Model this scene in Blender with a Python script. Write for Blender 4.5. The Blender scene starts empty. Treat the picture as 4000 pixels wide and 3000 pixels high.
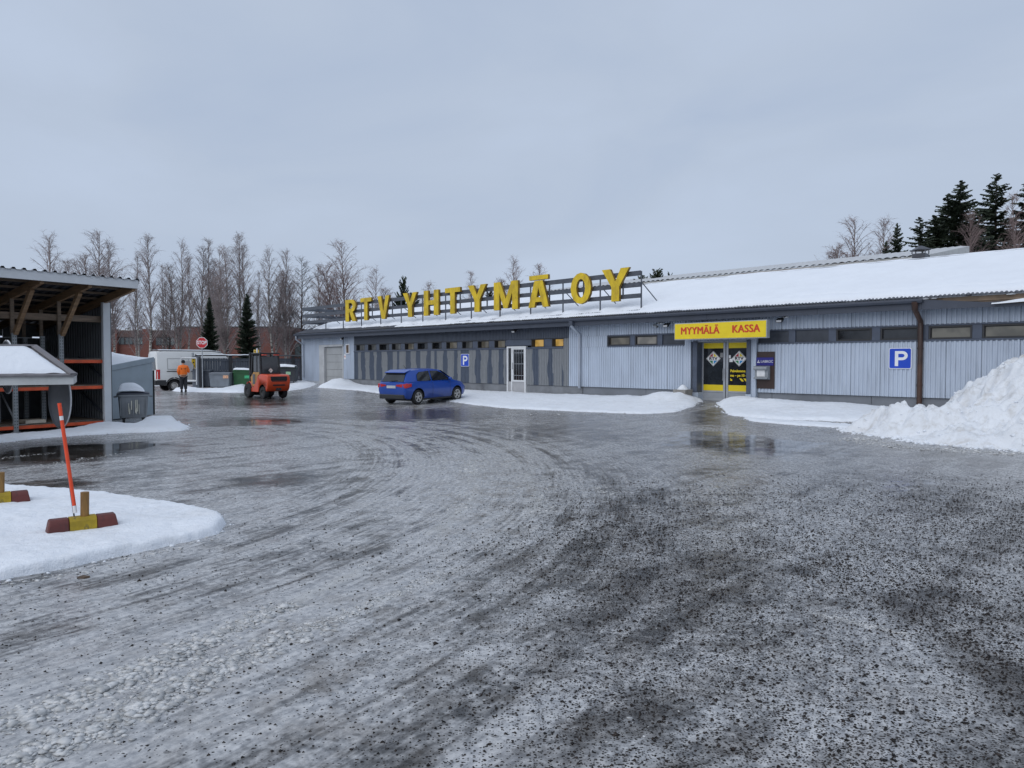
import bpy, bmesh, math, random
import numpy as np
from mathutils import Vector, Matrix
random.seed(7)
rng = np.random.default_rng(11)
sc = bpy.context.scene
C = sc.collection
R = math.radians

# ------------------------------------------------------------------ camera, sky, sun, exposure
EYE = 1.70
FPX, W4, H4 = 2771.0, 4000.0, 3000.0          # focal length in photo pixels
HORIZ = 1413.0
PITCH = math.atan((H4/2-HORIZ)/FPX)
cam = bpy.data.cameras.new('camera')
camo = bpy.data.objects.new('camera', cam); C.objects.link(camo)
camo.location = (0, 0, EYE); camo.rotation_euler = (R(90)-PITCH, 0, 0)
cam.sensor_width = 36.0; cam.lens = FPX/W4*36.0
cam.clip_start = 0.05; cam.clip_end = 4000
sc.camera = camo

SUN_EL, SUN_AZ = R(44), R(222)                 # azimuth measured from +Y clockwise
world = bpy.data.worlds.new('World'); sc.world = world; world.use_nodes = True
wt = world.node_tree; wt.nodes.clear()
def wn(t, **k):
    n = wt.nodes.new(t)
    for a, b in k.items(): setattr(n, a, b)
    return n
wo = wn('ShaderNodeOutputWorld'); bg = wn('ShaderNodeBackground'); bg.inputs['Strength'].default_value = 0.1
skyn = wn('ShaderNodeTexSky', sky_type='NISHITA', sun_disc=False, sun_elevation=SUN_EL, sun_rotation=SUN_AZ)
skyn.air_density = 1.0; skyn.dust_density = 3.0
tc = wn('ShaderNodeTexCoord'); mp = wn('ShaderNodeMapping'); mp.inputs['Scale'].default_value = (1.6, 1.6, 4.2)
mp.inputs['Rotation'].default_value = (0.12, -0.2, 0.4)
n1 = wn('ShaderNodeTexNoise'); n1.inputs['Scale'].default_value = 1.3; n1.inputs['Detail'].default_value = 5; n1.inputs['Roughness'].default_value = 0.5
n1.inputs['Distortion'].default_value = 0.5
cr = wn('ShaderNodeValToRGB')
cr.color_ramp.elements[0].position = 0.30; cr.color_ramp.elements[0].color = (4.45, 5.32, 6.85, 1)
cr.color_ramp.elements[1].position = 0.72; cr.color_ramp.elements[1].color = (5.35, 6.25, 7.80, 1)
e = cr.color_ramp.elements.new(0.5); e.color = (4.95, 5.77, 7.15, 1)
mxs = wn('ShaderNodeMix', data_type='RGBA'); mxs.inputs['Factor'].default_value = 0.93
wt.links.new(tc.outputs['Generated'], mp.inputs['Vector']); wt.links.new(mp.outputs[0], n1.inputs['Vector'])
wt.links.new(n1.outputs['Fac'], cr.inputs[0]); wt.links.new(skyn.outputs[0], mxs.inputs['A']); wt.links.new(cr.outputs[0], mxs.inputs['B'])
wt.links.new(mxs.outputs['Result'], bg.inputs['Color']); wt.links.new(bg.outputs[0], wo.inputs[0])

sun = bpy.data.lights.new('sun', 'SUN'); sun.energy = 1.3; sun.angle = R(80); sun.color = (1.0, 0.985, 0.97)
suno = bpy.data.objects.new('sun', sun); C.objects.link(suno)
sd = Vector((math.sin(SUN_AZ)*math.cos(SUN_EL), math.cos(SUN_AZ)*math.cos(SUN_EL), math.sin(SUN_EL)))
suno.rotation_euler = (-sd).to_track_quat('-Z', 'Y').to_euler(); suno.location = (0, -10, 40)
vs = sc.view_settings
sc.display_settings.display_device = 'sRGB'
vs.view_transform = 'Standard'; vs.look = 'None'; vs.gamma = 1; vs.use_curve_mapping = False; vs.exposure = 0.0
sc.render.engine = 'CYCLES'
sc.cycles.max_bounces = 6; sc.cycles.diffuse_bounces = 3; sc.cycles.glossy_bounces = 3; sc.cycles.transmission_bounces = 3
sc.cycles.transparent_max_bounces = 6
sc.cycles.caustics_reflective = False; sc.cycles.caustics_refractive = False

# ------------------------------------------------------------------ survey helpers: photo column -> place on the ground or on a plane of the shop front
O2 = Vector((7.49, 26.3)); TH = math.atan2(-0.715, 0.699)
DV = Vector((math.cos(TH), math.sin(TH))); IV = Vector((-math.sin(TH), math.cos(TH)))   # along the front (to the right), into the building
def U(px): return (px-2000)/FPX
def fs(px, off=0.0):
    u = U(px); o = O2+IV*off
    return (u*o.y-o.x)/(DV.x-u*DV.y)
def fz(px, py, off=0.0):
    s = fs(px, off); yy = O2.y+IV.y*off+DV.y*s
    return EYE+(HORIZ-py)/FPX*yy
def fw(s, off=0.0):
    p = O2+IV*off+DV*s
    return (p.x, p.y)
def gp(px, py, h=0.0):
    a = PITCH+math.atan((py-H4/2)/FPX)
    y = (EYE-h)/math.tan(a)
    d = y*math.cos(PITCH)+(EYE-h)*math.sin(PITCH)
    return (U(px)*d, y)
def at(px, Y): return U(px)*Y
def hz(py, Y): return EYE+(HORIZ-py)/FPX*Y
def sst(t):
    t = np.clip(t, 0, 1); return t*t*(3-2*t)

def _h(ix, iy, s):
    n = (ix*374761393+iy*668265263+s*974711)&0xffffffff
    n = ((n^(n>>13))*1274126177)&0xffffffff
    return ((n^(n>>16))&0xffff)/65535.0
def vnoise(x, y, s=0):
    x = np.asarray(x, float); y = np.asarray(y, float)
    ix = np.floor(x).astype(np.int64); iy = np.floor(y).astype(np.int64)
    fx = x-ix; fy = y-iy; fx = fx*fx*(3-2*fx); fy = fy*fy*(3-2*fy)
    a = _h(ix, iy, s); b = _h(ix+1, iy, s); c = _h(ix, iy+1, s); d = _h(ix+1, iy+1, s)
    return (a*(1-fx)+b*fx)*(1-fy)+(c*(1-fx)+d*fx)*fy
def fbm(x, y, s=0, o=4, g=0.5):
    t = 0; a = 1; n = 0
    for i in range(o):
        t = t+a*vnoise(x*2**i+17.3*i, y*2**i+9.1*i, s+i); n += a; a *= g
    return t/n
def G(x, y):
    x = np.asarray(x, float); y = np.asarray(y, float)
    ax = x-O2.x; ay = y-O2.y
    s = ax*DV.x+ay*DV.y; q = -(ax*IV.x+ay*IV.y)
    g = 0.24*sst((4.6-q)/4.3)*sst((s+36)/3)
    g = g-0.09*np.exp(-((x+3.9)**2+(y-29)**2)/36.0)
    g = g-0.2*sst((y-41)/4)*sst((-15.5-x)/3)*(1-sst((y-60)/10))
    return g
def Gf(x, y): return float(G(x, y))

# ------------------------------------------------------------------ mesh builder
class MB:
    def __init__(s): s.v = []; s.f = []; s.m = []
    def add(s, vs_, fs_, mi=0):
        o = len(s.v); s.v += [tuple(p) for p in vs_]
        for f in fs_: s.f.append(tuple(o+i for i in f)); s.m.append(mi)
        return s
    def box(s, x0, x1, y0, y1, z0, z1, mi=0):
        return s.add([(x0,y0,z0),(x1,y0,z0),(x1,y1,z0),(x0,y1,z0),(x0,y0,z1),(x1,y0,z1),(x1,y1,z1),(x0,y1,z1)],
            [(3,2,1,0),(4,5,6,7),(0,1,5,4),(1,2,6,5),(2,3,7,6),(3,0,4,7)], mi)
    def bar(s, p, q, w, h, mi=0, up=(0,0,1)):
        p = Vector(p); q = Vector(q); d = (q-p).normalized(); up = Vector(up)
        if abs(d.dot(up)) > 0.98: up = Vector((0,1,0))
        a = d.cross(up).normalized()*w/2; b = a.cross(d).normalized()*h/2
        vv = [p-a-b,p+a-b,p+a+b,p-a+b,q-a-b,q+a-b,q+a+b,q-a+b]
        return s.add(vv, [(0,1,2,3),(7,6,5,4),(0,4,5,1),(1,5,6,2),(2,6,7,3),(3,7,4,0)], mi)
    def tube(s, pts, rad, n=8, mi=0, cap=True):
        pts = [Vector(p) for p in pts]; k = len(pts)
        if not hasattr(rad, '__len__'): rad = [rad]*k
        rings = []; ref = None
        for i, p in enumerate(pts):
            d = (pts[min(i+1,k-1)]-pts[max(i-1,0)]).normalized()
            if ref is None:
                ref = Vector((1,0,0)) if abs(d.x) < 0.9 else Vector((0,1,0))
            a = d.cross(ref).normalized(); b = d.cross(a); ref = -(d.cross(a)).cross(d).cross(d) if False else ref
            rings.append([p+(a*math.cos(2*math.pi*j/n)+b*math.sin(2*math.pi*j/n))*rad[i] for j in range(n)])
        vv = [q for r_ in rings for q in r_]; ff = []
        for i in range(k-1):
            for j in range(n):
                j2 = (j+1)%n; ff.append((i*n+j, i*n+j2, (i+1)*n+j2, (i+1)*n+j))
        if cap: ff.append(tuple(range(n-1,-1,-1))); ff.append(tuple((k-1)*n+j for j in range(n)))
        return s.add(vv, ff, mi)
    def cyl(s, p, q, r, n=12, mi=0): return s.tube([p, q], r, n, mi)
    def prism(s, poly, y0, y1, mi=0, plane='xz'):
        n = len(poly)
        if plane == 'xz': vv = [(a,y0,b) for a,b in poly]+[(a,y1,b) for a,b in poly]
        elif plane == 'yz': vv = [(y0,a,b) for a,b in poly]+[(y1,a,b) for a,b in poly]
        else: vv = [(a,b,y0) for a,b in poly]+[(a,b,y1) for a,b in poly]
        ff = [tuple(range(n)), tuple(range(2*n-1,n-1,-1))]+[(i,(i+1)%n,n+(i+1)%n,n+i)[::-1] for i in range(n)]
        return s.add(vv, ff, mi)
    def ringprism(s, outer, inner, y0, y1, mi=0):
        n = len(outer)
        vv = [(a,y0,b) for a,b in outer]+[(a,y0,b) for a,b in inner]+[(a,y1,b) for a,b in outer]+[(a,y1,b) for a,b in inner]
        ff = []
        for i in range(n):
            j = (i+1)%n
            ff += [(i,j,n+j,n+i),(2*n+j,2*n+i,3*n+i,3*n+j),(j,i,2*n+i,2*n+j),(n+i,n+j,3*n+j,3*n+i)]
        return s.add(vv, ff, mi)
    def lathe(s, prof, n=16, mi=0, axis='z', c=(0,0,0), cap=True):
        vv = []; k = len(prof)
        for r_, z in prof:
            for j in range(n):
                a = 2*math.pi*j/n
                if axis == 'z': vv.append((c[0]+r_*math.cos(a), c[1]+r_*math.sin(a), c[2]+z))
                elif axis == 'y': vv.append((c[0]+r_*math.cos(a), c[1]+z, c[2]+r_*math.sin(a)))
                else: vv.append((c[0]+z, c[1]+r_*math.cos(a), c[2]+r_*math.sin(a)))
        ff = [(i*n+j, i*n+(j+1)%n, (i+1)*n+(j+1)%n, (i+1)*n+j) for i in range(k-1) for j in range(n)]
        if cap: ff += [tuple(range(n-1,-1,-1)), tuple((k-1)*n+j for j in range(n))]
        return s.add(vv, ff, mi)
    def loft(s, rings, mi=0, cap=True, closed=True):
        n = len(rings[0]); vv = [p for r_ in rings for p in r_]; ff = []
        for i in range(len(rings)-1):
            for j in range(n if closed else n-1):
                ff.append((i*n+j, i*n+(j+1)%n, (i+1)*n+(j+1)%n, (i+1)*n+j))
        if cap: ff += [tuple(range(n-1,-1,-1)), tuple((len(rings)-1)*n+j for j in range(n))]
        return s.add(vv, ff, mi)
    def grid(s, X, Y, Z, keep=None, mi=0):
        a, b = X.shape
        vv = list(zip(X.ravel().tolist(), Y.ravel().tolist(), Z.ravel().tolist())); ff = []
        for i in range(a-1):
            for j in range(b-1):
                if keep is None or keep[i, j]:
                    ff.append((i*b+j, i*b+j+1, (i+1)*b+j+1, (i+1)*b+j))
        return s.add(vv, ff, mi)
    def mesh(s, name, mats, smooth=False, bevel=0, fix=True, seg=1):
        me = bpy.data.meshes.new(name); me.from_pydata(s.v, [], s.f)
        for m in (mats if isinstance(mats, (list, tuple)) else [mats]): me.materials.append(m)
        me.polygons.foreach_set('material_index', s.m)
        if bevel or fix:
            bm = bmesh.new(); bm.from_mesh(me)
            bmesh.ops.recalc_face_normals(bm, faces=bm.faces)
            if bevel:
                es = [e for e in bm.edges if e.is_manifold and e.calc_face_angle(0) > 0.5]
                bmesh.ops.bevel(bm, geom=es, offset=bevel, segments=seg, affect='EDGES', profile=0.6, clamp_overlap=True)
            bm.to_mesh(me); bm.free()
        if smooth:
            me.polygons.foreach_set('use_smooth', [True]*len(me.polygons))
            if smooth != 'all':
                me.set_sharp_from_angle(angle=R(smooth if smooth is not True else 40))
        me.update(); return me
    def build(s, name, mats, parent=None, **k):
        o = bpy.data.objects.new(name, s.mesh(name, mats, **k)); C.objects.link(o); o.parent = parent
        return o
def tag(o, label=None, cat=None, group=None, kind=None):
    if label: o['label'] = label
    if cat: o['category'] = cat
    if group: o['group'] = group
    if kind: o['kind'] = kind
    return o
def thing(name, label, cat, loc=(0,0,0), rz=0, group=None):
    o = bpy.data.objects.new(name, None); C.objects.link(o); o.empty_display_size = 0.2
    o.location = loc; o.rotation_euler = (0,0,rz)
    return tag(o, label, cat, group)
def fthing(name, label, cat, s, off, z, group=None):
    x, y = fw(s, off)
    return thing(name, label, cat, (x, y, z), TH, group)
def dup(root, loc, rz, label=None, group=None, scale=None):
    def cp(o, parent):
        c = o.copy(); C.objects.link(c); c.parent = parent
        for ch in list(o.children): cp(ch, c)
        return c
    r_ = cp(root, None); r_.location = loc; r_.rotation_euler = (0,0,rz)
    if label: r_['label'] = label
    if group: r_['group'] = group
    if scale: r_.scale = scale
    return r_
def text_mesh(body, size, ext=0.004, bold=0.0, align='CENTER', sx=1.0, space=1.0):
    """lettering standing in the xz plane, facing -y, centred on the origin"""
    cu = bpy.data.curves.new('lettering', 'FONT'); cu.body = body; cu.size = size; cu.extrude = ext; cu.offset = bold
    cu.align_x = align; cu.align_y = 'CENTER'; cu.space_character = space; cu.resolution_u = 3
    o = bpy.data.objects.new('lettering', cu); C.objects.link(o)
    dg = bpy.context.evaluated_depsgraph_get(); dg.update()
    me = bpy.data.meshes.new_from_object(o.evaluated_get(dg))
    bpy.data.objects.remove(o); bpy.data.curves.remove(cu)
    for v in me.vertices: v.co = (v.co.x*sx, -v.co.z, v.co.y)
    return me
def lettering(body, size, m, parent, loc, name='lettering', heavy=0.0, **k):
    me = text_mesh(body, size, **k)
    if heavy:
        bm = bmesh.new()
        for i, dx_ in enumerate((-heavy, -heavy/3, heavy/3, heavy)):
            n0 = len(bm.verts); bm.from_mesh(me); bm.verts.ensure_lookup_table()
            for v in bm.verts[n0:]: v.co.x += dx_; v.co.y += 0.0004*i; v.co.z += heavy*0.4*(-1)**i
        bm.to_mesh(me); bm.free()
    me.materials.clear(); me.materials.append(m)
    o = bpy.data.objects.new(name, me); C.objects.link(o); o.parent = parent; o.location = loc
    return o

# ------------------------------------------------------------------ materials
MATS = {}
class NT:
    def __init__(s, name):
        s.m = bpy.data.materials.new(name); s.m.use_nodes = True; s.t = s.m.node_tree
        s.b = s.t.nodes['Principled BSDF']; s.tc = None
    def n(s, t, **k):
        n = s.t.nodes.new(t)
        for a, b in k.items(): setattr(n, a, b)
        return n
    def l(s, a, b): s.t.links.new(a, b)
    def coord(s, k='Object'):
        if s.tc is None: s.tc = s.n('ShaderNodeTexCoord')
        return s.tc.outputs[k]
    def noise(s, vec, scale, det=3, rough=0.5, dist=0.0, map_=None):
        if map_ is not None:
            mp_ = s.n('ShaderNodeMapping'); mp_.inputs['Scale'].default_value = map_; s.l(vec, mp_.inputs[0]); vec = mp_.outputs[0]
        n = s.n('ShaderNodeTexNoise'); n.inputs['Scale'].default_value = scale; n.inputs['Detail'].default_value = det
        n.inputs['Roughness'].default_value = rough; n.inputs['Distortion'].default_value = dist
        s.l(vec, n.inputs['Vector']); return n.outputs['Fac']
    def math(s, op, a, b=None, clamp=False):
        n = s.n('ShaderNodeMath', operation=op); n.use_clamp = clamp
        for i, x in enumerate((a, b)):
            if x is None: continue
            if hasattr(x, 'links'): s.l(x, n.inputs[i])
            else: n.inputs[i].default_value = x
        return n.outputs[0]
    def ramp(s, x, lo, hi, a=0.0, b=1.0):
        n = s.n('ShaderNodeMapRange'); n.interpolation_type = 'SMOOTHSTEP'
        for i, q in ((1, lo), (2, hi), (3, a), (4, b)): n.inputs[i].default_value = q
        s.l(x, n.inputs[0]); return n.outputs[0]
    def mix(s, f, a, b, blend='MIX'):
        n = s.n('ShaderNodeMix', data_type='RGBA', blend_type=blend)
        for nm, x in (('Factor', f), ('A', a), ('B', b)):
            if hasattr(x, 'links'): s.l(x, n.inputs[nm])
            else: n.inputs[nm].default_value = x if nm == 'Factor' else (*x[:3], 1)
        return n.outputs['Result']
    def bump(s, h, dist=0.01, strength=1.0):
        n = s.n('ShaderNodeBump'); n.inputs['Distance'].default_value = dist; n.inputs['Strength'].default_value = strength
        s.l(h, n.inputs['Height']); s.l(n.outputs[0], s.b.inputs['Normal']); return n
    def col(s, x):
        if hasattr(x, 'links'): s.l(x, s.b.inputs['Base Color'])
        else: s.b.inputs['Base Color'].default_value = (*x[:3], 1)
    def rough(s, x):
        if hasattr(x, 'links'): s.l(x, s.b.inputs['Roughness'])
        else: s.b.inputs['Roughness'].default_value = x
    def attr(s, name):
        n = s.n('ShaderNodeAttribute'); n.attribute_name = name; return n.outputs['Fac']
def pm(name, col, rough=0.6, var=0.15, scale=3.0, metal=0.0, bump=0.0, bscale=60, dirt=None, damt=0.4, dscale=1.2, stretch=None, spec=None, coat=0.0):
    if name in MATS: return MATS[name]
    t = NT(name); v = t.coord()
    n1 = t.noise(v, scale, 4, 0.6, map_=stretch)
    lo = tuple(c*(1-var) for c in col); hi = tuple(min(1, c*(1+var)) for c in col)
    c = t.mix(t.ramp(n1, 0.3, 0.7), lo, hi)
    if dirt:
        n2 = t.noise(v, dscale, 6, 0.65, 0.4, map_=stretch)
        c = t.mix(t.ramp(n2, 0.52, 0.72, 0, damt), c, dirt)
    t.col(c); t.rough(t.ramp(n1, 0.25, 0.75, max(0.02, rough-0.08), min(1, rough+0.08)))
    t.b.inputs['Metallic'].default_value = metal
    if spec is not None: t.b.inputs['Specular IOR Level'].default_value = spec
    if coat: t.b.inputs['Coat Weight'].default_value = coat; t.b.inputs['Coat Roughness'].default_value = 0.05
    if bump: t.bump(t.noise(v, bscale, 3), bump)
    MATS[name] = t.m; return t.m
def emis(name, col, strength, base=(0.05,0.05,0.05), rough=0.06):
    t = NT(name); t.col(base); t.rough(rough)
    n = t.noise(t.coord(), 2.2, 3); c = t.mix(t.ramp(n, 0.35, 0.65), tuple(x*0.55 for x in col), col)
    t.l(c, t.b.inputs['Emission Color']); t.b.inputs['Emission Strength'].default_value = strength
    MATS[name] = t.m; return t.m

def siding_mat(name, col, dark, grime=0.35):
    t = NT(name); v = t.coord()
    a = t.noise(v, 1.3, 5, 0.6, map_=(1, 1, 0.5)); b = t.noise(v, 9, 4, 0.6, map_=(1.5, 1, 0.06))
    c = t.mix(t.ramp(a, 0.3, 0.7), tuple(x*0.93 for x in col), tuple(x*1.06 for x in col))
    c = t.mix(t.ramp(b, 0.50, 0.80, 0, grime), c, dark)
    chips = t.noise(v, 14, 3, 0.7, map_=(1, 1, 0.4))
    c = t.mix(t.ramp(chips, 0.74, 0.78, 0, 0.7), c, dark)
    t.col(c); t.rough(0.55); t.bump(t.noise(v, 40, 2), 0.002)
    MATS[name] = t.m; return t.m
M_LIGHT = siding_mat('light_siding_paint', (0.47, 0.53, 0.62), (0.17, 0.19, 0.23), 0.5)
M_FASCIA = pm('dark_blue_grey_paint', (0.052, 0.062, 0.086), 0.5, 0.12, 2.0, dirt=(0.09,0.10,0.12), damt=0.25, stretch=(1,1,0.3), bump=0.002)
M_FRAME = pm('window_band_paint', (0.075, 0.092, 0.13), 0.5, 0.12, 3.0, dirt=(0.04,0.045,0.055), damt=0.3)
M_DARKFR = pm('dark_brown_frame', (0.03, 0.03, 0.033), 0.45)
M_ROOF = pm('dark_roof_sheet', (0.06, 0.065, 0.08), 0.45, 0.2, 4.0)
M_CONC = pm('plinth_concrete', (0.20, 0.21, 0.225), 0.8, 0.18, 1.5, dirt=(0.085,0.09,0.10), damt=0.8, dscale=0.7, bump=0.004, bscale=30)
M_PLRIGHT = pm('plinth_board_grey', (0.20, 0.215, 0.24), 0.65, 0.1, 1.0, dirt=(0.11,0.12,0.135), damt=0.5, dscale=0.5)
M_WHITE = pm('white_paint', (0.72, 0.73, 0.74), 0.45, 0.05, 3, dirt=(0.45,0.43,0.40), damt=0.3)
M_GREYALU = pm('grey_aluminium', (0.42, 0.44, 0.47), 0.4, 0.06, 3, metal=0.3)
M_YELLOW = pm('yellow_sign_face', (0.82, 0.62, 0.015), 0.4, 0.05, 2)
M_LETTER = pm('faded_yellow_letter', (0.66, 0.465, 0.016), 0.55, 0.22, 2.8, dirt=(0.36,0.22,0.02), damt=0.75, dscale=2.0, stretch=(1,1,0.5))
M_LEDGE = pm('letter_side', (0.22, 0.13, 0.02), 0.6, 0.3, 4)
M_RED = pm('red_lettering', (0.60, 0.055, 0.02), 0.4, 0.05)
M_BLUE = pm('parking_blue', (0.006, 0.06, 0.50), 0.35, 0.05)
M_SIGNW = pm('sign_white', (0.80, 0.81, 0.82), 0.35, 0.03)
M_STEEL = pm('galvanised_steel', (0.36, 0.38, 0.40), 0.45, 0.15, 8, metal=0.5)
M_DSTEEL = pm('dark_painted_steel', (0.075, 0.085, 0.105), 0.5, 0.2, 5)
M_RUSTP = pm('brown_downspout', (0.045, 0.024, 0.018), 0.4, 0.25, 3, dirt=(0.12,0.055,0.03), damt=0.4)
M_WOOD = pm('weathered_timber', (0.25, 0.155, 0.085), 0.75, 0.3, 6, stretch=(0.3,0.3,3), dirt=(0.10,0.065,0.045), damt=0.5)
M_WOOD2 = pm('grey_timber', (0.20, 0.15, 0.11), 0.75, 0.3, 6, stretch=(0.4,3,3))
M_SOFF = pm('brown_soffit', (0.20, 0.145, 0.10), 0.7, 0.25, 4, dirt=(0.08,0.05,0.035), damt=0.5)
M_BLACK = pm('black_rubber', (0.018, 0.018, 0.019), 0.75, 0.25, 8)
M_PLASTIC = pm('black_plastic', (0.025, 0.026, 0.028), 0.5, 0.2, 8)
M_GLASS = pm('dark_window_glass', (0.022, 0.025, 0.030), 0.06, 0.4, 1.2, spec=0.7)
M_GLASSB = pm('blind_window_board', (0.045, 0.052, 0.066), 0.35, 0.2, 2)
M_ORANGE = pm('rack_orange', (0.62, 0.085, 0.025), 0.5, 0.2, 4, dirt=(0.25,0.06,0.03), damt=0.4)
M_SHEDW = pm('shed_wall_sheet', (0.10, 0.108, 0.115), 0.5, 0.15, 2, dirt=(0.05,0.05,0.055), damt=0.4)
M_OFFWH = pm('off_white_board', (0.60, 0.61, 0.60), 0.55, 0.06, 2, dirt=(0.34,0.33,0.31), damt=0.35)
M_SHEDF = pm('pale_grey_fascia', (0.60, 0.62, 0.64), 0.5, 0.05, 2)
MLIT1 = emis('lit_window_warm', (1.0, 0.62, 0.16), 0.45, (0.03,0.025,0.01))
MLIT2 = emis('lit_window_dim', (0.42, 0.39, 0.32), 0.22, (0.03,0.03,0.03))

def snow_mat(name, dirt=0.0, tint=(0.80, 0.835, 0.885)):
    t = NT(name); v = t.coord()
    a = t.noise(v, 0.9, 5, 0.6); b = t.noise(v, 55, 3, 0.6); d = t.noise(v, 6.0, 5, 0.6)
    c = t.mix(t.ramp(a, 0.3, 0.7), tuple(x*0.96 for x in tint), tint)
    if dirt:
        e_ = t.noise(v, 1.7, 6, 0.7, 0.6)
        c = t.mix(t.ramp(e_, 0.48, 0.70, 0, dirt), c, (0.42, 0.39, 0.35))
        f_ = t.noise(v, 4.5, 5, 0.7); c = t.mix(t.ramp(f_, 0.50, 0.66, 0, dirt*0.7), c, (0.50, 0.49, 0.47))
        g_ = t.noise(v, 22, 3, 0.7)
        c = t.mix(t.ramp(g_, 0.70, 0.76, 0, dirt*1.2), c, (0.16, 0.14, 0.12))
    t.col(c); t.rough(0.75)
    t.b.inputs['Specular IOR Level'].default_value = 0.25
    h = t.math('ADD', t.math('MULTIPLY', b, 0.35), d)
    t.bump(h, 0.035, 0.75)
    MATS[name] = t.m; return t.m
M_SNOW = snow_mat('clean_snow'); M_SNOWB = snow_mat('bank_snow', 0.16, (0.79,0.825,0.875)); M_SNOWD = snow_mat('dirty_snow', 0.6, (0.76,0.785,0.82)); M_SNOWR = snow_mat('roof_snow_surface', 0, (0.80,0.835,0.885))
# ------------------------------------------------------------------ the ground: one sheet, fine near the camera
def graded(lo, hi, fine_lo, fine_hi, step, grow):
    a = list(np.arange(fine_lo, fine_hi+1e-6, step)); d = step
    while a[-1] < hi: d *= grow; a.append(a[-1]+d)
    d = step
    while a[0] > lo: d *= grow; a.insert(0, a[0]-d)
    return np.array(a)
gx = graded(-1600, 1600, -4.2, 5.2, 0.05, 1.045); gy = graded(-900, 2200, 2.4, 8.5, 0.05, 1.022)
GX, GY = np.meshgrid(gx, gy, indexing='ij')
FC = (-11.7, 10.7)                              # the point the wheel tracks turn about
rr = np.hypot(GX-FC[0], GY-FC[1]); th_ = np.arctan2(GY-FC[1], GX-FC[0])
GZ = G(GX, GY)
near = np.exp(-(np.hypot(GX, GY)/16)**2)
trk = fbm(rr*2.6, th_*2.2, 3, 3); trk2 = fbm(rr*9, th_*5, 8, 3)
flow = sst((rr-8.6)/1.0)*sst((15.2-rr)/3.5)*np.where((GY > 1) & (GX > -9), 1, 0)
lump = fbm(GX*1.7, GY*1.7, 21, 4)
RIDGES = [([(-60,2860),(0,2838),(443,2680),(791,2509),(1139,2363),(1400,2240)],0.055,0.020),([(-40,3030),(63,2983),(506,2806),(854,2604),(1266,2445),(1560,2320)],0.055,0.018),
    ([(1700,2080),(1850,1950),(1840,1800)],0.09,0.012),([(2060,2030),(2110,1960),(2060,1850)],0.08,0.014)]
def ridge_h(x, y):
    t_ = np.zeros_like(x, dtype=float)
    near_ = (y < 14) & (np.abs(x) < 7)
    if not near_.any(): return t_
    X_, Y_ = x[near_], y[near_]; acc = np.zeros_like(X_)
    for pix, w_, h_ in RIDGES:
        P_ = [gp(*p) for p in pix]; d = np.full(X_.shape, 9.0)
        for (ax, ay), (bx, by) in zip(P_[:-1], P_[1:]):
            ex, ey = bx-ax, by-ay; q_ = np.clip(((X_-ax)*ex+(Y_-ay)*ey)/(ex*ex+ey*ey), 0, 1); d = np.minimum(d, np.hypot(X_-ax-q_*ex, Y_-ay-q_*ey))
        d = d+0.05*(fbm(X_*6, Y_*6, 101, 3)-0.5)*2
        acc = np.maximum(acc, np.exp(-(np.maximum(d, 0)/w_)**2)*h_/0.02*(0.35+1.3*fbm(X_*3, Y_*3, 102, 3)))
    t_[near_] = acc; return t_
RID = ridge_h(GX, GY)
GZ = GZ+0.014*RID+near*((trk-0.5)*0.035*flow+(trk2-0.5)*0.014*flow+(lump-0.5)*0.030+(fbm(GX*7, GY*7, 5, 3)-0.5)*0.012)
def ground_detail(x, y):
    r_ = np.hypot(x-FC[0], y-FC[1]); t_ = np.arctan2(y-FC[1], x-FC[0])
    f = sst((r_-8.6)/1.0)*sst((15.2-r_)/3.5); nn = np.exp(-(np.hypot(x, y)/16)**2)
    x = np.atleast_1d(x); y = np.atleast_1d(y)
    return G(x, y)+0.014*ridge_h(x, y)+nn*((fbm(r_*2.6, t_*2.2, 3, 3)-0.5)*0.035*f+(fbm(r_*9, t_*5, 8, 3)-0.5)*0.014*f+(fbm(x*1.7, y*1.7, 21, 4)-0.5)*0.030+(fbm(x*7, y*7, 5, 3)-0.5)*0.012)
def blobs(lst, X=GX, Y=GY):
    t = np.zeros_like(X)
    for px, py, w, h, amp in lst:
        x0, y0 = gp(px, py); rx = w/FPX*y0/2; ry = h/FPX*y0*y0/EYE/2
        wob = (fbm(X*0.9, Y*0.9, 31, 3)-0.5)*1.1
        d = np.sqrt(((X-x0)/rx)**2+((Y-y0)/ry)**2)+wob
        t = t+amp*sst((1.35-d)/0.9)
    return t
base = fbm(GX*0.23, GY*0.16, 40, 4); mid = fbm(GX*0.9, GY*0.6, 44, 4)
ICE = 0.86+(base-0.5)*0.75+(mid-0.5)*0.45+(trk-0.5)*1.0*flow+0.35*RID
ICE += blobs([(800,2450,1800,700,0.35),(1150,1780,800,120,0.22),(1900,1900,800,320,0.50),(1500,2150,1000,300,0.18),(3050,2050,420,380,0.12),
    (3000,1800,500,60,0.12),(3900,1850,500,60,0.2),
    (250,1770,720,85,-0.85),(150,1900,500,70,-0.55),(1050,1875,330,60,-0.45),(1000,1565,500,40,-0.5),(1700,1610,520,50,-0.55),(2850,1640,520,50,-0.5),
    (2200,1680,600,70,-0.3),(3500,1930,700,160,-0.2),(4020,2700,420,1000,-0.5),(3650,2350,420,120,-0.15),(3000,2900,700,300,-0.05),(560,2010,500,110,-0.45),
    (300,2260,900,60,-0.35),(2850,1740,420,60,-0.25),(1150,1640,700,40,-0.2),(2350,1900,400,200,-0.10)])
PUD = blobs([(230,1765,640,80,1.0),(950,1648,700,34,0.9),(2850,1725,620,120,0.95),(2050,1690,420,60,0.7),(3180,2120,360,260,0.45),(1450,1670,600,40,0.5),(3540,1900,420,200,0.55),
    (2800,1880,900,240,0.42),(800,1720,500,30,0.5)])
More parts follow.
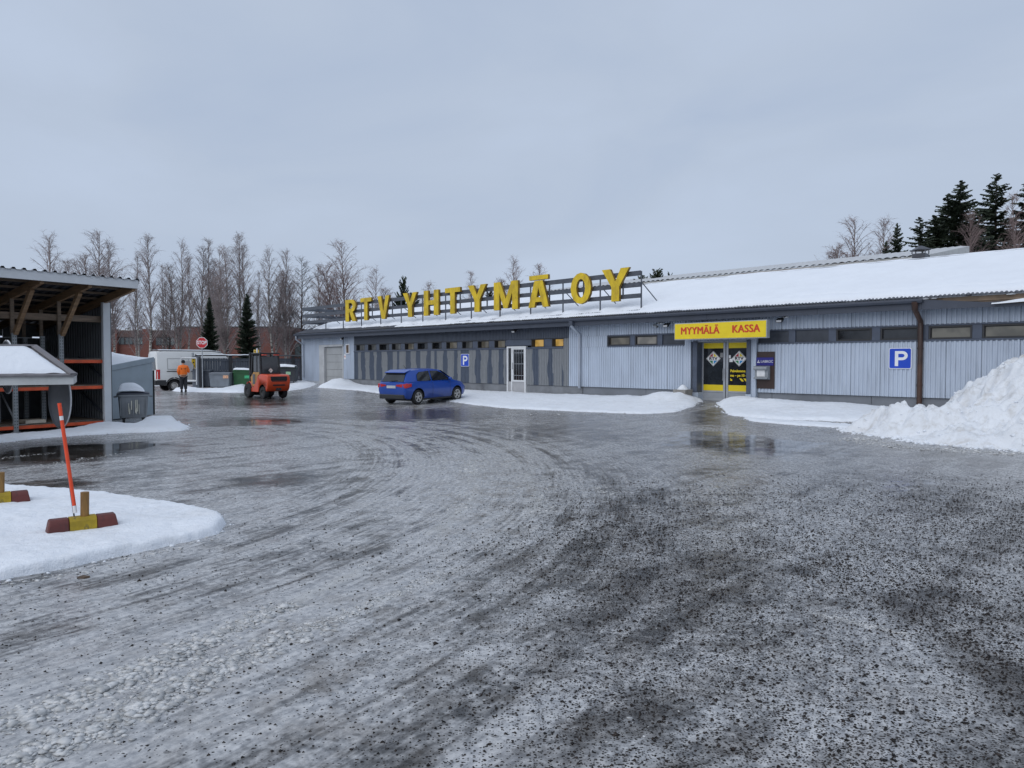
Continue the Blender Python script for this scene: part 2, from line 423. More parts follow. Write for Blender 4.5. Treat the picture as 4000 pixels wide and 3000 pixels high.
PUD = np.clip(PUD+(fbm(GX*0.5, GY*0.35, 77, 3)-0.55)*0.5, 0, 1)
GRIT = 0.72*sst((GX+1.3)/2.8)+0.08+(fbm(GX*0.8, GY*0.8, 60, 4)-0.5)*0.9*sst((GX+2.5)/3)
GRIT += blobs([(3900,2500,700,1200,0.35),(3500,1900,800,200,0.22),(2700,2500,1300,900,0.18),(2300,1900,700,200,0.10)])
GRIT = np.clip(GRIT, 0.04, 1)
BROWN = blobs([(1700,1600,600,70,0.7),(2850,1650,500,60,0.5),(1950,1900,500,250,0.35),(2950,1880,300,120,0.5),(1300,2500,900,500,0.25),(100,1900,500,90,0.4),(3300,1690,160,24,0.8)])+0.32*sst((GY-14)/6)*sst((60-GY)/10)
SNOWF = np.clip(sst((GY-56)/3)+sst((-26-GX)/4)*sst((GY-20)/6)+sst((GX-40)/8), 0, 1)
mb = MB(); mb.grid(GX, GY, GZ)
tg = NT('wet_ice_and_grit'); co = tg.coord('Object')
sx_ = tg.n('ShaderNodeSeparateXYZ'); tg.l(co, sx_.inputs[0])
dx = tg.math('SUBTRACT', sx_.outputs[0], FC[0]); dy = tg.math('SUBTRACT', sx_.outputs[1], FC[1])
rn = tg.math('SQRT', tg.math('ADD', tg.math('MULTIPLY', dx, dx), tg.math('MULTIPLY', dy, dy)))
an = tg.math('ARCTAN2', dy, dx)
cv = tg.n('ShaderNodeCombineXYZ'); tg.l(rn, cv.inputs[0]); tg.l(tg.math('MULTIPLY', an, 0.9), cv.inputs[1]); flowv = cv.outputs[0]
a_ice, a_grit, a_pud, a_brown, a_snow, a_flow = [tg.attr(k) for k in ('ice', 'grit', 'puddle', 'brown', 'snowfield', 'track')]
cv2 = tg.n('ShaderNodeCombineXYZ'); tg.l(rn, cv2.inputs[0]); tg.l(tg.math('MULTIPLY', an, 0.22), cv2.inputs[1])
st3 = tg.noise(cv2.outputs[0], 3.4, 4, 0.62, 0.15)
st1 = tg.noise(flowv, 5.5, 6, 0.65, 0.3); st2 = tg.noise(flowv, 22, 4, 0.6, 0.2)
iso1 = tg.noise(co, 2.3, 7, 0.62, 0.4); iso2 = tg.noise(co, 19, 5, 0.65)
flat = tg.noise(co, 6, 5, 0.6, 0.3, map_=(0.55, 1.6, 1))
stf = tg.math('MULTIPLY', tg.math('SUBTRACT', tg.math('ADD', tg.math('ADD', tg.math('MULTIPLY', st1, 0.55), tg.math('MULTIPLY', st3, 0.75)), tg.math('MULTIPLY', st2, 0.30)), 0.80), tg.math('MULTIPLY', a_flow, 3.0))
isf = tg.math('SUBTRACT', tg.math('ADD', tg.math('MULTIPLY', iso1, 0.8), tg.math('ADD', tg.math('MULTIPLY', iso2, 0.35), tg.math('MULTIPLY', flat, 0.35))), 0.75)
rot = tg.n('ShaderNodeMapping'); rot.inputs['Rotation'].default_value = (0, 0, -TH); rot.inputs['Scale'].default_value = (1, 1, 1); rot.vector_type = 'TEXTURE'; tg.l(co, rot.inputs[0])
drv = tg.noise(rot.outputs[0], 1.0, 6, 0.68, 0.5, map_=(0.32, 2.6, 1))
drf = tg.math('MULTIPLY', tg.math('SUBTRACT', drv, 0.5), tg.ramp(a_flow, 0, 1, 1.9, 0.7))
icev = tg.math('ADD', tg.math('ADD', a_ice, drf), tg.math('ADD', stf, tg.math('MULTIPLY', isf, 1.9)))
ice = tg.ramp(icev, 0.22, 1.12)
c_as = tg.mix(tg.ramp(iso1, 0.35, 0.65), (0.028, 0.027, 0.027), (0.060, 0.053, 0.048))
c_ic = tg.mix(tg.ramp(tg.math('ADD', tg.math('MULTIPLY', iso2, 0.6), tg.math('MULTIPLY', st2, 0.4)), 0.32, 0.68), (0.232, 0.243, 0.262), (0.585, 0.585, 0.585))
c_ic = tg.mix(tg.math('MULTIPLY', tg.attr('ridge'), 0.6), c_ic, (0.50, 0.50, 0.485))
c = tg.mix(ice, c_as, c_ic)
brn = tg.math('MULTIPLY', tg.math('ADD', tg.math('MULTIPLY', a_brown, 0.85), 0.22), tg.ramp(tg.noise(co, 3.5, 5, 0.7), 0.42, 0.66))
c = tg.mix(brn, c, (0.135, 0.105, 0.075))
# grit: dark specks of sanding gravel frozen into the ice
def specks(scale, rad, thr_lo, thr_hi, sq):
    mpn = tg.n('ShaderNodeMapping'); mpn.inputs['Scale'].default_value = sq; tg.l(co, mpn.inputs[0])
    vo = tg.n('ShaderNodeTexVoronoi'); vo.inputs['Scale'].default_value = scale; vo.inputs['Randomness'].default_value = 1; tg.l(mpn.outputs[0], vo.inputs['Vector'])
    sep = tg.n('ShaderNodeSeparateColor'); tg.l(vo.outputs['Color'], sep.inputs[0])
    on = tg.math('LESS_THAN', sep.outputs[0], tg.math('MULTIPLY', a_grit, thr_hi))
    return tg.math('MULTIPLY', on, tg.ramp(vo.outputs['Distance'], rad*0.75, rad, 1, 0)), sep.outputs[1]
s1, k1 = specks(98, 0.42, 0, 0.95, (0.8, 1, 1)); s2, k2 = specks(56, 0.38, 0, 0.72, (0.75, 1, 1)); s3, k3 = specks(21, 0.28, 0, 0.35, (0.6, 1, 1))
gcol = tg.mix(k1, (0.006, 0.006, 0.007), (0.032, 0.024, 0.020))
c = tg.mix(tg.math('MULTIPLY', s1, 0.93), c, gcol); c = tg.mix(tg.math('MULTIPLY', s2, 0.93), c, gcol); c = tg.mix(tg.math('MULTIPLY', s3, 0.5), c, (0.04, 0.037, 0.036))
c = tg.mix(a_snow, c, (0.80, 0.82, 0.86))
tg.col(c)
pf = tg.ramp(tg.math('ADD', a_pud, tg.math('ADD', tg.math('MULTIPLY', tg.math('SUBTRACT', flat, 0.5), 1.2), tg.math('MULTIPLY', tg.math('SUBTRACT', drv, 0.5), 1.6))), 0.40, 0.80)
rg = tg.ramp(ice, 0, 1, 0.11, 0.26)
rg = tg.math('ADD', rg, tg.math('MULTIPLY', tg.math('SUBTRACT', iso2, 0.5), 0.25))
mr = tg.n('ShaderNodeMix'); tg.l(pf, mr.inputs['Factor']); tg.l(rg, mr.inputs['A']); mr.inputs['B'].default_value = 0.05
tg.l(tg.ramp(tg.math('MAXIMUM', s1, s2), 0, 1, 0.5, 0.12), tg.b.inputs['Specular IOR Level'])
rgh = tg.math('MAXIMUM', mr.outputs[0], tg.math('MULTIPLY', a_snow, 0.7)); tg.rough(rgh)
tg.b.inputs['IOR'].default_value = 1.33
hgt = tg.math('ADD', tg.math('MULTIPLY', iso2, 0.6), tg.math('ADD', tg.math('MULTIPLY', st2, 0.5), tg.math('MULTIPLY', tg.noise(co, 70, 3, 0.6), 0.35)))
hgt = tg.math('ADD', hgt, tg.math('MULTIPLY', s1, 0.35))
bmp = tg.bump(hgt, 0.02, 0.5)
tg.l(tg.ramp(pf, 0, 1, 0.32, 0.03), bmp.inputs['Strength'])
ground = mb.build('ground', tg.m, smooth='all', fix=False)
tag(ground, kind='structure')
for nm, A in (('ridge', np.clip(RID,0,1)), ('ice', ICE), ('grit', GRIT), ('puddle', PUD), ('brown', np.clip(BROWN, 0, 1)), ('snowfield', SNOWF), ('track', flow)):
    at_ = ground.data.attributes.new(nm, 'FLOAT', 'POINT'); at_.data.foreach_set('value', A.ravel().astype(np.float32))

# loose grit and ice crumbs lying on the ice: real stones near the camera
def np_mesh(name, V, F, mats):
    me = bpy.data.meshes.new(name); n, k = F.shape
    me.vertices.add(len(V)); me.vertices.foreach_set('co', V.astype(np.float32).ravel())
    me.loops.add(n*k); me.loops.foreach_set('vertex_index', F.astype(np.int32).ravel())
    me.polygons.add(n); me.polygons.foreach_set('loop_start', np.arange(0, n*k, k, dtype=np.int32))
    for m in mats: me.materials.append(m)
    me.update(calc_edges=True); me.validate(); return me
def scatter(name, P, size, flatz, mat, tv, tf, zoff, wild=0.35):
    n = len(P); k = len(tv)
    ang = rng.uniform(0, 6.28, n); ca, sa = np.cos(ang), np.sin(ang)
    jit = rng.uniform(1-wild, 1+wild, (n, k, 3)); V = tv[None]*jit*size[:, None, None]
    x = V[..., 0]*ca[:, None]-V[..., 1]*sa[:, None]; y = (V[..., 0]*sa[:, None]+V[..., 1]*ca[:, None])*rng.uniform(0.7, 1, (n, 1)); z = V[..., 2]*flatz
    V = np.stack([x+P[:, 0:1], y+P[:, 1:2], z+P[:, 2:3]+zoff*size[:, None]], -1).reshape(-1, 3)
    F = (tf[None]+np.arange(n)[:, None, None]*k).reshape(-1, 3)
    o = bpy.data.objects.new(name, np_mesh(name, V, F, [mat])); C.objects.link(o); return o
octv = np.array([(1,0,0),(-.5,.87,0),(-.5,-.87,0),(0,0,.8),(0.1,0,-.5)], float); octf = np.array([(0,1,3),(1,2,3),(2,0,3),(1,0,4),(2,1,4),(0,2,4)])
N = 250000
yy = np.sqrt(rng.uniform(2.6**2, 11.5**2, N)); xx = rng.uniform(-0.76, 0.76, N)*yy
den = 0.62*sst((xx+0.9)/2.4)+0.05+(fbm(xx*1.1, yy*1.1, 90, 4)-0.5)*0.9*sst((xx+2.2)/3)+(fbm(xx*5, yy*5, 95, 3)-0.5)*0.5*sst((xx+1.5)/2)
ii = np.clip(np.searchsorted(gx, xx), 0, len(gx)-1); jj = np.clip(np.searchsorted(gy, yy), 0, len(gy)-1)
den += blobs([(3900,2500,800,1200,0.45),(2700,2600,1500,900,0.16)], xx, yy)
keep = rng.uniform(0, 1, N) < np.clip(den, 0.015, 1)*0.62*(1-sst((yy-5.5)/6))
P = np.stack([xx, yy, ground_detail(xx, yy)], -1)[keep]
t = NT('grit_stone'); oi = t.n('ShaderNodeObjectInfo'); nn = t.noise(t.coord(), 40, 2)
t.col(t.mix(t.ramp(nn, 0.35, 0.65), (0.007, 0.007, 0.008), (0.040, 0.030, 0.026))); t.rough(0.5); t.b.inputs['Specular IOR Level'].default_value = 0.25
pb = scatter('grit', P, rng.gamma(4.0, 0.0012, len(P))+0.0022, 0.8, t.m, octv, octf, 0.15); tag(pb, kind='stuff')

ico = bmesh.new(); bmesh.ops.create_icosphere(ico, subdivisions=1, radius=1.0)
icv = np.array([v.co[:] for v in ico.verts]); icf = np.array([[v.index for v in f.verts] for f in ico.faces]); ico.free()
t = NT('ice_crumb_surface'); nn = t.noise(t.coord(), 14, 4)
t.col(t.mix(t.ramp(nn, 0.35, 0.65), (0.34, 0.345, 0.345), (0.60, 0.60, 0.595))); t.rough(0.3)
t.b.inputs['Subsurface Weight'].default_value = 0.0
crumbs = []
def ridge(pix, n, wid, smax):
    pts = np.array([gp(*p) for p in pix]); seg = np.linalg.norm(np.diff(pts, axis=0), axis=1); cum = np.r_[0, np.cumsum(seg)]
    tt = rng.uniform(0, cum[-1], n); x = np.interp(tt, cum, pts[:, 0]); y = np.interp(tt, cum, pts[:, 1])
    dd = fbm(tt*1.7, tt*0, 12, 3)
    k = rng.uniform(0.30, 0.62, n) < dd
    x = (x+rng.normal(0, wid, n))[k]; y = (y+rng.normal(0, wid*0.6, n))[k]
    for a, b, r_ in zip(x, y, rng.gamma(1.5, smax*0.20, len(x))+0.003): crumbs.append((a, b, min(r_, smax)))
ridge([(-60,2860),(0,2838),(443,2680),(791,2509),(1139,2363)], 2600, 0.075, 0.034)
ridge([(-40,3030),(63,2983),(506,2806),(854,2604),(1266,2445)], 2400, 0.08, 0.034)
ridge([(1266,2445),(1500,2350),(1800,2200)], 600, 0.06, 0.02)
ridge([(2060,2010),(2130,2000),(2120,1900)], 160, 0.10, 0.03)
ridge([(1800,2000),(1850,1880),(1840,1800)], 250, 0.12, 0.04)
ridge([(2330,1900),(2400,1940)], 60, 0.06, 0.03)
ridge([(3190,2390),(3300,2420),(3560,2480)], 260, 0.03, 0.016)
ridge([(0,1790),(120,1778),(200,1770)], 140, 0.08, 0.02)
ridge([(100,1830),(300,1800),(480,1770)], 320, 0.10, 0.022)
ridge([(3000,1610),(3250,1650),(3560,1700)], 400, 0.5, 0.07)
ridge([(3330,1712),(3500,1745),(3800,1765),(4000,1775)], 700, 0.25, 0.06)
ridge([(0,2290),(300,2240),(600,2160),(840,2100),(890,2050)], 260, 0.05, 0.025)
ridge([(2000,1620),(2500,1612),(2700,1600)], 120, 0.5, 0.06)
for k in range(500):
    y = math.sqrt(random.uniform(7, 70)); x = random.uniform(-0.7, 0.3)*y; crumbs.append((x, y, random.gammavariate(2, 0.0018)+0.002))
cr_ = np.array(crumbs); P = np.stack([cr_[:, 0], cr_[:, 1], ground_detail(cr_[:, 0], cr_[:, 1])], -1)
ic = scatter('ice_crumbs', P, cr_[:, 2], 0.30, t.m, icv, icf, 0.05, 0.62); tag(ic, kind='stuff')

# ------------------------------------------------------------------ snow
def sdist(X, Y, poly):
    P_ = np.array(poly, float); d = np.full(X.shape, 1e9); inside = np.zeros(X.shape, bool); n = len(P_)
    for i in range(n):
        ax, ay = P_[i]; bx, by = P_[(i+1) % n]; ex, ey = bx-ax, by-ay
        t_ = np.clip(((X-ax)*ex+(Y-ay)*ey)/(ex*ex+ey*ey+1e-12), 0, 1)
        d = np.minimum(d, np.hypot(X-ax-t_*ex, Y-ay-t_*ey))
        if abs(by-ay) > 1e-9: inside ^= ((ay > Y) != (by > Y)) & (X < (bx-ax)*(Y-ay)/(by-ay)+ax)
    return np.where(inside, d, -d)
def snow_field(name, label, cat, X, Y, H, mat, group=None, soft='all', base=None):
    Z = (G(X, Y) if base is None else base)+H
    keep = (np.maximum(np.maximum(H[:-1, :-1], H[1:, 1:]), np.maximum(H[1:, :-1], H[:-1, 1:])) > 0.0)
    Zc = np.where(H > 0, Z, (G(X, Y) if base is None else base)-0.02)
    m = MB(); m.grid(X, Y, Zc, keep)
    o = m.build(name, mat, smooth=soft, fix=False)
    return tag(o, label, cat, group)
EDGES = []
def snow_poly(name, label, poly, hmax, edge, res, mat=M_SNOWB, lum=0.35, extra=None, cat='snow bank', group=None, seed=0, rag=0.12):
    p = np.array(poly); x = np.arange(p[:, 0].min()-0.3, p[:, 0].max()+0.3, res); y = np.arange(p[:, 1].min()-0.3, p[:, 1].max()+0.3, res)
    X, Y = np.meshgrid(x, y, indexing='ij')
    d = sdist(X, Y, poly)+(fbm(X*3.3, Y*3.3, 5+seed, 3)-0.5)*rag*2+(fbm(X*15, Y*15, 6+seed, 2)-0.5)*rag*0.5
    H = hmax*(1-np.exp(-np.maximum(d, 0)/edge))*(1+lum*(fbm(X*1.1, Y*1.1, 9+seed, 4)-0.5)*2)+0.035*(fbm(X*4.5, Y*4.5, 3+seed, 4)-0.5)+0.012*(fbm(X*21, Y*21, 4+seed, 2)-0.5)
    if extra is not None: H = H+extra(X, Y)*sst(d/0.25)
    H = np.where(d > 0, np.maximum(H, 0.004), -1)
    EDGES.append(poly)
    return snow_field(name, label, cat, X, Y, H, mat, group)
SNOWED = []
isl = [gp(*q) for q in [(-900,1880),(-300,1893),(14,1908),(289,1928),(479,1948),(669,1980),(859,2018),(881,2043),(845,2090),(624,2138),(407,2183),(181,2233),(0,2269),(-300,2340),(-900,2480)]]
snow_poly('snow_bank', 'low flat wedge of clean snow around the parking blocks', isl, 0.085, 0.018, 0.020, lum=0.30, seed=1, rag=0.03)
def blob_f(lst):
    def f(X, Y):
        t_ = np.zeros_like(X)
        for x0, y0, r_, h in lst: t_ = t_+h*np.exp(-((X-x0)**2+(Y-y0)**2)/(r_*r_))
        return t_*(0.75+0.5*fbm(X*2.2, Y*2.2, 50, 4))
    return f
def sm(px, off): return fw(fs(px, off), off)
stripL = [fw(-26.2, -0.04), fw(-1.95, -0.04)]+[gp(*q, 0.12) for q in [(2745,1578),(2700,1592),(2636,1600),(2505,1602),(2388,1598),(2192,1589),(1996,1579),(1800,1557),(1600,1541),(1490,1533),(1400,1525),(1300,1519),(1240,1515)]]
b1 = sm(1325, -0.9); b2 = sm(2630, -0.9); b3 = sm(2560, -0.8)
snow_poly('snow_bank', 'long cleared strip of white snow along the wall from the garage door to the entrance', stripL, 0.075, 0.10, 0.05, seed=3, rag=0.10, lum=0.45,
    extra=blob_f([(b1[0], b1[1], 1.0, 0.36), (b2[0], b2[1], 0.75, 0.26), (b3[0], b3[1], 0.6, 0.15), (*sm(1720,-1.0), 0.9, 0.12), (*sm(2450,-0.7), 0.7, 0.06)]))
stripR = [fw(1.0, -0.04), fw(7.6, -0.04)]+[gp(*q, 0.12) for q in [(3560,1652),(3395,1640),(3100,1628),(2952,1621),(2846,1611),(2801,1588),(2830,1578)]]
snow_poly('snow_bank', 'strip of white snow along the wall right of the entrance doors', stripR, 0.09, 0.10, 0.045, seed=5, rag=0.10, lum=0.4,
    extra=blob_f([(*sm(2890,-0.8), 0.6, 0.20), (*sm(3020,-0.9), 0.8, 0.13), (*sm(3250,-0.8), 1.0, 0.10)]))
thin = [gp(*q, 0.05) for q in [(2905,1628),(3100,1640),(3300,1652),(3440,1664),(3420,1668),(3250,1662),(3080,1652),(2925,1638)]]
snow_poly('snow_bank', 'thin ridge of slush in front of the snow strip by the big snow pile', thin, 0.05, 0.06, 0.04, seed=8, rag=0.10)
shs = [gp(*q) for q in [(-200,1735),(0,1712),(110,1702),(220,1690),(425,1664),(520,1668),(597,1640),(640,1636),(700,1652),(735,1668),(715,1682),(620,1688),(480,1692),(300,1702),(120,1716),(0,1730),(-200,1755)]]
snow_poly('snow_bank', 'snow drift at the foot of the open shed and the wheeled bin', shs, 0.10, 0.10, 0.05, seed=11, rag=0.07,
    extra=blob_f([(*gp(640,1655), 0.7, 0.16), (*gp(450,1672), 0.8, 0.05)]))
fs1 = [gp(*q) for q in [(672,1522),(700,1518),(770,1514),(900,1510),(960,1500),(975,1530),(940,1534),(800,1532),(690,1530)]]
snow_poly('snow_bank', 'low snow ridge along the fence foot left of the forklift', fs1, 0.16, 0.3, 0.10, seed=13, rag=0.2,
    extra=blob_f([(*gp(945,1518), 1.0, 0.28), (*gp(700,1526), 0.8, 0.12)]))
fs2 = [gp(*q, 0.1) for q in [(1100,1500),(1170,1494),(1236,1508),(1210,1515),(1140,1520),(1100,1520)]]
snow_poly('snow_bank', 'low snow ridge between the forklift and the garage corner', fs2, 0.15, 0.3, 0.10, seed=17, rag=0.2)
# the big ploughed pile
X, Y = np.meshgrid(np.arange(6.6, 17.5, 0.05), np.arange(11.4, 20.4, 0.05), indexing='ij')
wx = (fbm(X*0.8, Y*0.8, 71, 3)-0.5)*1.2; wy = (fbm(X*0.8, Y*0.8, 72, 3)-0.5)*1.2
def cone(x0, y0, rx, ry, h, p): 
    d = np.hypot((X+wx-x0)/rx, (Y+wy-y0)/ry); return h*np.maximum(0, 1-d**p)
Hp = np.maximum.reduce([cone(13.4, 15.2, 4.4, 3.7, 3.15, 0.95), cone(11.3, 16.1, 2.2, 1.9, 1.02, 1.6), cone(9.9, 16.4, 1.7, 1.6, 0.78, 1.8), cone(11.4, 14.2, 1.9, 1.5, 0.8, 1.3), cone(9.2, 16.4, 1.1, 0.9, 0.30, 1.3), cone(10.6, 14.9, 2.3, 1.8, 0.45, 1.5)])
lumps = fbm(X*1.6, Y*1.6, 80, 5)-0.5; fine = fbm(X*7, Y*7, 84, 4)-0.5
cell = np.abs(fbm(X*3.1, Y*3.1, 88, 3)-0.5)
Hp = Hp+sst(Hp/0.35)*(lumps*0.6+fine*0.24-cell*0.45+0.05)+(fine*0.06-0.015)
Hp = np.where(Hp > 0.012, Hp, -1)
snow_field('snow_pile', 'tall ploughed heap of lumpy dirty snow at the right end of the wall', 'snow pile', X, Y, Hp, M_SNOWD)

# crumbs broken off the snow edges and lumps on the ploughed heap
cp = []
for poly in EDGES:
    P_ = np.array(poly); Q_ = np.roll(P_, -1, 0); ln = np.linalg.norm(Q_-P_, axis=1)
    for a_, b_, l_ in zip(P_, Q_, ln):
        if l_ > 12: continue
        n_ = int(l_*16); u_ = rng.uniform(0, 1, (n_, 1)); p_ = a_+(b_-a_)*u_+rng.normal(0, 0.07, (n_, 2)); r_ = np.minimum(rng.gamma(1.3, 0.009, n_)+0.004, 0.05)
        for (x_, y_), q_ in zip(p_, r_): cp.append((x_, y_, ground_detail(x_, y_)[0]+0.002, q_))
yy_i, xx_i = np.where((Hp[:-1, :-1] > 0.01))[::-1]
sel = rng.choice(len(xx_i), 2600, replace=False)
for k_ in sel:
    i_, j_ = xx_i[k_], yy_i[k_]; x_, y_ = X[i_, j_], Y[i_, j_]; low_ = np.exp(-Hp[i_, j_]/0.35)
    if rng.uniform() < 0.30+0.7*low_: cp.append((x_, y_, float(G(x_, y_))+Hp[i_, j_]-0.005, min(0.055, rng.gamma(1.4, 0.010)+0.005)))
edge_ = np.argwhere((Hp[1:-1, 1:-1] <= 0) & ((Hp[2:, 1:-1] > 0) | (Hp[:-2, 1:-1] > 0) | (Hp[1:-1, 2:] > 0) | (Hp[1:-1, :-2] > 0)))
for i_, j_ in edge_:
    for k_ in range(3):
        x_ = X[i_+1, j_+1]+rng.normal(0, 0.10); y_ = Y[i_+1, j_+1]+rng.normal(0, 0.12); cp.append((x_, y_, ground_detail(x_, y_)[0], min(0.08, rng.gamma(1.4, 0.016)+0.006)))
cp = np.array(cp); so_ = scatter('snow_crumbs', cp[:, :3], cp[:, 3], 0.7, M_SNOW, icv, icf, 0.05, 0.55); tag(so_, kind='stuff')
# ------------------------------------------------------------------ the shop building: its own frame, x along the front, y into the building
ZS, ZW0, ZW1, ZF, ZGUT = 0.62, 2.33, 2.80, 3.23, 3.55
OH = -0.55                                        # eave overhang
SL, SR = fs(1179), 22.0                           # ends of the front
RIDGE_Y, RIDGE_Z = 5.0, EYE+3.62
SLOPE = (RIDGE_Z-3.58)/(RIDGE_Y-OH)
def roofz(y): return 3.58+(y-OH)*SLOPE
bld = thing('shop_building', 'long low shop building with blue-grey corrugated walls and snow on its roof', 'building', (O2.x, O2.y, 0), TH)
def corr(m, s0, s1, z0, z1, y, per=0.12, amp=0.03, mi=0, zn=1):
    n = max(1, round((s1-s0)/per)); p = (s1-s0)/n; xs = []
    for i in range(n):
        a = s0+i*p
        xs += [(a, 0), (a+p*0.42, 0), (a+p*0.54, amp), (a+p*0.88, amp)]
    xs.append((s1, 0)); k = len(xs); zs = np.linspace(z0, z1, zn+1)
    vv = [(a, y-b, z) for z in zs for a, b in xs]
    ff = [(r_*k+i, r_*k+i+1, (r_+1)*k+i+1, (r_+1)*k+i) for r_ in range(zn) for i in range(k-1)]
    m.add(vv, ff, mi); return m
s_gl, s_gr = fs(1268), fs(1339); s_dk = fs(1384); s_le = fs(2221); s_ent0, s_ent1 = fs(2680), fs(2958)
core = MB(); core.box(SL+0.05, SR, 0.42, 10, 0, 3.4); core.build('wall', M_FASCIA, bld)
w = MB(); corr(w, SL, SR, 0.62, 3.6, 0, 0.12); e_ = MB()
gable = MB(); gable.add([(SL,0,0.1),(SL,10,0.1),(SL,10,roofz(OH)),(SL,RIDGE_Y,roofz(RIDGE_Y)-0.1),(SL,0,roofz(0)-0.1)], [(0,1,2,3,4)]); gable.build('gable_wall', M_LIGHT, bld, fix=False)
# left light part with the garage door
jam = fs(1249)
m = MB(); corr(m, SL, jam-0.02, 0.42, 3.32, 0, 0.12); m.build('siding_panel', M_LIGHT, bld, fix=False)
m = MB(); corr(m, jam-0.02, s_gr+0.04, 2.80, 3.32, 0, 0.12); m.build('siding_panel', M_LIGHT, bld, fix=False)
m = MB(); corr(m, s_gr+0.12, s_dk, 0.62, 3.32, 0, 0.12); m.build('siding_panel', M_LIGHT, bld, fix=False)
m = MB(); m.box(SL-0.02, jam, -0.03, 0.3, 0.1, 0.42); m.build('plinth', pm('pale_plinth', (0.42,0.45,0.49), 0.7, 0.1, 2, dirt=(0.2,0.21,0.22), damt=0.5), bld, bevel=0.01)
m = MB(); m.box(jam, s_gl, -0.035, 0.22, 0.15, 2.80); m.box(s_gl, s_gr+0.04, -0.035, 0.22, 2.665, 2.80); m.box(s_gr, s_gr+0.12, -0.03, 0.22, 0.2, 2.665); m.build('door_surround', pm('pale_door_surround', (0.47,0.48,0.49), 0.6, 0.08, 2, dirt=(0.3,0.3,0.29), damt=0.4), bld, bevel=0.008)
gd = MB(); gd.box(s_gl, s_gr, 0.17, 0.20, 0.22, 2.665); gdo = gd.build('garage_door', M_DARKFR, bld)
hs = (2.64-0.24)/5
M_GD = pm('garage_door_grey', (0.38,0.39,0.395), 0.5, 0.06, 2, dirt=(0.24,0.24,0.24), damt=0.4)
for i in range(5):
    m = MB(); m.box(s_gl+0.01, s_gr-0.01, 0.13, 0.172, 0.24+hs*i+0.006, 0.24+hs*(i+1)-0.006); m.build('door_panel', M_GD, gdo, bevel=0.006)
# plinth of the dark and the right part
m = MB(); m.box(s_gr+0.12, fs(1981)-0.02, 0.02, 0.3, 0.0, ZS-0.01); m.build('plinth', M_CONC, bld, bevel=0.01)
m = MB(); m.box(fs(2056)+0.02, fs(2274), 0.02, 0.3, 0.0, ZS-0.01); m.build('plinth', M_CONC, bld, bevel=0.01)
for a, b in ((fs(2274)+0.012, fs(2520)), (fs(2520)+0.012, s_ent0), (s_ent1, fs(3013)), (fs(3013)+0.012, fs(3402)), (fs(3402)+0.012, 10.2), (10.212, SR)):
    m = MB(); m.box(a, b, 0.05, 0.3, 0.0, ZS-0.01); m.build('plinth_board', M_PLRIGHT, bld, bevel=0.006)
# dark part: painted bands, patches of bare paint
def patchmat(name, c1, c2):
    t = NT(name); a = t.attr('patch'); v = t.coord()
    nz = t.noise(v, 7, 4, 0.65, map_=(1, 1, 0.45)); nf = t.noise(v, 30, 3, 0.7, map_=(1, 1, 0.15))
    f = t.ramp(t.math('ADD', a, t.math('MULTIPLY', t.math('SUBTRACT', nz, 0.5), 0.75)), 0.46, 0.54)
    lo = t.mix(t.ramp(nf, 0.3, 0.7), tuple(x*0.85 for x in c1), tuple(x*1.15 for x in c1)); hi = t.mix(t.ramp(nf, 0.3, 0.7), tuple(x*0.9 for x in c2), tuple(x*1.1 for x in c2))
    c = t.mix(f, lo, hi)
    sp = t.ramp(t.noise(v, 5, 4, 0.7, map_=(1.5, 1, 0.5)), 0.67, 0.70, 0, 0.55)
    c = t.mix(t.math('MULTIPLY', sp, a), c, (0.34, 0.38, 0.43))
    t.col(c); t.rough(0.6); return t.m
M_PATCH = patchmat('patched_dark_siding', (0.080, 0.100, 0.138), (0.225, 0.237, 0.25))
bands = [(1400,1412),(1428,1445),(1462,1474),(1493,1513),(1535,1550),(1560,1585),(1605,1627),(1642,1668),(1682,1697),(1707,1732),(1748,1775),(1788,1800),(1832,1858),(1877,1906),(1923,1947),(1969,1979)]
bands2 = [(2056,2082),(2105,2142),(2160,2200),(2200,2235)]
def dark_panel(sa, sb, z0, z1, bl, name='siding_panel'):
    m = MB(); corr(m, sa, sb, z0, z1, 0.0, 0.105, 0.026, zn=max(2, int((z1-z0)/0.08)))
    o = m.build(name, M_PATCH, bld, fix=False)
    X_ = np.array([v.co[0] for v in o.data.vertices]); Z_ = np.array([v.co[2] for v in o.data.vertices])
    A = np.zeros(len(X_)); jit = (fbm(X_*0.7, Z_*2.6, 4, 4)-0.5)*0.34+0.06*(vnoise(X_*0.5, Z_*7, 8)-0.5)
    for kb_, (p0, p1) in enumerate(bl):
        jit = (fbm(Z_*1.1+kb_*7.7, Z_*0+kb_*3.1, 4, 4)-0.5)*0.15+0.04*(np.floor(Z_*2.2+kb_*1.7)*0.61803%1-0.5); jit2 = (fbm(Z_*1.3+kb_*5.1+50, Z_*0+kb_, 6, 4)-0.5)*0.24
        a, b = fs(p0), fs(p1); A = np.maximum(A, sst((np.minimum(X_+jit-a, b-X_-jit2))/0.10+0.5))
    at_ = o.data.attributes.new('patch', 'FLOAT', 'POINT'); at_.data.foreach_set('value', A.astype(np.float32)); return o
cuts = [s_dk]+[fs(q) for q in (1493, 1585, 1682, 1788, 1880)]+[fs(1981)-0.02]
for a, b in zip(cuts[:-1], cuts[1:]): dark_panel(a+0.003, b-0.003, ZS, ZW0-0.04, bands)
for a, b in ((fs(2056)+0.02, fs(2142)), (fs(2142), fs(2200)), (fs(2200), s_le)): dark_panel(a+0.003, b-0.003, ZS, (ZW0-0.04) if b < s_le else 2.74, bands2)
M_DKSID = siding_mat('dark_upper_siding', (0.085, 0.10, 0.13), (0.05, 0.055, 0.07), 0.3)
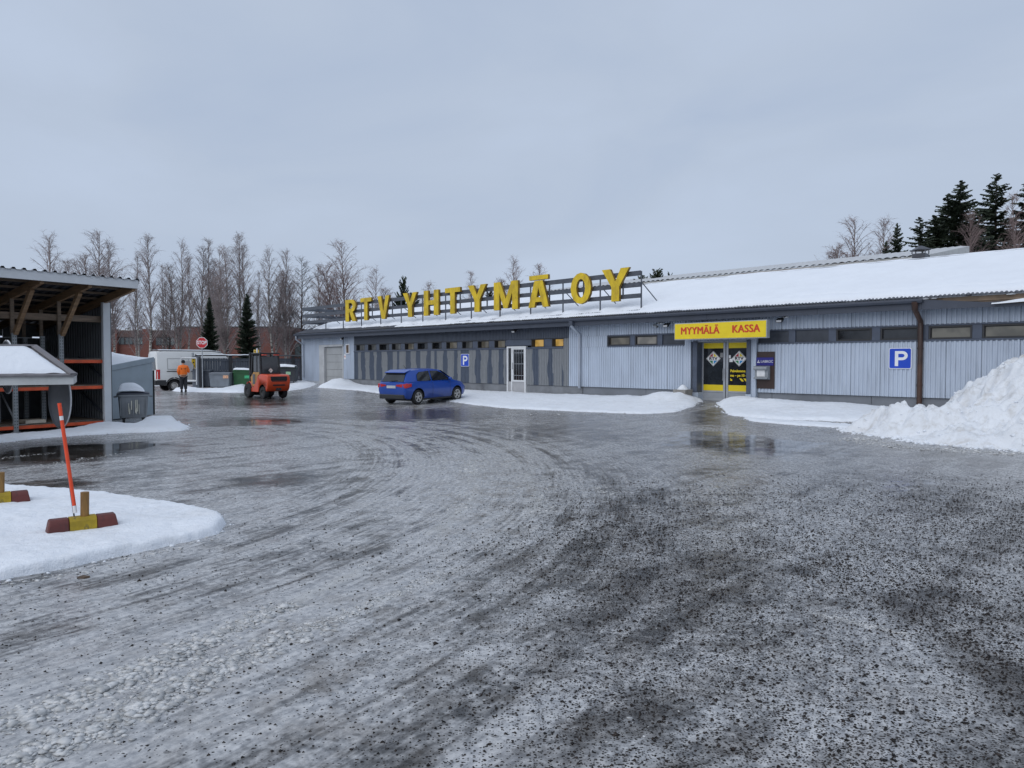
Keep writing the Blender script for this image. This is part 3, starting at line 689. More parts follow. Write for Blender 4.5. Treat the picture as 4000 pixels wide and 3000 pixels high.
for a, b in zip([s_dk]+[fs(q) for q in (1500, 1640, 1800, 1981, 2110)], [fs(q) for q in (1500, 1640, 1800, 1981, 2110)]+[s_le]):
    m = MB(); corr(m, a+0.003, b-0.003, 2.76, 3.34, 0, 0.105, 0.026); m.build('siding_panel', M_DKSID, bld, fix=False)
# windows of the dark part, set deep between piers
wins = [(1392,1425),(1438,1470),(1482,1519),(1531,1566),(1581,1617),(1631,1670),(1688,1725),(1743,1786),(1805,1846),(1866,1910),(1931,1974),(2075,2125),(2155,2202)]
MDIMW = emis('window_faint_glow', (0.13,0.14,0.15), 0.45, (0.03,0.032,0.036))  # faint pane glow stands in for dim reflections and interior
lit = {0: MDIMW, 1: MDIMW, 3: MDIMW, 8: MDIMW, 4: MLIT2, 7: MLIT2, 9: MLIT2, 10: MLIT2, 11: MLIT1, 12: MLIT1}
zb, zt = 2.375, 2.742; DEP = 0.24
for i, (p0, p1) in enumerate(wins):
    a, b = fs(p0), fs(p1)
    m = MB(); t_ = 0.03
    for bx in ((a-0.001, a+t_, 0.0, DEP+0.03, zb, zt), (b-t_, b+0.001, 0.0, DEP+0.03, zb, zt), (a+t_, b-t_, 0.0, DEP+0.03, zb-0.001, zb+t_), (a+t_, b-t_, 0.0, DEP+0.03, zt-t_, zt+0.001)): m.box(*bx)
    wo_ = m.build('window', M_DARKFR, bld)
    g_ = MB(); g_.box(a+t_, b-t_, DEP, DEP+0.012, zb+t_, zt-t_); g_.build('pane', lit.get(i, M_GLASS), wo_)
    if i < len(wins)-1 and i != 10:
        c_, d_ = b+0.002, fs(wins[i+1][0])-0.002
        m = MB(); m.box(c_, d_, 0.004, DEP+0.03, zb, zt); m.build('window_pier', M_FRAME, bld, bevel=0.006)
m = MB(); m.box(s_dk, fs(1392)-0.002, 0.004, 0.3, zb, zt); m.build('window_pier', M_FRAME, bld)
m = MB(); m.box(fs(1974)+0.002, fs(2075)-0.002, 0.004, 0.3, zb+0.08, zt+0.01); m.build('panel_above_door', M_FRAME, bld, bevel=0.006)
for a, b in ((s_dk, fs(1981)-0.02), (fs(2056)+0.02, fs(2200))):
    m = MB(); m.box(a, b, -0.045, 0.26, ZW0-0.035, zb-0.003); m.build('window_sill', M_FRAME, bld, bevel=0.008)
    m = MB(); m.box(a, b, -0.035, 0.10, zt+0.003, 2.765); m.build('drip_strip', M_DARKFR, bld)
# white glazed door
d0, d1 = fs(1981), fs(2055.5); DB, DT = 0.22, 2.43
do = MB()
for bx in ((d0, d0+0.09, -0.04, 0.10, DB, DT), (d1-0.09, d1, -0.04, 0.10, DB, DT), (d0+0.09, d1-0.09, -0.04, 0.10, DT-0.08, DT), (d0+0.30, d0+0.37, -0.03, 0.08, DB, DT-0.08)): do.box(*bx)
door = do.build('door', M_WHITE, bld, bevel=0.006)
m = MB(); m.box(d0+0.37, d1-0.09, 0.0, 0.04, DB+0.02, 0.75); m.box(d0+0.09, d0+0.30, 0.0, 0.04, DB+0.02, 0.75); m.build('kick_panel', pm('kick_panel_grey', (0.40,0.40,0.41), 0.4, 0.1, 3), door, bevel=0.005)
m = MB()
for bx in ((d0+0.37, d0+0.44, -0.02, 0.05, 0.75, DT-0.08), (d1-0.15, d1-0.09, -0.02, 0.05, 0.75, DT-0.08), (d0+0.44, d1-0.15, -0.02, 0.05, 0.75, 0.83), (d0+0.44, d1-0.15, -0.02, 0.05, DT-0.15, DT-0.08)): m.box(*bx)
m.build('door_leaf', M_WHITE, door, bevel=0.005)
m = MB(); m.box(d0+0.44, d1-0.15, 0.03, 0.042, 0.83, DT-0.15); m.build('pane', M_GLASS, door)
m = MB(); m.box(d0+0.46, d1-0.17, 0.036, 0.05, 2.02, DT-0.17)
m = MB(); m.box(d0+0.09, d0+0.30, 0.03, 0.042, 0.75, DT-0.08); m.build('side_pane', M_GLASS, door)
m = MB()
for z in (1.05, 1.60, 2.12): m.bar((d0+0.44, 0.015, z), (d1-0.15, 0.015, z), 0.012, 0.025)
for i in range(1, 4): m.bar((d0+0.44+(d1-d0-0.59)*i/4, 0.012, 0.83), (d0+0.44+(d1-d0-0.59)*i/4, 0.012, DT-0.15), 0.012, 0.012)
m.build('door_bars', M_STEEL, door)
m = MB(); m.bar((d0+0.41, -0.06, 1.35), (d0+0.41, -0.06, 1.65), 0.02, 0.02); m.bar((d0+0.41,-0.06,1.36),(d0+0.41,-0.02,1.36),0.018,0.018); m.bar((d0+0.41,-0.06,1.64),(d0+0.41,-0.02,1.64),0.018,0.018); m.build('handle', M_STEEL, door)
m = MB(); m.box(d0-0.1, d1+0.25, -0.5, 0.05, 0.02, 0.20); m.build('door_step', M_CONC, bld, bevel=0.01)

# right light part: sheets with visible joints
jr = [s_le+0.01]+[fs(q) for q in (2300, 2465, 2533, 2607)]+[s_ent0-0.02]
for a, b in zip(jr[:-1], jr[1:]):
    m = MB(); corr(m, a+0.004, b-0.004, ZS, ZW0, 0, 0.118); m.build('siding_panel', M_LIGHT, bld, fix=False)
    m = MB(); corr(m, a+0.004, b-0.004, ZW1, 3.34, 0, 0.118); m.build('siding_panel', M_LIGHT, bld, fix=False)
m = MB(); corr(m, s_le+0.01, fs(2372), ZW0+0.002, ZW1-0.002, 0, 0.118); m.build('siding_panel', M_LIGHT, bld, fix=False)
jr = [s_ent1+0.02]+[fs(q) for q in (3051, 3109, 3213, 3324, 3439, 3580, 3695, 3834, 3984)]+[10.4, 11.4, 12.4, 13.5, 15, 17, 19, SR]
for a, b in zip(jr[:-1], jr[1:]):
    m = MB(); corr(m, a+0.004, b-0.004, ZS, ZW0, 0, 0.125); m.build('siding_panel', M_LIGHT, bld, fix=False)
    m = MB(); corr(m, a+0.004, b-0.004, ZW1, 3.34, 0, 0.125); m.build('siding_panel', M_LIGHT, bld, fix=False)
m = MB(); corr(m, s_ent0-0.02, s_ent1+0.02, ZW1, 3.34, 0, 0.118); m.build('siding_panel', M_LIGHT, bld, fix=False)
# window band
def wband(sa, sb):
    m = MB(); m.box(sa, sb, -0.03, 0.10, ZW0-0.03, ZW0+0.035); m.box(sa, sb, -0.03, 0.10, ZW1-0.035, ZW1+0.02); m.build('window_band', M_FRAME, bld, bevel=0.006)
def win(p0, p1, mat, blind=False):
    a, b = (fs(p0) if p0 < 5000 else p0-10000), (fs(p1) if p1 < 4200 else p1-10000); z0, z1 = ZW0+0.037, ZW1-0.037; t_ = 0.05
    m = MB()
    if not blind:
        for bx in ((a, a+t_, -0.012, 0.12, z0, z1), (b-t_, b, -0.012, 0.12, z0, z1), (a+t_, b-t_, -0.012, 0.12, z0, z0+t_), (a+t_, b-t_, -0.012, 0.12, z1-t_, z1)): m.box(*bx)
        o = m.build('window', M_DARKFR, bld, bevel=0.004)
        g_ = MB(); g_.box(a+t_, b-t_, 0.07, 0.082, z0+t_, z1-t_); g_.build('pane', mat, o)
        g_ = MB(); g_.box(a+t_, a+t_+0.02, 0.055, 0.069, z0+t_, z1-t_); g_.box(a+t_+0.02, b-t_, 0.055, 0.069, z1-t_-0.02, z1-t_); g_.build('glazing_bead', M_PLASTIC, o)
    else:
        m.box(a, b, 0.03, 0.10, z0, z1); m.build('blind_panel', mat, bld)
def pier(p0, p1):
    m = MB(); m.box(fs(p0)+0.002, fs(p1)-0.002, -0.02, 0.10, ZW0+0.036, ZW1-0.036); m.build('window_pier', M_FRAME, bld, bevel=0.006)
wband(fs(2374), s_ent0-0.01); wband(s_ent1+0.01, SR)
MDIMW2 = emis('window_grey_glow', (0.30,0.29,0.27), 0.45, (0.06,0.06,0.06))  # faint grey glow is put into the pane itself
win(2376, 2462, MLIT2); pier(2462, 2480)
win(2480, 2568, MDIMW2); pier(2568, 2587); win(2587, 2679, M_GLASSB, True)
win(2962, 3080, M_GLASSB, True); pier(3080, 3106); win(3106, 3235, M_GLASSB, True); pier(3235, 3265)
win(3265, 3404, M_GLASS); pier(3404, 3437); win(3437, 3585, M_GLASS); pier(3585, 3625)
M_DIM = emis('interior_dim', (0.30, 0.295, 0.26), 0.28, (0.05, 0.05, 0.05))
win(3625, 3795, M_DIM); pier(3795, 3834)
sA = fs(3834)
win(3834, 10000+sA+1.55, M_DIM)
for k in range(4):
    a = sA+1.75+k*1.85; m = MB(); m.box(a-0.18, a-0.02, -0.02, 0.10, ZW0+0.036, ZW1-0.036); m.build('window_pier', M_FRAME, bld); win(10000+a, 10000+a+1.6, M_GLASS)

# entrance: portal, dark slabs and two glazed doors set back
EB = 0.24
m = MB(); corr(m, s_ent0, fs(2704), EB, ZW1, -0.10, 0.10, 0.012); m.box(s_ent0, fs(2704), -0.098, 0.3, EB, ZW1); m.build('portal_side', M_LIGHT, bld, fix=False)
m = MB(); corr(m, fs(2931), s_ent1, EB, ZW1, -0.10, 0.10, 0.012); m.box(fs(2931), s_ent1, -0.098, 0.3, EB, ZW1); m.build('portal_side', M_LIGHT, bld, fix=False)
m = MB(); corr(m, fs(2704)+0.003, fs(2931)-0.003, 2.46, ZW1, -0.09, 0.12, 0.015); m.box(fs(2704)+0.003, fs(2931)-0.003, -0.088, 0.3, 2.46, ZW1); m.build('portal_head', M_LIGHT, bld, fix=False)
for p0, p1 in ((2704.5, 2722), (2914.5, 2930.5)):
    a, b = fs(p0, -0.16), fs(p1, -0.16)
    m = MB(); m.box(a, b, -0.16, 0.27, 0.55, 2.46); m.build('portal_slab', M_FRAME, bld, bevel=0.008)
    m = MB(); m.box(a-0.03, b+0.03, -0.15, 0.27, 0.10, 0.548); m.build('portal_foot', M_LIGHT, bld, bevel=0.008)
DO = 0.24
l0, l1 = fs(2741, DO), fs(2834.5, DO); r0, r1 = fs(2837.5, DO), fs(2931, DO)
m = MB(); m.box(fs(2722, -0.1), l0-0.003, -0.02, DO+0.1, EB, 2.46); m.build('door_jamb', M_GREYALU, bld)
m = MB(); m.box(l0-0.1, r1+0.02, -0.12, 0.0, 2.43, 2.462); m.build('door_head', M_GREYALU, bld)
M_BLKT = pm('black_print', (0.01,0.01,0.01), 0.5); M_WPR = pm('white_print', (0.80,0.80,0.80), 0.5)
M_DR, M_DY, M_DG, M_DB = pm('logo_red', (0.45,0.02,0.02), 0.4), pm('logo_yellow', (0.80,0.62,0.03), 0.4), pm('logo_green', (0.01,0.20,0.07), 0.4), pm('logo_blue', (0.01,0.27,0.62), 0.4)
def shop_door(a, b, lx, extra):
    f = 0.085; m = MB()
    for bx in ((a, a+f, DO-0.03, DO+0.03, EB, 2.43), (b-f, b, DO-0.03, DO+0.03, EB, 2.43), (a+f, b-f, DO-0.03, DO+0.03, EB, EB+0.09), (a+f, b-f, DO-0.03, DO+0.03, 0.56, 0.62), (a+f, b-f, DO-0.03, DO+0.03, 2.40, 2.43)): m.box(*bx)
    d = m.build('entrance_door', M_GREYALU, bld, bevel=0.006)
    m = MB(); m.box(a+f, b-f, DO-0.012, DO+0.012, EB+0.09, 0.56); m.build('kick_panel', pm('door_kick_panel', (0.33,0.35,0.38), 0.45, 0.06), d)
    m = MB(); m.box(a+f, b-f, DO, DO+0.012, 0.62, 2.40); m.build('pane', M_GLASS, d)
    m = MB(); m.box(a+f, b-f, DO-0.004, DO-0.001, 2.20, 2.40); m.build('yellow_strip', M_YELLOW, d)
    m = MB(); m.box(a+f, b-f, DO-0.004, DO-0.001, 0.62, 0.84); m.build('yellow_strip', M_YELLOW, d)
    cx, cz, rx, rz = lx, 1.815, 0.30, 0.285; y = DO-0.004
    m = MB()
    def dia(k, dy, mi):
        m.add([(cx-rx*k, y-dy, cz), (cx, y-dy, cz-rz*k), (cx+rx*k, y-dy, cz), (cx, y-dy, cz+rz*k)], [(0,1,2,3)], mi)
    dia(1.0, 0, 0); dia(0.95, 0.0015, 1); dia(0.91, 0.003, 0); 
    g_ = 0.02; k = 0.80; bt = 0.075
    for sx, szn, mi in ((-1,1,2),(1,1,3),(-1,-1,4),(1,-1,5)):
        z_in = bt; top = rz*k
        w_ = rx*k*(1-z_in/(rz*k))
        m.add([(cx+sx*g_, y-0.0045, cz+szn*z_in), (cx+sx*w_, y-0.0045, cz+szn*z_in), (cx+sx*g_, y-0.0045, cz+szn*(top-g_))], [(0,1,2)], mi)
    m.build('logo', [M_WPR, M_BLKT, M_DR, M_DY, M_DG, M_DB], d, fix=False)
    lettering('RTV', 0.155, M_BLKT, d, (cx, y-0.008, cz), bold=0.0, heavy=0.008, ext=0.0005, sx=1.2)
    return d
dl = shop_door(l0, l1, fs(2786, DO), False)
dr = shop_door(r0, r1, fs(2887, DO), True)
m = MB(); m.box(fs(2813,DO), fs(2824,DO), DO-0.006, DO-0.002, 1.86, 2.03); m.build('notice', pm('notice_grey', (0.25,0.25,0.25), 0.5), dl)
m = MB(); m.box(fs(2849,DO), fs(2862,DO), DO-0.006, DO-0.002, 1.69, 1.81); m.box(fs(2847,DO), fs(2854,DO), DO-0.006, DO-0.002, 1.83, 1.94); m.build('notice', M_WPR, dr)
xr = fs(2853, DO)
for z, tx in ((1.36, 'Palvelemme'), (1.195, 'ma \u2013 pe 10 \u2013'), (1.04, 'la')):
    lettering(tx, 0.135, M_YELLOW, dr, (xr, DO-0.006, z), align='LEFT', bold=0.0, heavy=0.006, ext=0.001, sx=0.92)
m = MB(); xs0 = fs(2888, DO)
for i in range(2): m.add([(xs0+i*0.16, DO-0.006, 1.09), (xs0+i*0.16+0.09, DO-0.006, 1.09), (xs0+i*0.16+0.19, DO-0.006, 0.985), (xs0+i*0.16+0.10, DO-0.006, 0.985)], [(0,1,2,3)])
m.build('hazard_sticker', M_YELLOW, dr, fix=False)
m = MB(); m.bar((l1-0.05, DO-0.09, 1.0), (l1-0.05, DO-0.09, 1.45), 0.025, 0.025); m.build('handle', M_STEEL, dl)
m = MB(); m.box(l0-0.2, r1+0.3, -0.75, 0.2, 0.0, 0.225); m.build('doorstep', pm('wet_concrete', (0.11,0.105,0.095), 0.4, 0.2, 3), bld, bevel=0.015)

# eaves: fascia, soffit, gutter, corrugated roof
sE = fs(1155, OH); sB = fs(3594, OH); TOPL = 3.40
cutsF = [sE, -27, -22.5, -18, -13.5, -9, -4.5, 0, 4.0, sB]
for a, b in zip(cutsF[:-1], cutsF[1:]):
    m = MB(); m.box(a+0.002, b-0.002, OH, OH+0.04, ZF, ZGUT-0.10); m.build('fascia_board', M_FASCIA, bld, bevel=0.004)
m = MB(); m.box(sE, SR, OH+0.04, 0.42, 3.34, 3.365); m.build('soffit', M_FASCIA, bld)
def gutter(a, b, za=0, zb_=0, mat=M_FASCIA):
    pr = [(OH-0.13, ZGUT), (OH-0.135, ZGUT-0.06), (OH-0.10, ZGUT-0.12), (OH-0.04, ZGUT-0.125), (OH-0.003, ZGUT-0.09), (OH-0.003, ZGUT), (OH-0.02, ZGUT), (OH-0.025, ZGUT-0.08), (OH-0.10, ZGUT-0.09), (OH-0.115, ZGUT)]
    m = MB(); m.loft([[(a, y, z+za) for y, z in pr], [(b, y, z+zb_) for y, z in pr]]); return m.build('gutter', mat, bld)
gutter(sE-0.03, sB+0.05)
# fallen stretch of fascia past the downspout
a, b = sB+0.003, fs(3885, OH)
m = MB(); m.loft([[(a, OH, ZF), (a, OH+0.04, ZF), (a, OH+0.04, ZGUT-0.02), (a, OH, ZGUT-0.02)], [(b, OH-0.01, ZF-0.02), (b, OH+0.03, ZF-0.02), (b, OH+0.03, ZF+0.10), (b, OH-0.01, ZF+0.10)]]); m.build('fascia_board', M_FASCIA, bld)
m = MB(); m.box(b+0.003, SR, OH+0.02, OH+0.06, ZF-0.02, ZF+0.05); m.build('fascia_board', M_FASCIA, bld)
m = MB(); m.box(sB+0.06, SR, OH+0.075, OH+0.11, ZF+0.06, ZGUT+0.01); m.build('subfascia', M_SOFF, bld)
m = MB(); m.loft([[(sB+0.06,OH+0.045,3.40),(sB+0.06,OH+0.073,3.40),(sB+0.06,OH+0.073,3.44),(sB+0.06,OH+0.045,3.44)],[(SR,OH+0.045,3.44),(SR,OH+0.073,3.44),(SR,OH+0.073,3.48),(SR,OH+0.045,3.48)]]); m.build('batten', M_SOFF, bld)
X, Y = np.meshgrid(np.arange(fs(3870,OH), SR, 0.06), np.linspace(OH-0.10, OH+0.06, 8), indexing='ij')
Hs = 0.05+0.10*sst((X-X.min())/0.9)*(0.8+0.4*fbm(X*3, Y*9, 5, 3)); Hs[:, 0] *= 0.3
m = MB(); m.grid(X, Y, ZF+0.04+Hs); m.add([], []); m.build('snow_on_fascia', M_SNOW, bld, smooth='all', fix=False)
# roof sheet, both slopes
def roof_sheet(s0, s1, y0, y1, per, amp, zf, z_off=0.0):
    n = int((s1-s0)/per); xs = []
    for i in range(n):
        for k in range(6): xs.append((s0+(i+k/6)*per, amp*max(0, math.sin(math.pi*(k/6)*1.0))))
    xs.append((s1, 0)); k = len(xs)
    vv = [(a, y, zf(y)+b+z_off) for y in (y0, y1) for a, b in xs]
    return MB().add(vv, [(i, i+1, k+i+1, k+i) for i in range(k-1)])
m = roof_sheet(sE-0.02, SR, OH-0.06, RIDGE_Y, 0.115, 0.038, roofz); m.build('roof', M_ROOF, bld, fix=False)
m = MB(); zr = roofz(RIDGE_Y); m.add([(sE-0.02, RIDGE_Y, zr), (SR, RIDGE_Y, zr), (SR, 10.6, zr-5.6*SLOPE), (sE-0.02, 10.6, zr-5.6*SLOPE)], [(0,1,2,3)]); m.build('roof_back', M_ROOF, bld, fix=False)
m = MB(); m.bar((sE, RIDGE_Y, zr+0.085), (SR, RIDGE_Y, zr+0.085), 0.34, 0.05); m.build('ridge_cap', M_ROOF, bld)
m = MB(); m.bar((sE-0.03, OH, roofz(OH)-0.03), (sE-0.03, RIDGE_Y, zr-0.03), 0.05, 0.16); m.build('bargeboard', M_FASCIA, bld)
# snow lying on the front slope, melted off behind the sign posts
sp_px = [1272,1340,1411,1486,1566,1650,1739,1839,1951,2070,2196,2341,2501]
SPY = 0.12; sps = [fs(q, SPY) for q in sp_px]
xs = np.arange(sE+0.05, SR, 0.07); yv = np.concatenate([np.arange(OH-0.02, 1.4, 0.07), np.arange(1.4, RIDGE_Y+0.05, 0.28)])
X, Y = np.meshgrid(xs, yv, indexing='ij')
low = OH+0.10+0.30*sst((sps[5]-X)/4)+0.16*(fbm(X*1.3, X*0, 2, 3)-0.5)+0.10*(fbm(X*5, X*0, 7, 2)-0.5)
low = low-0.12*sst((X-8)/3)
leftmelt = sst((-22-X)/9); low = low+0.55*leftmelt
gab = 0.5*sst((sE+6-X)/6)
D = Y-low
Hs = 0.13*(1-np.exp(-np.maximum(D, 0)/0.12))*(1+0.3*(fbm(X*0.9, Y*0.9, 14, 3)-0.5)*2)+0.012*(fbm(X*4, Y*4, 15, 3)-0.5)
Hs = Hs-0.045*sst((X+4)/6)*np.exp(-((D-0.42-0.25*fbm(X*1.1, X*0, 61, 3))/0.05)**2)
for s_ in sps[1:]:
    L = np.where(X < s_, (s_-X)/2.0, (X-s_)/0.25); dn = np.abs(Y-(SPY-0.16)+0.06*L)
    Hs = Hs-0.20*np.exp(-(dn/0.16)**2)*np.exp(-np.maximum(L, 0)**1.5*1.4)*(0.45+1.1*fbm(X*7, Y*1.2, 19, 2))
for s_ in sps: Hs = Hs-0.12*np.exp(-((X-s_-0.05)**2+(Y-SPY-1.15)**2)/0.03)
D2 = (X-sE-0.35)-0.9*np.exp(-(Y-OH)/0.9)-0.25*(fbm(Y*1.5, Y*0, 33, 3)-0.5)
Hs = np.where((D > 0) & (D2 > 0), Hs*(1-np.exp(-np.maximum(D2, 0)/0.15)), -1)
Zr = 3.58+(Y-OH)*SLOPE
Zs = np.where(Hs > 0, Zr+Hs+0.03, Zr-0.05)
kp = (np.maximum(np.maximum(Hs[:-1,:-1], Hs[1:,1:]), np.maximum(Hs[1:,:-1], Hs[:-1,1:])) > -0.02)
m = MB(); m.grid(X, Y, Zs, kp); rs = m.build('roof_snow', M_SNOWR, bld, smooth='all', fix=False); rs['kind'] = 'stuff'
# downspouts
def spout(s, y0, zt_, zb_, mat, r_=0.055):
    m = MB(); m.tube([(s-0.0, OH-0.06, zt_), (s, OH-0.06, zt_-0.22), (s+0.02, -0.11, zt_-0.55), (s+0.02, -0.10, zt_-0.7), (s+0.02, -0.10, zb_)], [r_*1.25, r_, r_, r_, r_], 10)
    o = m.build('downspout', mat, bld, smooth=50)
    b = MB()
    for z in (1.0, 2.1): b.lathe([(r_+0.012, -0.02), (r_+0.012, 0.02)], 10, c=(s+0.02, -0.10, z))
    b.build('clip', mat, o)
M_SPL = pm('pale_downspout', (0.36,0.40,0.46), 0.45, 0.1, 2)
spout(fs(2268), 0, 3.44, 0.55, M_SPL, 0.06); spout(fs(1190), 0, 3.42, 0.62, M_SPL, 0.05); spout(fs(3594), 0, 3.46, 0.35, M_RUSTP, 0.075)
m = MB(); m.box(fs(2268)-0.10, fs(2268)+0.10, OH-0.14, OH-0.001, ZF+0.02, ZGUT-0.1); m.build('rainwater_head', M_FASCIA, bld, bevel=0.01)
m = MB(); m.cyl((fs(3560,0), 1.4, roofz(1.4)), (fs(3560,0), 1.4, roofz(1.4)+0.05), 0.05)
# roof vent
rv = thing('roof_vent', 'small dark chimney vent with cap poking above the roof ridge', 'roof vent', (*fw(fs(3587, 5.6), 5.6), RIDGE_Z-0.12), TH)
m = MB(); m.box(-0.22, 0.22, -0.22, 0.22, 0, 0.50); m.build('shaft', M_ROOF, rv, bevel=0.01)
m = MB(); m.lathe([(0.36, 0.62), (0.36, 0.65), (0.05, 0.80)], 4); m.build('cap', M_ROOF, rv)
m = MB(); [m.bar((x, y, 0.5), (x, y, 0.63), 0.03, 0.03) for x in (-0.22, 0.22) for y in (-0.22, 0.22)]; m.build('cap_legs', M_ROOF, rv)
# ------------------------------------------------------------------ big rooftop sign: posts, three rails, braces and the letters
s0 = fs(1184, SPY); s1 = fs(2501, SPY)
sg = fthing('rooftop_sign', 'long rooftop frame of grey rails carrying big yellow letters RTV YHTYMÄ OY', 'rooftop sign', s0, SPY, 0)
ROOF0 = roofz(SPY)+0.05
ZT = EYE+3.69
rails = [(ZT-0.20, ZT), (ZT-0.66, ZT-0.47), (ZT-1.10, ZT-0.92)]
Ls = s1-s0
for z0, z1 in rails:
    m = MB(); m.box(0, Ls, -0.02, 0.015, z0, z1); m.build('rail', M_DSTEEL, sg)
RETL = 3.45
for z0, z1 in rails:
    m = MB(); m.box(0.0, 0.035, 0.02, RETL, z0, z1); m.build('side_rail', M_DSTEEL, sg)
for s_ in sps:
    x = s_-s0
    m = MB(); m.bar((x, 0.045, ROOF0-0.1), (x, 0.045, ZT-0.02), 0.045, 0.045); m.build('post', M_DSTEEL, sg)
    m = MB(); m.bar((x+0.03, 0.07, ZT-0.5), (x+0.05, 1.15, roofz(SPY+1.15)+0.03), 0.03, 0.03); m.build('brace', M_DSTEEL, sg)
    if -26 < s_ < s1-0.5:
        x2 = x+1.2
        m = MB(); m.bar((x2, 0.045, rails[2][0]), (x2, 0.045, ZT-0.02), 0.06, 0.04); m.build('rail_strut', M_DSTEEL, sg)
for y in (1.2, 2.4, 3.4):
    m = MB(); m.bar((0.055, y, roofz(SPY+y)-0.05), (0.055, y, ZT-0.02), 0.045, 0.045); m.build('post', M_DSTEEL, sg)
    m = MB(); m.bar((0.08, y, ZT-0.5), (1.1, y, roofz(SPY+y)+0.05), 0.03, 0.03); m.build('brace', M_DSTEEL, sg)
ZB_, ZTT = EYE+2.50, EYE+3.85
st = 0.26
def arc(cx, cz, rx, rz, a0, a1, n): return [(cx+rx*math.cos(R(a0+(a1-a0)*i/n)), cz+rz*math.sin(R(a0+(a1-a0)*i/n))) for i in range(n+1)]
def glyph(ch):
    """outline(s) in a unit box, stroke widths in unit-box terms"""
    w, h = 0.30, 0.18
    if ch == 'T': return [[(0,1-h),(0,1),(1,1),(1,1-h),(0.5+w/2,1-h),(0.5+w/2,0),(0.5-w/2,0),(0.5-w/2,1-h)]]
    if ch == 'V': return [[(0,1),(0.30,1),(0.5,0.30),(0.70,1),(1,1),(0.64,0),(0.36,0)]]
    if ch == 'Y': return [[(0,1),(0.30,1),(0.5,0.60),(0.70,1),(1,1),(0.64,0.44),(0.64,0),(0.36,0),(0.36,0.44)]]
    if ch == 'H': return [[(0,0),(0,1),(0.31,1),(0.31,0.60),(0.69,0.60),(0.69,1),(1,1),(1,0),(0.69,0),(0.69,0.42),(0.31,0.42),(0.31,0)]]
    if ch == 'M': return [[(0,0),(0,1),(0.26,1),(0.5,0.38),(0.74,1),(1,1),(1,0),(0.77,0),(0.77,0.60),(0.58,0.05),(0.42,0.05),(0.23,0.60),(0.23,0)]]
    return None
LET = [('R',1351,1396),('T',1409,1456),('V',1476,1526),('Y',1575,1634),('H',1656,1718),('T',1739,1802),('Y',1828,1904),('M',1929,2027),('A',2062,2149),('O',2228,2311),('Y',2349,2460)]
yF, yB = -0.20, -0.05
for ch, p0, p1 in LET:
    a, b = fs(p0, SPY-0.2)-s0, fs(p1-5, SPY-0.2)-s0; W_ = b-a; Hh = ZTT-ZB_
    T = lambda pts: [(a+x*W_, ZB_+z*Hh) for x, z in pts]
    def shape(m, y0, y1, k):
        if ch == 'O':
            m.ringprism(T(arc(0.5, 0.5, 0.5, 0.5, 0, 337.5, 15)), T(arc(0.5, 0.5, 0.22, 0.30, 0, 337.5, 15)), y0, y1, k)
        elif ch == 'R':
            m.prism(T([(0,0),(0,1),(0.32,1),(0.32,0)]), y0, y1, k)
            o_ = [(0.32,1)]+arc(0.55,0.71,0.43,0.29,90,-90,10)+[(0.32,0.42)]; i_ = [(0.32,0.84)]+arc(0.52,0.71,0.17,0.13,90,-90,10)+[(0.32,0.58)]
            o2 = T(o_); i2 = T(i_); m.prism(o2+i2[::-1], y0, y1, k)
            m.prism(T([(0.40,0.42),(0.70,0.42),(1,0),(0.66,0)]), y0, y1, k)
        elif ch == 'A':
            hh = 0.90
            m.prism(T([(0,0),(0.34,hh),(0.66,hh),(1,0),(0.70,0),(0.62,0.20),(0.38,0.20),(0.30,0)]), y0, y1, k) if False else None
            m.prism(T([(0.02,0),(0.31,hh),(0.50,hh),(0.50,0.68),(0.41,0.34),(0.50,0.34),(0.50,0.18),(0.35,0.18),(0.30,0)]), y0, y1, k)
            m.prism(T([(0.50,hh),(0.69,hh),(0.98,0),(0.70,0),(0.65,0.18),(0.50,0.18),(0.50,0.34),(0.59,0.34),(0.50,0.68)]), y0, y1, k)
        else:
            for g in glyph(ch): m.prism(T(g), y0, y1, k)
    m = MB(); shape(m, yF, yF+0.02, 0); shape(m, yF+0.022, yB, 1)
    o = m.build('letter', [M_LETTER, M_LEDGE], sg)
    if ch == 'A':
        m = MB(); m.box(a+W_*0.06, a+W_*0.94, yF-0.003, yF+0.02, ZB_+Hh*0.93, ZB_+Hh*1.08, 0); m.box(a+W_*0.06, a+W_*0.94, yF+0.022, yB, ZB_+Hh*0.93, ZB_+Hh*1.08, 1); m.build('letter_bar', [M_LETTER, M_LEDGE], sg)

# ------------------------------------------------------------------ lit-box sign over the entrance
SO = -0.75
a, b = fs(2633, SO), fs(2994, SO); c = (a+b)/2; hw = (b-a)/2
es = fthing('entrance_sign', 'yellow box sign with red letters MYYMÄLÄ KASSA over the entrance', 'shop sign', c, SO, 2.51)
m = MB(); m.box(-hw, hw, 0, 0.22, 0, 0.62); m.build('box', M_GREYALU, es, bevel=0.01)
m = MB(); m.box(-hw+0.03, hw-0.03, -0.012, -0.001, 0.03, 0.59); m.build('face', M_YELLOW, es)
m = MB()
for x in (-hw*0.6, hw*0.6): m.box(x-0.04, x+0.04, 0.22, 0.70, 0.42, 0.50)
m.build('bracket', M_DSTEEL, es)
lettering('MYYM\u00c4L\u00c4', 0.37, M_RED, es, (fs(2732, SO)-c, -0.016, 0.315), bold=0.0, sx=0.90, space=1.05, heavy=0.014)
lettering('KASSA', 0.37, M_RED, es, (fs(2912, SO)-c, -0.016, 0.325), bold=0.0, sx=0.92, space=1.07, heavy=0.014)

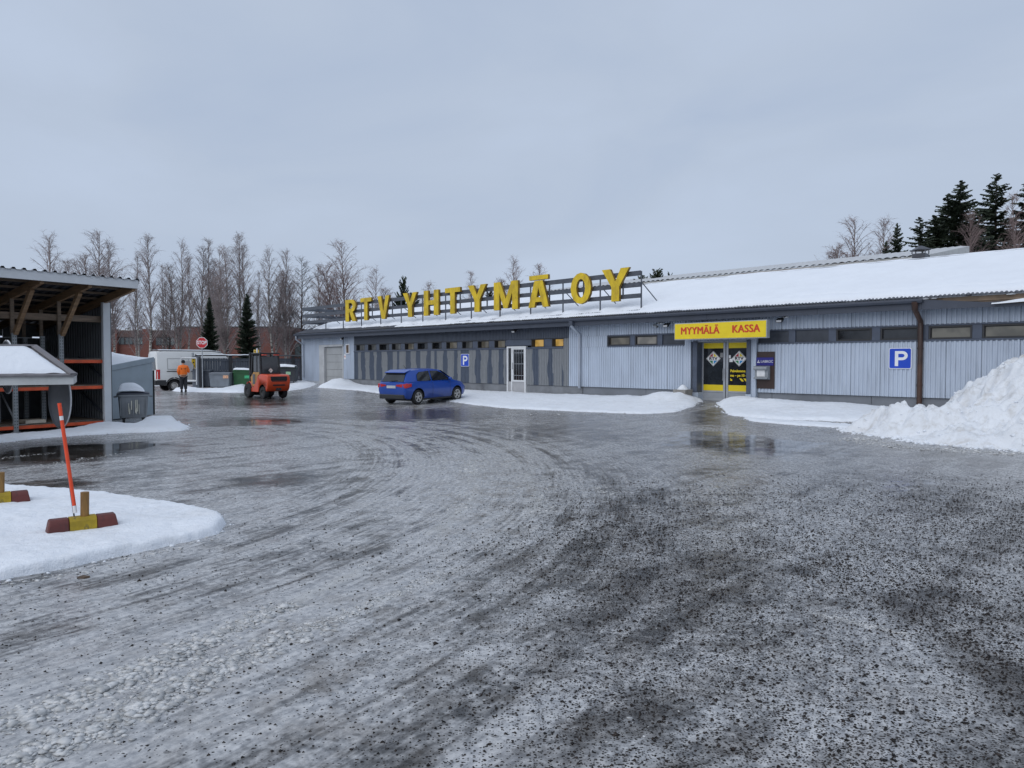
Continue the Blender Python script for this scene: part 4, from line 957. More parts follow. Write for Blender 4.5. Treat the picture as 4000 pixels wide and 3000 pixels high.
# ------------------------------------------------------------------ parking signs on the wall
def rrect(w_, h_, r_, n=4):
    pts = []
    for cx, cz, a0 in ((w_/2-r_, h_/2-r_, 0), (-w_/2+r_, h_/2-r_, 90), (-w_/2+r_, -h_/2+r_, 180), (w_/2-r_, -h_/2+r_, 270)):
        pts += [(cx+r_*math.cos(R(a0+90*i/n)), cz+r_*math.sin(R(a0+90*i/n))) for i in range(n+1)]
    return pts
def psign(px, py, lab):
    s_ = fs(px, -0.05); z_ = fz(px, py, -0.05)
    t = fthing('parking_sign', lab, 'parking sign', s_, -0.05, z_, 'parking signs on the wall')
    m = MB(); m.prism(rrect(0.64, 0.64, 0.05), 0, 0.025); m.build('plate', M_SIGNW, t)
    m = MB(); m.prism(rrect(0.60, 0.60, 0.04), -0.004, -0.0005); m.build('field', M_BLUE, t)
    m = MB(); k = 0.64
    P0 = [(-0.145,-0.235),(-0.145,0.225),(-0.05,0.225),(-0.05,-0.235)]
    m.prism(P0, -0.009, -0.0045)
    o_ = [(-0.05,0.225)]+arc(0.06,0.085,0.155,0.14,90,-90,10)+[(-0.05,-0.055)]; i_ = [(-0.05,0.14)]+arc(0.055,0.085,0.07,0.055,90,-90,10)+[(-0.05,0.03)]
    m.prism(o_+i_[::-1], -0.009, -0.0045); m.build('letter', M_SIGNW, t)
    m = MB(); m.box(-0.2, 0.2, 0.026, 0.05, 0.1, 0.14); m.box(-0.2, 0.2, 0.026, 0.05, -0.14, -0.1); m.build('mounting_rail', M_STEEL, t)
psign(3515, 1400, 'blue P sign on the pale wall left of the brown downspout')
psign(1816, 1407, 'blue P sign on the dark striped wall above the blue car')

# ------------------------------------------------------------------ key box panel beside the doors
a, b = fs(2958, -0.03), fs(3025, -0.03); z0, z1 = fz(2990, 1518, -0.03), fz(2990, 1374, -0.03); c = (a+b)/2; hw = (b-a)/2
kb = fthing('terminal_panel', 'brown panel with a blue LABROC sign and grey hooded terminal right of the doors', 'wall terminal', c, -0.03, z0)
m = MB(); m.box(-hw, hw, -0.02, 0.028, 0, z1-z0); m.build('back_board', pm('dark_brown_board', (0.045,0.026,0.022), 0.5, 0.2, 3), kb, bevel=0.004)
zz0, zz1 = fz(2990, 1428, -0.06)-z0, fz(2990, 1396.5, -0.06)-z0
m = MB(); m.box(-hw-0.01, hw-0.02, -0.06, -0.022, zz0, zz1); m.build('name_plate', pm('deep_blue_plate', (0.022,0.020,0.20), 0.4, 0.05), kb, bevel=0.003)
lettering('LABROC', 0.125, M_WPR, kb, (0.07, -0.064, (zz0+zz1)/2), bold=0.0, ext=0.001, sx=0.95)
m = MB(); zc = (zz0+zz1)/2; m.add([(-hw+0.02,-0.064,zc-0.045),(-hw+0.075,-0.064,zc+0.055),(-hw+0.092,-0.064,zc+0.04),(-hw+0.05,-0.064,zc-0.045)],[(0,1,2,3)]); m.add([(-hw+0.02,-0.064,zc-0.045),(-hw+0.12,-0.064,zc-0.045),(-hw+0.135,-0.064,zc-0.015),(-hw+0.06,-0.064,zc-0.02)],[(0,1,2,3)]); m.build('emblem', M_WPR, kb, fix=False)
t0, t1 = fz(2985, 1480, -0.2)-z0, fz(2985, 1432, -0.2)-z0
m = MB(); m.prism([(-0.022,t1+0.03),(-0.30,t1),(-0.32,t1-0.05),(-0.32,t1-0.10),(-0.20,t1-0.12),(-0.20,t0+0.06),(-0.28,t0+0.05),(-0.28,t0),(-0.022,t0-0.03)], -hw+0.0, hw-0.14, plane='yz'); m.build('hood', pm('hood_grey',(0.26,0.28,0.30),0.45,0.1,3), kb, bevel=0.008)
m = MB(); m.box(-hw+0.09, hw-0.25, -0.207, -0.203, t0+0.08, t1-0.13); m.build('paper_notice', M_WPR, kb)

# ------------------------------------------------------------------ lamps and cameras under the eaves
def lamp(px, py, lab, kind='flood', off=-0.25):
    s_, z_ = fs(px, off), fz(px, py, off)
    if kind == 'flood':
        t = fthing('floodlight', lab, 'floodlight', s_, off, z_, 'floodlights under the eaves')
        m = MB(); m.prism([(-0.11,0.02),(0.06,0.10),(0.08,0.06),(-0.07,-0.07),(-0.10,-0.06)], -0.11, 0.11, plane='yz'); m.build('housing', M_PLASTIC, t, bevel=0.006)
        m = MB(); m.add([(-0.09,-0.108,-0.055),(0.09,-0.108,-0.055),(0.09,-0.118,0.012),(-0.09,-0.118,0.012)],[(0,1,2,3)]); m.build('glass', pm('lamp_glass', (0.55,0.56,0.58), 0.15, 0.05), t, fix=False)
        m = MB(); m.bar((0,0.06,0.05),(0,-off-0.004,0.08),0.04,0.02); m.build('arm', M_STEEL, t)
    else:
        t = fthing('security_camera', lab, 'security camera', s_, off, z_, 'cameras under the eaves')
        m = MB(); m.tube([(0.12,-0.10,-0.04),(-0.14,0.04,0.02)],0.05,10); m.build('camera_body', M_STEEL, t, smooth=50)
        m = MB(); m.tube([(0.128,-0.104,-0.042),(0.118,-0.098,-0.039)],0.042,10); m.build('lens', M_GLASS, t)
        m = MB(); m.bar((-0.02,0,0.02),(-0.02,0.05,0.10),0.03,0.03); m.bar((-0.02,0.05,0.10),(-0.02,-off-0.004,0.10),0.03,0.03); m.build('arm', M_STEEL, t)
lamp(2603, 1272, 'black floodlight left of the yellow entrance sign')
lamp(3045, 1253, 'black floodlight right of the yellow entrance sign')
lamp(1338, 1324, 'black floodlight above the garage door')
lamp(2010, 1295, 'black floodlight above the white glazed door')
lamp(2562, 1273, 'grey security camera left of the yellow entrance sign', 'cam')
for px, py, lab in ((3065,1239,'white sensor box right of the entrance floodlight'),(2578,1263,'white sensor box above the grey security camera')):
    s_, z_ = fs(px,-0.15), fz(px,py,-0.15); t = fthing('sensor_box', lab, 'sensor', s_, -0.15, z_, 'sensor boxes under the eaves')
    m = MB(); m.box(-0.07,0.07,-0.05,0.145,-0.03,0.03); m.build('casing', M_SIGNW, t, bevel=0.01)
    m = MB(); m.box(-0.03,0.03,-0.06,-0.051,-0.015,0.015); m.build('eye', M_PLASTIC, t)
# small window box and notice by the garage door
s_, z_ = fs(1359,-0.04), fz(1359,1363,-0.04); t = fthing('display_case', 'small brown framed case on the wall right of the garage door', 'display case', s_, -0.04, z_)
hw = 0.5*(fs(1366)-fs(1352)); m = MB(); m.ringprism([(-hw,-0.30),(hw,-0.30),(hw,0.30),(-hw,0.30)],[(-hw+0.05,-0.25),(hw-0.05,-0.25),(hw-0.05,0.25),(-hw+0.05,0.25)],-0.03,0.035); m.build('frame', M_SIGNW, t)
m = MB(); m.box(-hw+0.05,hw-0.05,0.0,0.03,-0.25,0.25); m.build('back', pm('case_brown',(0.10,0.06,0.035),0.5,0.2,5), t)
s_, z_ = fs(1348,-0.03), fz(1348,1393,-0.03); t = fthing('wall_notice', 'small white notice on the wall right of the garage door', 'notice', s_, -0.03, z_)
m = MB(); m.prism(rrect(0.26,0.34,0.06), 0, 0.02); m.build('plate', M_SIGNW, t); m = MB(); m.lathe([(0.05,-0.004),(0.05,-0.001)],12,axis='y'); m.build('symbol', M_RED, t)
# planter by the entrance
px_, py_ = fs(2668,-0.55), -0.55
t = fthing('planter', 'square grey concrete planter heaped with snow left of the entrance', 'planter', px_, py_, 0.14)
m = MB(); m.loft([[(-w_,-w_,z),(w_,-w_,z),(w_,w_,z),(-w_,w_,z)] for w_,z in ((0.22,0),(0.27,0.52),(0.23,0.52),(0.22,0.44))]); m.build('pot', pm('planter_concrete',(0.27,0.255,0.235),0.8,0.15,6,dirt=(0.12,0.11,0.10),damt=0.5), t, bevel=0.008)
m = MB(); m.lathe([(0.235,0.445),(0.23,0.50),(0.17,0.58),(0.07,0.68),(0.015,0.70)],10); o = m.build('snow_cap', M_SNOW, t, smooth=True)

# ------------------------------------------------------------------ taller hall behind, only its white eaves show over the ridge
bb = thing('back_hall', 'taller hall behind the shop showing a flaking white eave band over the ridge', 'building', (*fw(fs(3619,14),14), 0), TH)
LB = fs(3619,14)-fs(2120,14); ZH = EYE+5.06
m = MB(); m.box(-LB, 0, 0.8, 12, 0, ZH-0.35); m.build('wall', pm('hall_wall', (0.42,0.41,0.39), 0.6, 0.1), bb)
M_WFLAKE = pm('flaking_white_eave', (0.52,0.525,0.51), 0.6, 0.08, 1.5, dirt=(0.30,0.28,0.25), damt=0.5, stretch=(1,1,3))
M_RUSTY = pm('rusting_eave', (0.55,0.53,0.51), 0.65, 0.1, 3, dirt=(0.11,0.045,0.025), damt=1.0, dscale=2.2, stretch=(0.5,1,2.2))
pcs = [fs(q,14)-fs(3619,14) for q in (2120,2420,2640,2874,3172,3619)]
for i,(a,b) in enumerate(zip(pcs[:-1],pcs[1:])):
    m = MB(); m.box(a+0.004,b-0.004,0,0.06,ZH-0.36,ZH); m.build('eave_board', M_RUSTY if i==3 else M_WFLAKE, bb)
    m = MB(); m.box(a+0.004,b-0.3,0.18,0.85,ZH-0.75,ZH-0.36); m.build('soffit_panel', M_OFFWH, bb)
    if i < 4:
        m = MB(); m.prism([(b-0.5,ZH-0.362),(b+0.05,ZH-0.362),(b+0.05,ZH-0.62),(b-0.08,ZH-0.62)],0.06,0.5); m.build('eave_bracket', M_DSTEEL, bb)
m = roof_sheet(-LB, 0.05, -0.05, 7, 0.36, 0.07, lambda y: ZH+0.01+0.17*y); m.build('roof', pm('pale_roof_sheet',(0.50,0.51,0.52),0.5,0.1,2), bb, fix=False)
m = MB(); m.box(-LB,0.03,0.02,0.08,ZH-0.02,ZH+0.005); m.build('roof_edge', M_WFLAKE, bb)
m = MB(); m.add([(0.05,-0.02,ZH-0.24),(0.05,-0.02,ZH+0.02),(0.05,7,ZH+1.2),(0.05,7,ZH-0.6)],[(0,1,2,3)]); m.build('gable_board', M_WFLAKE, bb, fix=False)
m = MB(); m.bar((-0.35,0.3,ZH),(-0.35,0.3,ZH+0.32),0.07,0.07); m.build('roof_hook', M_PLASTIC, bb)
# ------------------------------------------------------------------ evaluated helpers
def bake(o):
    dg = bpy.context.evaluated_depsgraph_get(); dg.update()
    me = bpy.data.meshes.new_from_object(o.evaluated_get(dg)); old = o.data
    o.modifiers.clear(); o.data = me; bpy.data.meshes.remove(old); return o
def skin(name, verts, edges, radii, m, parent, sub=2, root=0):
    me = bpy.data.meshes.new(name); me.from_pydata(verts, edges, []); me.materials.append(m)
    o = bpy.data.objects.new(name, me); C.objects.link(o); o.parent = parent
    md = o.modifiers.new('s', 'SKIN'); md.use_smooth_shade = True
    for i, v in enumerate(me.skin_vertices[0].data):
        r_ = radii[i]; v.radius = r_ if hasattr(r_, '__len__') else (r_, r_); v.use_root = (i == root)
    if sub: ms = o.modifiers.new('u', 'SUBSURF'); ms.levels = sub; ms.render_levels = sub
    return bake(o)
def cutout(o, cutters, m=None):
    tmp = []
    for cm in cutters:
        me = cm.mesh('cut', m or M_PLASTIC); c = bpy.data.objects.new('cut', me); C.objects.link(c); c.parent = o.parent; c.matrix_parent_inverse.identity(); tmp.append(c)
        md = o.modifiers.new('b', 'BOOLEAN'); md.operation = 'DIFFERENCE'; md.object = c; md.solver = 'EXACT'; md.material_mode = 'TRANSFER'
    bpy.context.view_layer.update(); bake(o)
    for c in tmp: bpy.data.objects.remove(c)
    return o
def wheel(parent, x, y, z, r_, w_, side, rim_m, spokes=5, rimr=0.66, steel=False):
    """wheel with its axle along local y; side = +1 faces +y"""
    m = MB(); k = w_/2
    m.lathe([(r_*rimr,-k),(r_*0.93,-k),(r_*0.99,-k*0.7),(r_,-k*0.3),(r_,k*0.3),(r_*0.99,k*0.7),(r_*0.93,k),(r_*rimr,k)], 28, axis='y', c=(0,0,0), cap=False)
    ob = bpy.data.objects.new('wheel', m.mesh('wheel', M_BLACK, smooth=40)); C.objects.link(ob); ob.parent = parent; ob.location = (x,y,z)
    m = MB(); rr_ = r_*rimr
    m.lathe([(rr_*0.80,side*k*0.45),(rr_*0.84,side*k*0.9),(rr_,side*k*0.98),(rr_,side*k*0.4)][::side], 24, axis='y', cap=False)
    if steel:
        m.lathe([(0.02,side*k*0.75),(rr_*0.55,side*k*0.72),(rr_*0.72,side*k*0.45),(rr_*0.72,side*k*0.4),(0.02,side*k*0.4)], 20, axis='y')
        for i in range(14):
            a = 2*math.pi*i/14; m.bar((rr_*0.66*math.cos(a),side*k*0.6,rr_*0.66*math.sin(a)),(rr_*0.86*math.cos(a),side*k*0.8,rr_*0.86*math.sin(a)),0.045,0.02,up=(0,1,0))
    else:
        for i in range(spokes):
            a = 2*math.pi*i/spokes+0.4; d = Vector((math.cos(a),0,math.sin(a))); n = Vector((-math.sin(a),0,math.cos(a)))
            p = [d*rr_*0.12-n*rr_*0.12, d*rr_*0.12+n*rr_*0.12, d*rr_*0.84+n*rr_*0.19, d*rr_*0.84-n*rr_*0.19]
            m.add([q+Vector((0,side*k*yy_,0)) for yy_ in (0.55,0.8) for q in p], [(0,1,2,3),(7,6,5,4),(0,4,5,1),(1,5,6,2),(2,6,7,3),(3,7,4,0)])
        m.lathe([(rr_*0.17,side*k*0.5),(rr_*0.15,side*k*0.88),(0.01,side*k*0.9)], 12, axis='y')
    rm = m.build('rim', rim_m, ob, bevel=0)
    m = MB(); m.lathe([(rr_*0.99,side*k*0.38),(0.01,side*k*0.36)], 20, axis='y'); m.build('rim_well', M_BLACK, ob)
    return ob
def car_paint(name, col):
    t = NT(name); nz = t.noise(t.coord(), 1.5, 5, 0.6)
    geo = t.n('ShaderNodeSeparateXYZ'); t.l(t.coord(), geo.inputs[0])
    low = t.math('MULTIPLY', t.ramp(geo.outputs[2], 0.25, 0.75, 1, 0), t.ramp(nz, 0.3, 0.7, 0.15, 0.75))
    t.col(t.mix(low, col, tuple(c*0.5+0.03 for c in col))); t.rough(0.32); t.b.inputs['Metallic'].default_value = 0.1
    t.b.inputs['Coat Weight'].default_value = 0.5; t.b.inputs['Coat Roughness'].default_value = 0.08
    return t.m
M_CARB = car_paint('blue_car_paint', (0.004, 0.062, 0.37)); M_VANW = car_paint('white_van_paint', (0.70, 0.70, 0.68))
M_TAIL = pm('red_tail_lamp', (0.50, 0.012, 0.012), 0.2, 0.2, 6, coat=0.5); M_ALLOY = pm('alloy_rim', (0.50, 0.49, 0.47), 0.35, 0.1, 5, metal=0.6)
M_PLATE = pm('number_plate_white', (0.55,0.56,0.57), 0.4, 0.08, 8)

# ------------------------------------------------------------------ blue hatchback, nose to the wall.  local: +x forward, +y left
h = R(53); cx_, cy_ = at(1656, 31.0), 31.0
fwd = Vector((math.cos(h), math.sin(h)))
zf_, zr_ = Gf(cx_+fwd.x*1.28, cy_+fwd.y*1.28), Gf(cx_-fwd.x*1.28, cy_-fwd.y*1.28)
car = thing('parked_car', 'bright blue hatchback parked nose in towards the striped wall', 'car', (cx_, cy_, (zf_+zr_)/2), h)
car.scale = (0.95, 1, 1); car.rotation_euler = (0, -math.asin((zf_-zr_)/2.56), h)
def sect(x, zb, zs, zt, w0, w1, w2):
    """closed cross-section at x: bottom, sill, shoulder, belt"""
    half = [(w0*0.55, zb), (w0*0.92, zb+0.03), (w0, zb+0.12), (w1, zs), (w1*0.995, zs+(zt-zs)*0.5), (w2, zt-0.02), (w2*0.80, zt+0.012), (w2*0.4, zt+0.03)]
    return [(x, y, z) for y, z in half]+[(x, -y, z) for y, z in half[::-1]]
body = MB()
secs = [(-2.03,0.36,0.62,0.90,0.62,0.70,0.66),(-1.97,0.27,0.60,0.93,0.76,0.82,0.76),(-1.80,0.22,0.60,0.945,0.83,0.875,0.83),(-1.30,0.20,0.62,0.96,0.86,0.893,0.85),(-0.6,0.19,0.62,0.965,0.865,0.89,0.845),(0.2,0.19,0.62,0.95,0.865,0.89,0.84),
        (0.80,0.19,0.62,0.945,0.865,0.89,0.83),(1.05,0.19,0.62,0.955,0.86,0.89,0.80),(1.35,0.20,0.61,0.93,0.85,0.885,0.78),(1.75,0.22,0.56,0.86,0.80,0.84,0.72),(1.98,0.25,0.50,0.76,0.70,0.74,0.62),(2.06,0.32,0.48,0.66,0.55,0.60,0.50)]
body.loft([sect(*q) for q in secs])
bo = body.build('body', [M_CARB, M_PLASTIC], car, fix=True)
WR = 0.315; xa, xb = -1.28, 1.28
cuts_ = []
for x in (xa, xb):
    for sgn in (-1, 1):
        c = MB(); c.lathe([(0.385, 0.60), (0.385, 0.95)], 28, axis='y', c=(x, 0, WR+0.0)); 
        if sgn < 0: c.v = [(a, -b, z) for a, b, z in c.v]
        cuts_.append(c)
cutout(bo, cuts_); bo.data.polygons.foreach_set('use_smooth', [True]*len(bo.data.polygons)); bo.data.set_sharp_from_angle(angle=R(38))
# cabin
def cab(x, z, w, wt, zt): return [(x, w, z), (x, (w*0.35+wt*0.65), z+(zt-z)*0.72), (x, wt, zt-0.015), (x, wt*0.6, zt+0.012), (x, -wt*0.6, zt+0.012), (x, -wt, zt-0.015), (x, -(w*0.35+wt*0.65), z+(zt-z)*0.72), (x, -w, z)]
cb = MB(); cb.loft([cab(-1.93,0.93,0.74,0.70,0.99), cab(-1.70,0.95,0.80,0.60,1.32), cab(-1.48,0.95,0.81,0.585,1.43), cab(-0.9,0.95,0.815,0.60,1.463), cab(-0.1,0.94,0.815,0.60,1.47), cab(0.35,0.93,0.81,0.585,1.42), cab(0.75,0.92,0.80,0.60,1.20), cab(1.22,0.91,0.76,0.70,0.955)])
cb.build('cabin', M_CARB, car, smooth=30)
for sgn in (-1, 1):
    y = lambda z, k=0: sgn*(0.822+k-(z-0.95)*0.30*1.0)
    m = MB(); P_ = [(-1.28,0.985),(-1.22,1.25),(-1.05,1.35),(-0.42,1.385),(-0.42,0.97)]
    m.add([(x, sgn*(0.832-max(0,z-0.95)*0.385), z) for x, z in P_], [tuple(range(5))]); m.build('side_window', M_GLASS, car)
    m = MB(); P_ = [(-0.34,0.97),(-0.34,1.385),(0.12,1.375),(0.42,1.29),(0.88,0.975)]
    m.add([(x, sgn*(0.832-max(0,z-0.95)*0.385), z) for x, z in P_], [tuple(range(5))]); m.build('side_window', M_GLASS, car)
    m = MB(); m.tube([(0.74,sgn*0.86,0.99),(0.72,sgn*0.95,1.02),(0.72,sgn*1.0,1.02)],[0.06,0.085,0.06],8); m.build('wing_mirror', M_CARB, car, smooth=50)
    m = MB(); m.box(-0.62,-0.42,sgn*0.885-0.012,sgn*0.885+0.012,0.80,0.83); m.build('door_handle', M_CARB, car, bevel=0.005)
    m = MB(); m.box(0.42,0.62,sgn*0.885-0.012,sgn*0.885+0.012,0.79,0.82); m.build('door_handle', M_CARB, car, bevel=0.005)
    m = MB()
    for xs_ in (-0.37, 0.78): m.tube([(xs_,sgn*0.867,0.32),(xs_,sgn*0.891,0.62),(xs_,sgn*0.888,0.79),(xs_,sgn*0.848,0.935)],0.005,5)
    m.build('door_seam', M_PLASTIC, car)
    m = MB(); m.loft([[(-2.05,sgn*0.30,0.79),(-2.055,sgn*0.30,0.84),(-2.0,sgn*0.32,0.845)],[(-2.04,sgn*0.58,0.75),(-2.045,sgn*0.58,0.87),(-1.97,sgn*0.55,0.885)],[(-2.0,sgn*0.83,0.71),(-2.0,sgn*0.83,0.88),(-1.90,sgn*0.78,0.91)],[(-1.72,sgn*0.905,0.77),(-1.72,sgn*0.90,0.89),(-1.72,sgn*0.83,0.90)]]); m.build('tail_lamp', M_TAIL, car)
    m = MB(); m.loft([[(1.80,sgn*0.76,0.66),(1.72,sgn*0.80,0.80)],[(2.00,sgn*0.56,0.62),(1.92,sgn*0.60,0.76)],[(2.05,sgn*0.40,0.60),(1.98,sgn*0.40,0.70)]],cap=False,closed=False); m.build('headlight', M_SIGNW, car, fix=False)
    m = MB(); m.box(-1.2,1.2,sgn*0.80-0.02,sgn*0.80+0.05,0.17,0.24); m.build('sill', M_PLASTIC, car, bevel=0.01)
    wheel(car, xa, sgn*0.775, WR, WR, 0.20, sgn, M_ALLOY); wheel(car, xb, sgn*0.775, WR, WR, 0.20, sgn, M_ALLOY)
m = MB(); m.loft([[(-1.965,0.66,0.97),(-1.965,-0.66,0.97)],[(-1.74,0.57,1.29),(-1.74,-0.57,1.29)]],cap=False,closed=False); m.build('rear_window', M_GLASS, car, fix=False)
m = MB(); m.prism([(-1.82,1.325),(-1.82,1.355),(-1.45,1.455),(-1.45,1.40)],-0.60,0.60); m.build('spoiler', M_CARB, car, bevel=0.01)
m = MB(); m.prism([(-1.80,1.32),(-1.72,1.25),(-1.70,1.32)],-0.57,0.57); m.build('spoiler_underside', M_PLASTIC, car)
m = MB(); m.loft([[(1.20,0.64,0.975),(1.20,-0.64,0.975)],[(0.52,0.55,1.37),(0.52,-0.55,1.37)]],cap=False,closed=False); m.v=[(a+0.03,b,c_+0.012) for a,b,c_ in m.v]; m.build('windscreen', M_GLASS, car, fix=False)
m = MB(); m.box(-2.045,-2.03,-0.26,0.26,0.70,0.81); m.build('number_plate', M_PLATE, car)
m = MB(); m.box(-2.06,-1.80,-0.72,0.72,0.25,0.44); m.build('rear_bumper_lower', M_PLASTIC, car, bevel=0.03)
m = MB(); m.bar((-1.975,0.05,1.0),(-1.955,-0.28,1.03),0.02,0.025); m.build('wiper', M_PLASTIC, car)
m = MB(); m.tube([(-1.1,0.0,1.475),(-1.28,0.0,1.64)],[0.012,0.006],5); m.build('aerial', M_PLASTIC, car)
m = MB(); m.box(-1.6,1.6,-0.72,0.72,0.16,0.30); m.build('underbody', M_BLACK, car)

# ------------------------------------------------------------------ orange forklift. local +x forward
M_FKO = pm('forklift_orange', (0.58, 0.062, 0.014), 0.35, 0.12, 3, dirt=(0.30,0.06,0.03), damt=0.5, coat=0.3)
M_FKB = pm('forklift_black', (0.022,0.022,0.024), 0.5, 0.3, 6); M_FKY = pm('amber_reflection_panel', (0.42,0.22,0.06), 0.45, 0.35, 5, dirt=(0.14,0.10,0.06), damt=0.7)  # yellowish glow reflected on the lower cab is put into the amber colour
fx_, fy_ = at(1040, 33.6), 33.6; fh = math.atan2(0.70, -0.71)
fk = thing('forklift', 'orange forklift with a black cab standing in the yard, mast to the left', 'forklift', (fx_, fy_, Gf(fx_, fy_)), fh)
m = MB()
m.prism([(-1.10,0.34),(-1.22,0.50),(-1.27,0.80),(-1.22,1.06),(-1.12,1.12),(-0.45,1.14),(-0.30,1.05),(-0.30,0.34)],-0.56,0.56); cw = m.build('counterweight', M_FKO, fk, bevel=0.09, seg=3, smooth=50)
c = [MB(), MB()]
for k, sgn in enumerate((-1,1)): c[k].lathe([(0.36,0.30),(0.36,0.70)],20,axis='y',c=(-0.72,0,0.30)); c[k].v=[(a,sgn*b,z) for a,b,z in c[k].v]
cutout(cw, c)
m = MB()
for i in range(4): m.box(-1.285+0.005*i,-1.20,-0.36,0.36,0.80+i*0.055,0.83+i*0.055)
m.build('grille_slats', M_FKB, fk)
m = MB(); m.box(-1.275,-1.20,-0.40,0.40,0.775,1.03); m.v=[(a+0.012,b,z) for a,b,z in m.v]; m.build('grille', M_BLACK, fk, bevel=0.01)
m = MB(); m.box(-1.268,-1.18,-0.30,0.30,0.60,0.665); m.build('lower_slot', M_BLACK, fk, bevel=0.01)
m = MB(); m.box(-1.25,-1.12,-0.12,0.12,0.38,0.50); m.build('tow_hitch', M_FKB, fk, bevel=0.01)
for sgn in (-1,1):
    m = MB(); m.prism([(-0.30,0.30),(-0.30,1.10),(-0.12,0.80),(0.20,0.52),(0.42,0.46),(0.42,0.30)],sgn*0.53-0.03,sgn*0.53+0.03); m.build('side_panel', M_FKO, fk, bevel=0.012)
    m = MB(); m.prism([(-0.28,1.10),(-0.10,0.82),(0.22,0.54),(0.55,0.60),(0.60,0.98),(0.30,1.22),(-0.28,1.22)],sgn*0.47-0.025,sgn*0.47+0.025); m.build('cab_skirt', M_FKY, fk, bevel=0.01)
    m = MB(); m.box(0.12,0.36,sgn*0.50-0.006,sgn*0.50+0.006,0.66,1.12); m.build('lower_pane', M_GLASS, fk)
    m = MB(); m.tube([(0.42+0.36*math.cos(R(a))+0.32,sgn*0.48,0.36+0.40*math.sin(R(a))) for a in (180,150,120,95,70,45)],0.035,6); m.build('mudguard', M_FKO, fk, smooth=50)
    wheel(fk, 0.72, sgn*0.50, 0.34, 0.34, 0.24, sgn, M_FKB, rimr=0.5, steel=True); wheel(fk, -0.72, sgn*0.46, 0.28, 0.28, 0.20, sgn, M_FKB, rimr=0.5, steel=True)
    for x0_,x1_ in ((-0.42,-0.30),(0.52,0.42)):
        m = MB(); m.bar((x0_,sgn*0.48,1.10),(x1_,sgn*0.45,2.05),0.08,0.07); m.build('cab_pillar', M_FKB, fk, bevel=0.008)
    m = MB(); m.prism([(-0.32,1.24),(-0.24,1.98),(0.38,1.98),(0.44,1.24)],sgn*0.445-0.006,sgn*0.445+0.006); m.build('side_pane', pm('cab_glass',(0.045,0.05,0.055),0.08,0.3,2,spec=0.6), fk)
    m = MB(); m.box(-0.02,0.06,sgn*0.452-0.012,sgn*0.452+0.012,1.22,2.0); m.build('door_bar', M_FKB, fk)
    m = MB(); m.box(0.20,0.90,sgn*0.0+sgn*0.20-0.05,sgn*0.20+0.05,0.38,0.46); m.build('chassis_rail', M_FKB, fk)
    m = MB(); m.box(0.98,1.08,sgn*0.28-0.06,sgn*0.28+0.06,0.10,2.16); m.build('mast_rail', M_FKB, fk, bevel=0.01)
    m = MB(); m.box(1.16,2.05,sgn*0.28-0.06,sgn*0.28+0.06,0.06,0.10); m.build('fork', M_FKB, fk, bevel=0.006)
    m = MB(); m.box(-0.44,-0.40,sgn*0.30-0.13,sgn*0.30+0.13,2.0,2.06); m.build('rear_lamp', pm('clear_red_lamp',(0.55,0.10,0.07),0.25,0.4,14), fk)
m = MB(); m.prism([(-0.42,1.16),(-0.36,1.95),(-0.33,1.95),(-0.39,1.16)],-0.40,0.40); m.build('rear_pane', MATS['cab_glass'], fk)
m = MB(); m.box(-0.40,0.50,-0.50,0.50,2.06,2.13); m.build('roof', M_FKB, fk, bevel=0.02)
m = MB(); m.box(-0.50,0.45,-0.46,0.46,1.12,1.20); m.build('cab_floor', M_FKB, fk)
m = MB(); m.box(-0.25,0.15,-0.22,0.22,1.2,1.32); m.box(-0.28,-0.18,-0.22,0.22,1.3,1.75); m.build('seat', M_FKB, fk, bevel=0.03)
m = MB(); m.box(0.96,1.10,-0.34,0.34,2.0,2.08); m.box(0.96,1.10,-0.34,0.34,1.1,1.18); m.box(1.08,1.16,-0.45,0.45,0.10,0.75); m.build('carriage', M_FKB, fk, bevel=0.008)
m = MB(); m.cyl((1.02,0,0.15),(1.02,0,2.0),0.05,8); m.cyl((1.03,0.12,0.2),(1.03,0.12,1.5),0.03,6); m.build('lift_cylinder', M_FKB, fk)
m = MB(); m.add([(-0.455,-0.10,1.32),(-0.445,0.04,1.20),(-0.445,0.04,1.44),(-0.44,0.18,1.32)],[(0,1,3,2)]); m.v=[(-0.41,-0.02,1.42),(-0.415,-0.14,1.30),(-0.42,-0.02,1.18),(-0.415,0.10,1.30)]; m.f=[(0,1,2,3)]; m.build('warning_diamond', pm('diamond_sticker',(0.60,0.55,0.50),0.5,0.5,12), fk, fix=False)
m = MB(); m.box(-0.25,0.0,-0.02,0.02,2.13,2.30); m.v=[(0.2,0.3,2.13),(0.26,0.3,2.13),(0.26,0.36,2.13),(0.2,0.36,2.13),(0.2,0.3,2.34),(0.26,0.3,2.34),(0.26,0.36,2.34),(0.2,0.36,2.34)]; m.build('beacon_stalk', M_SIGNW, fk)

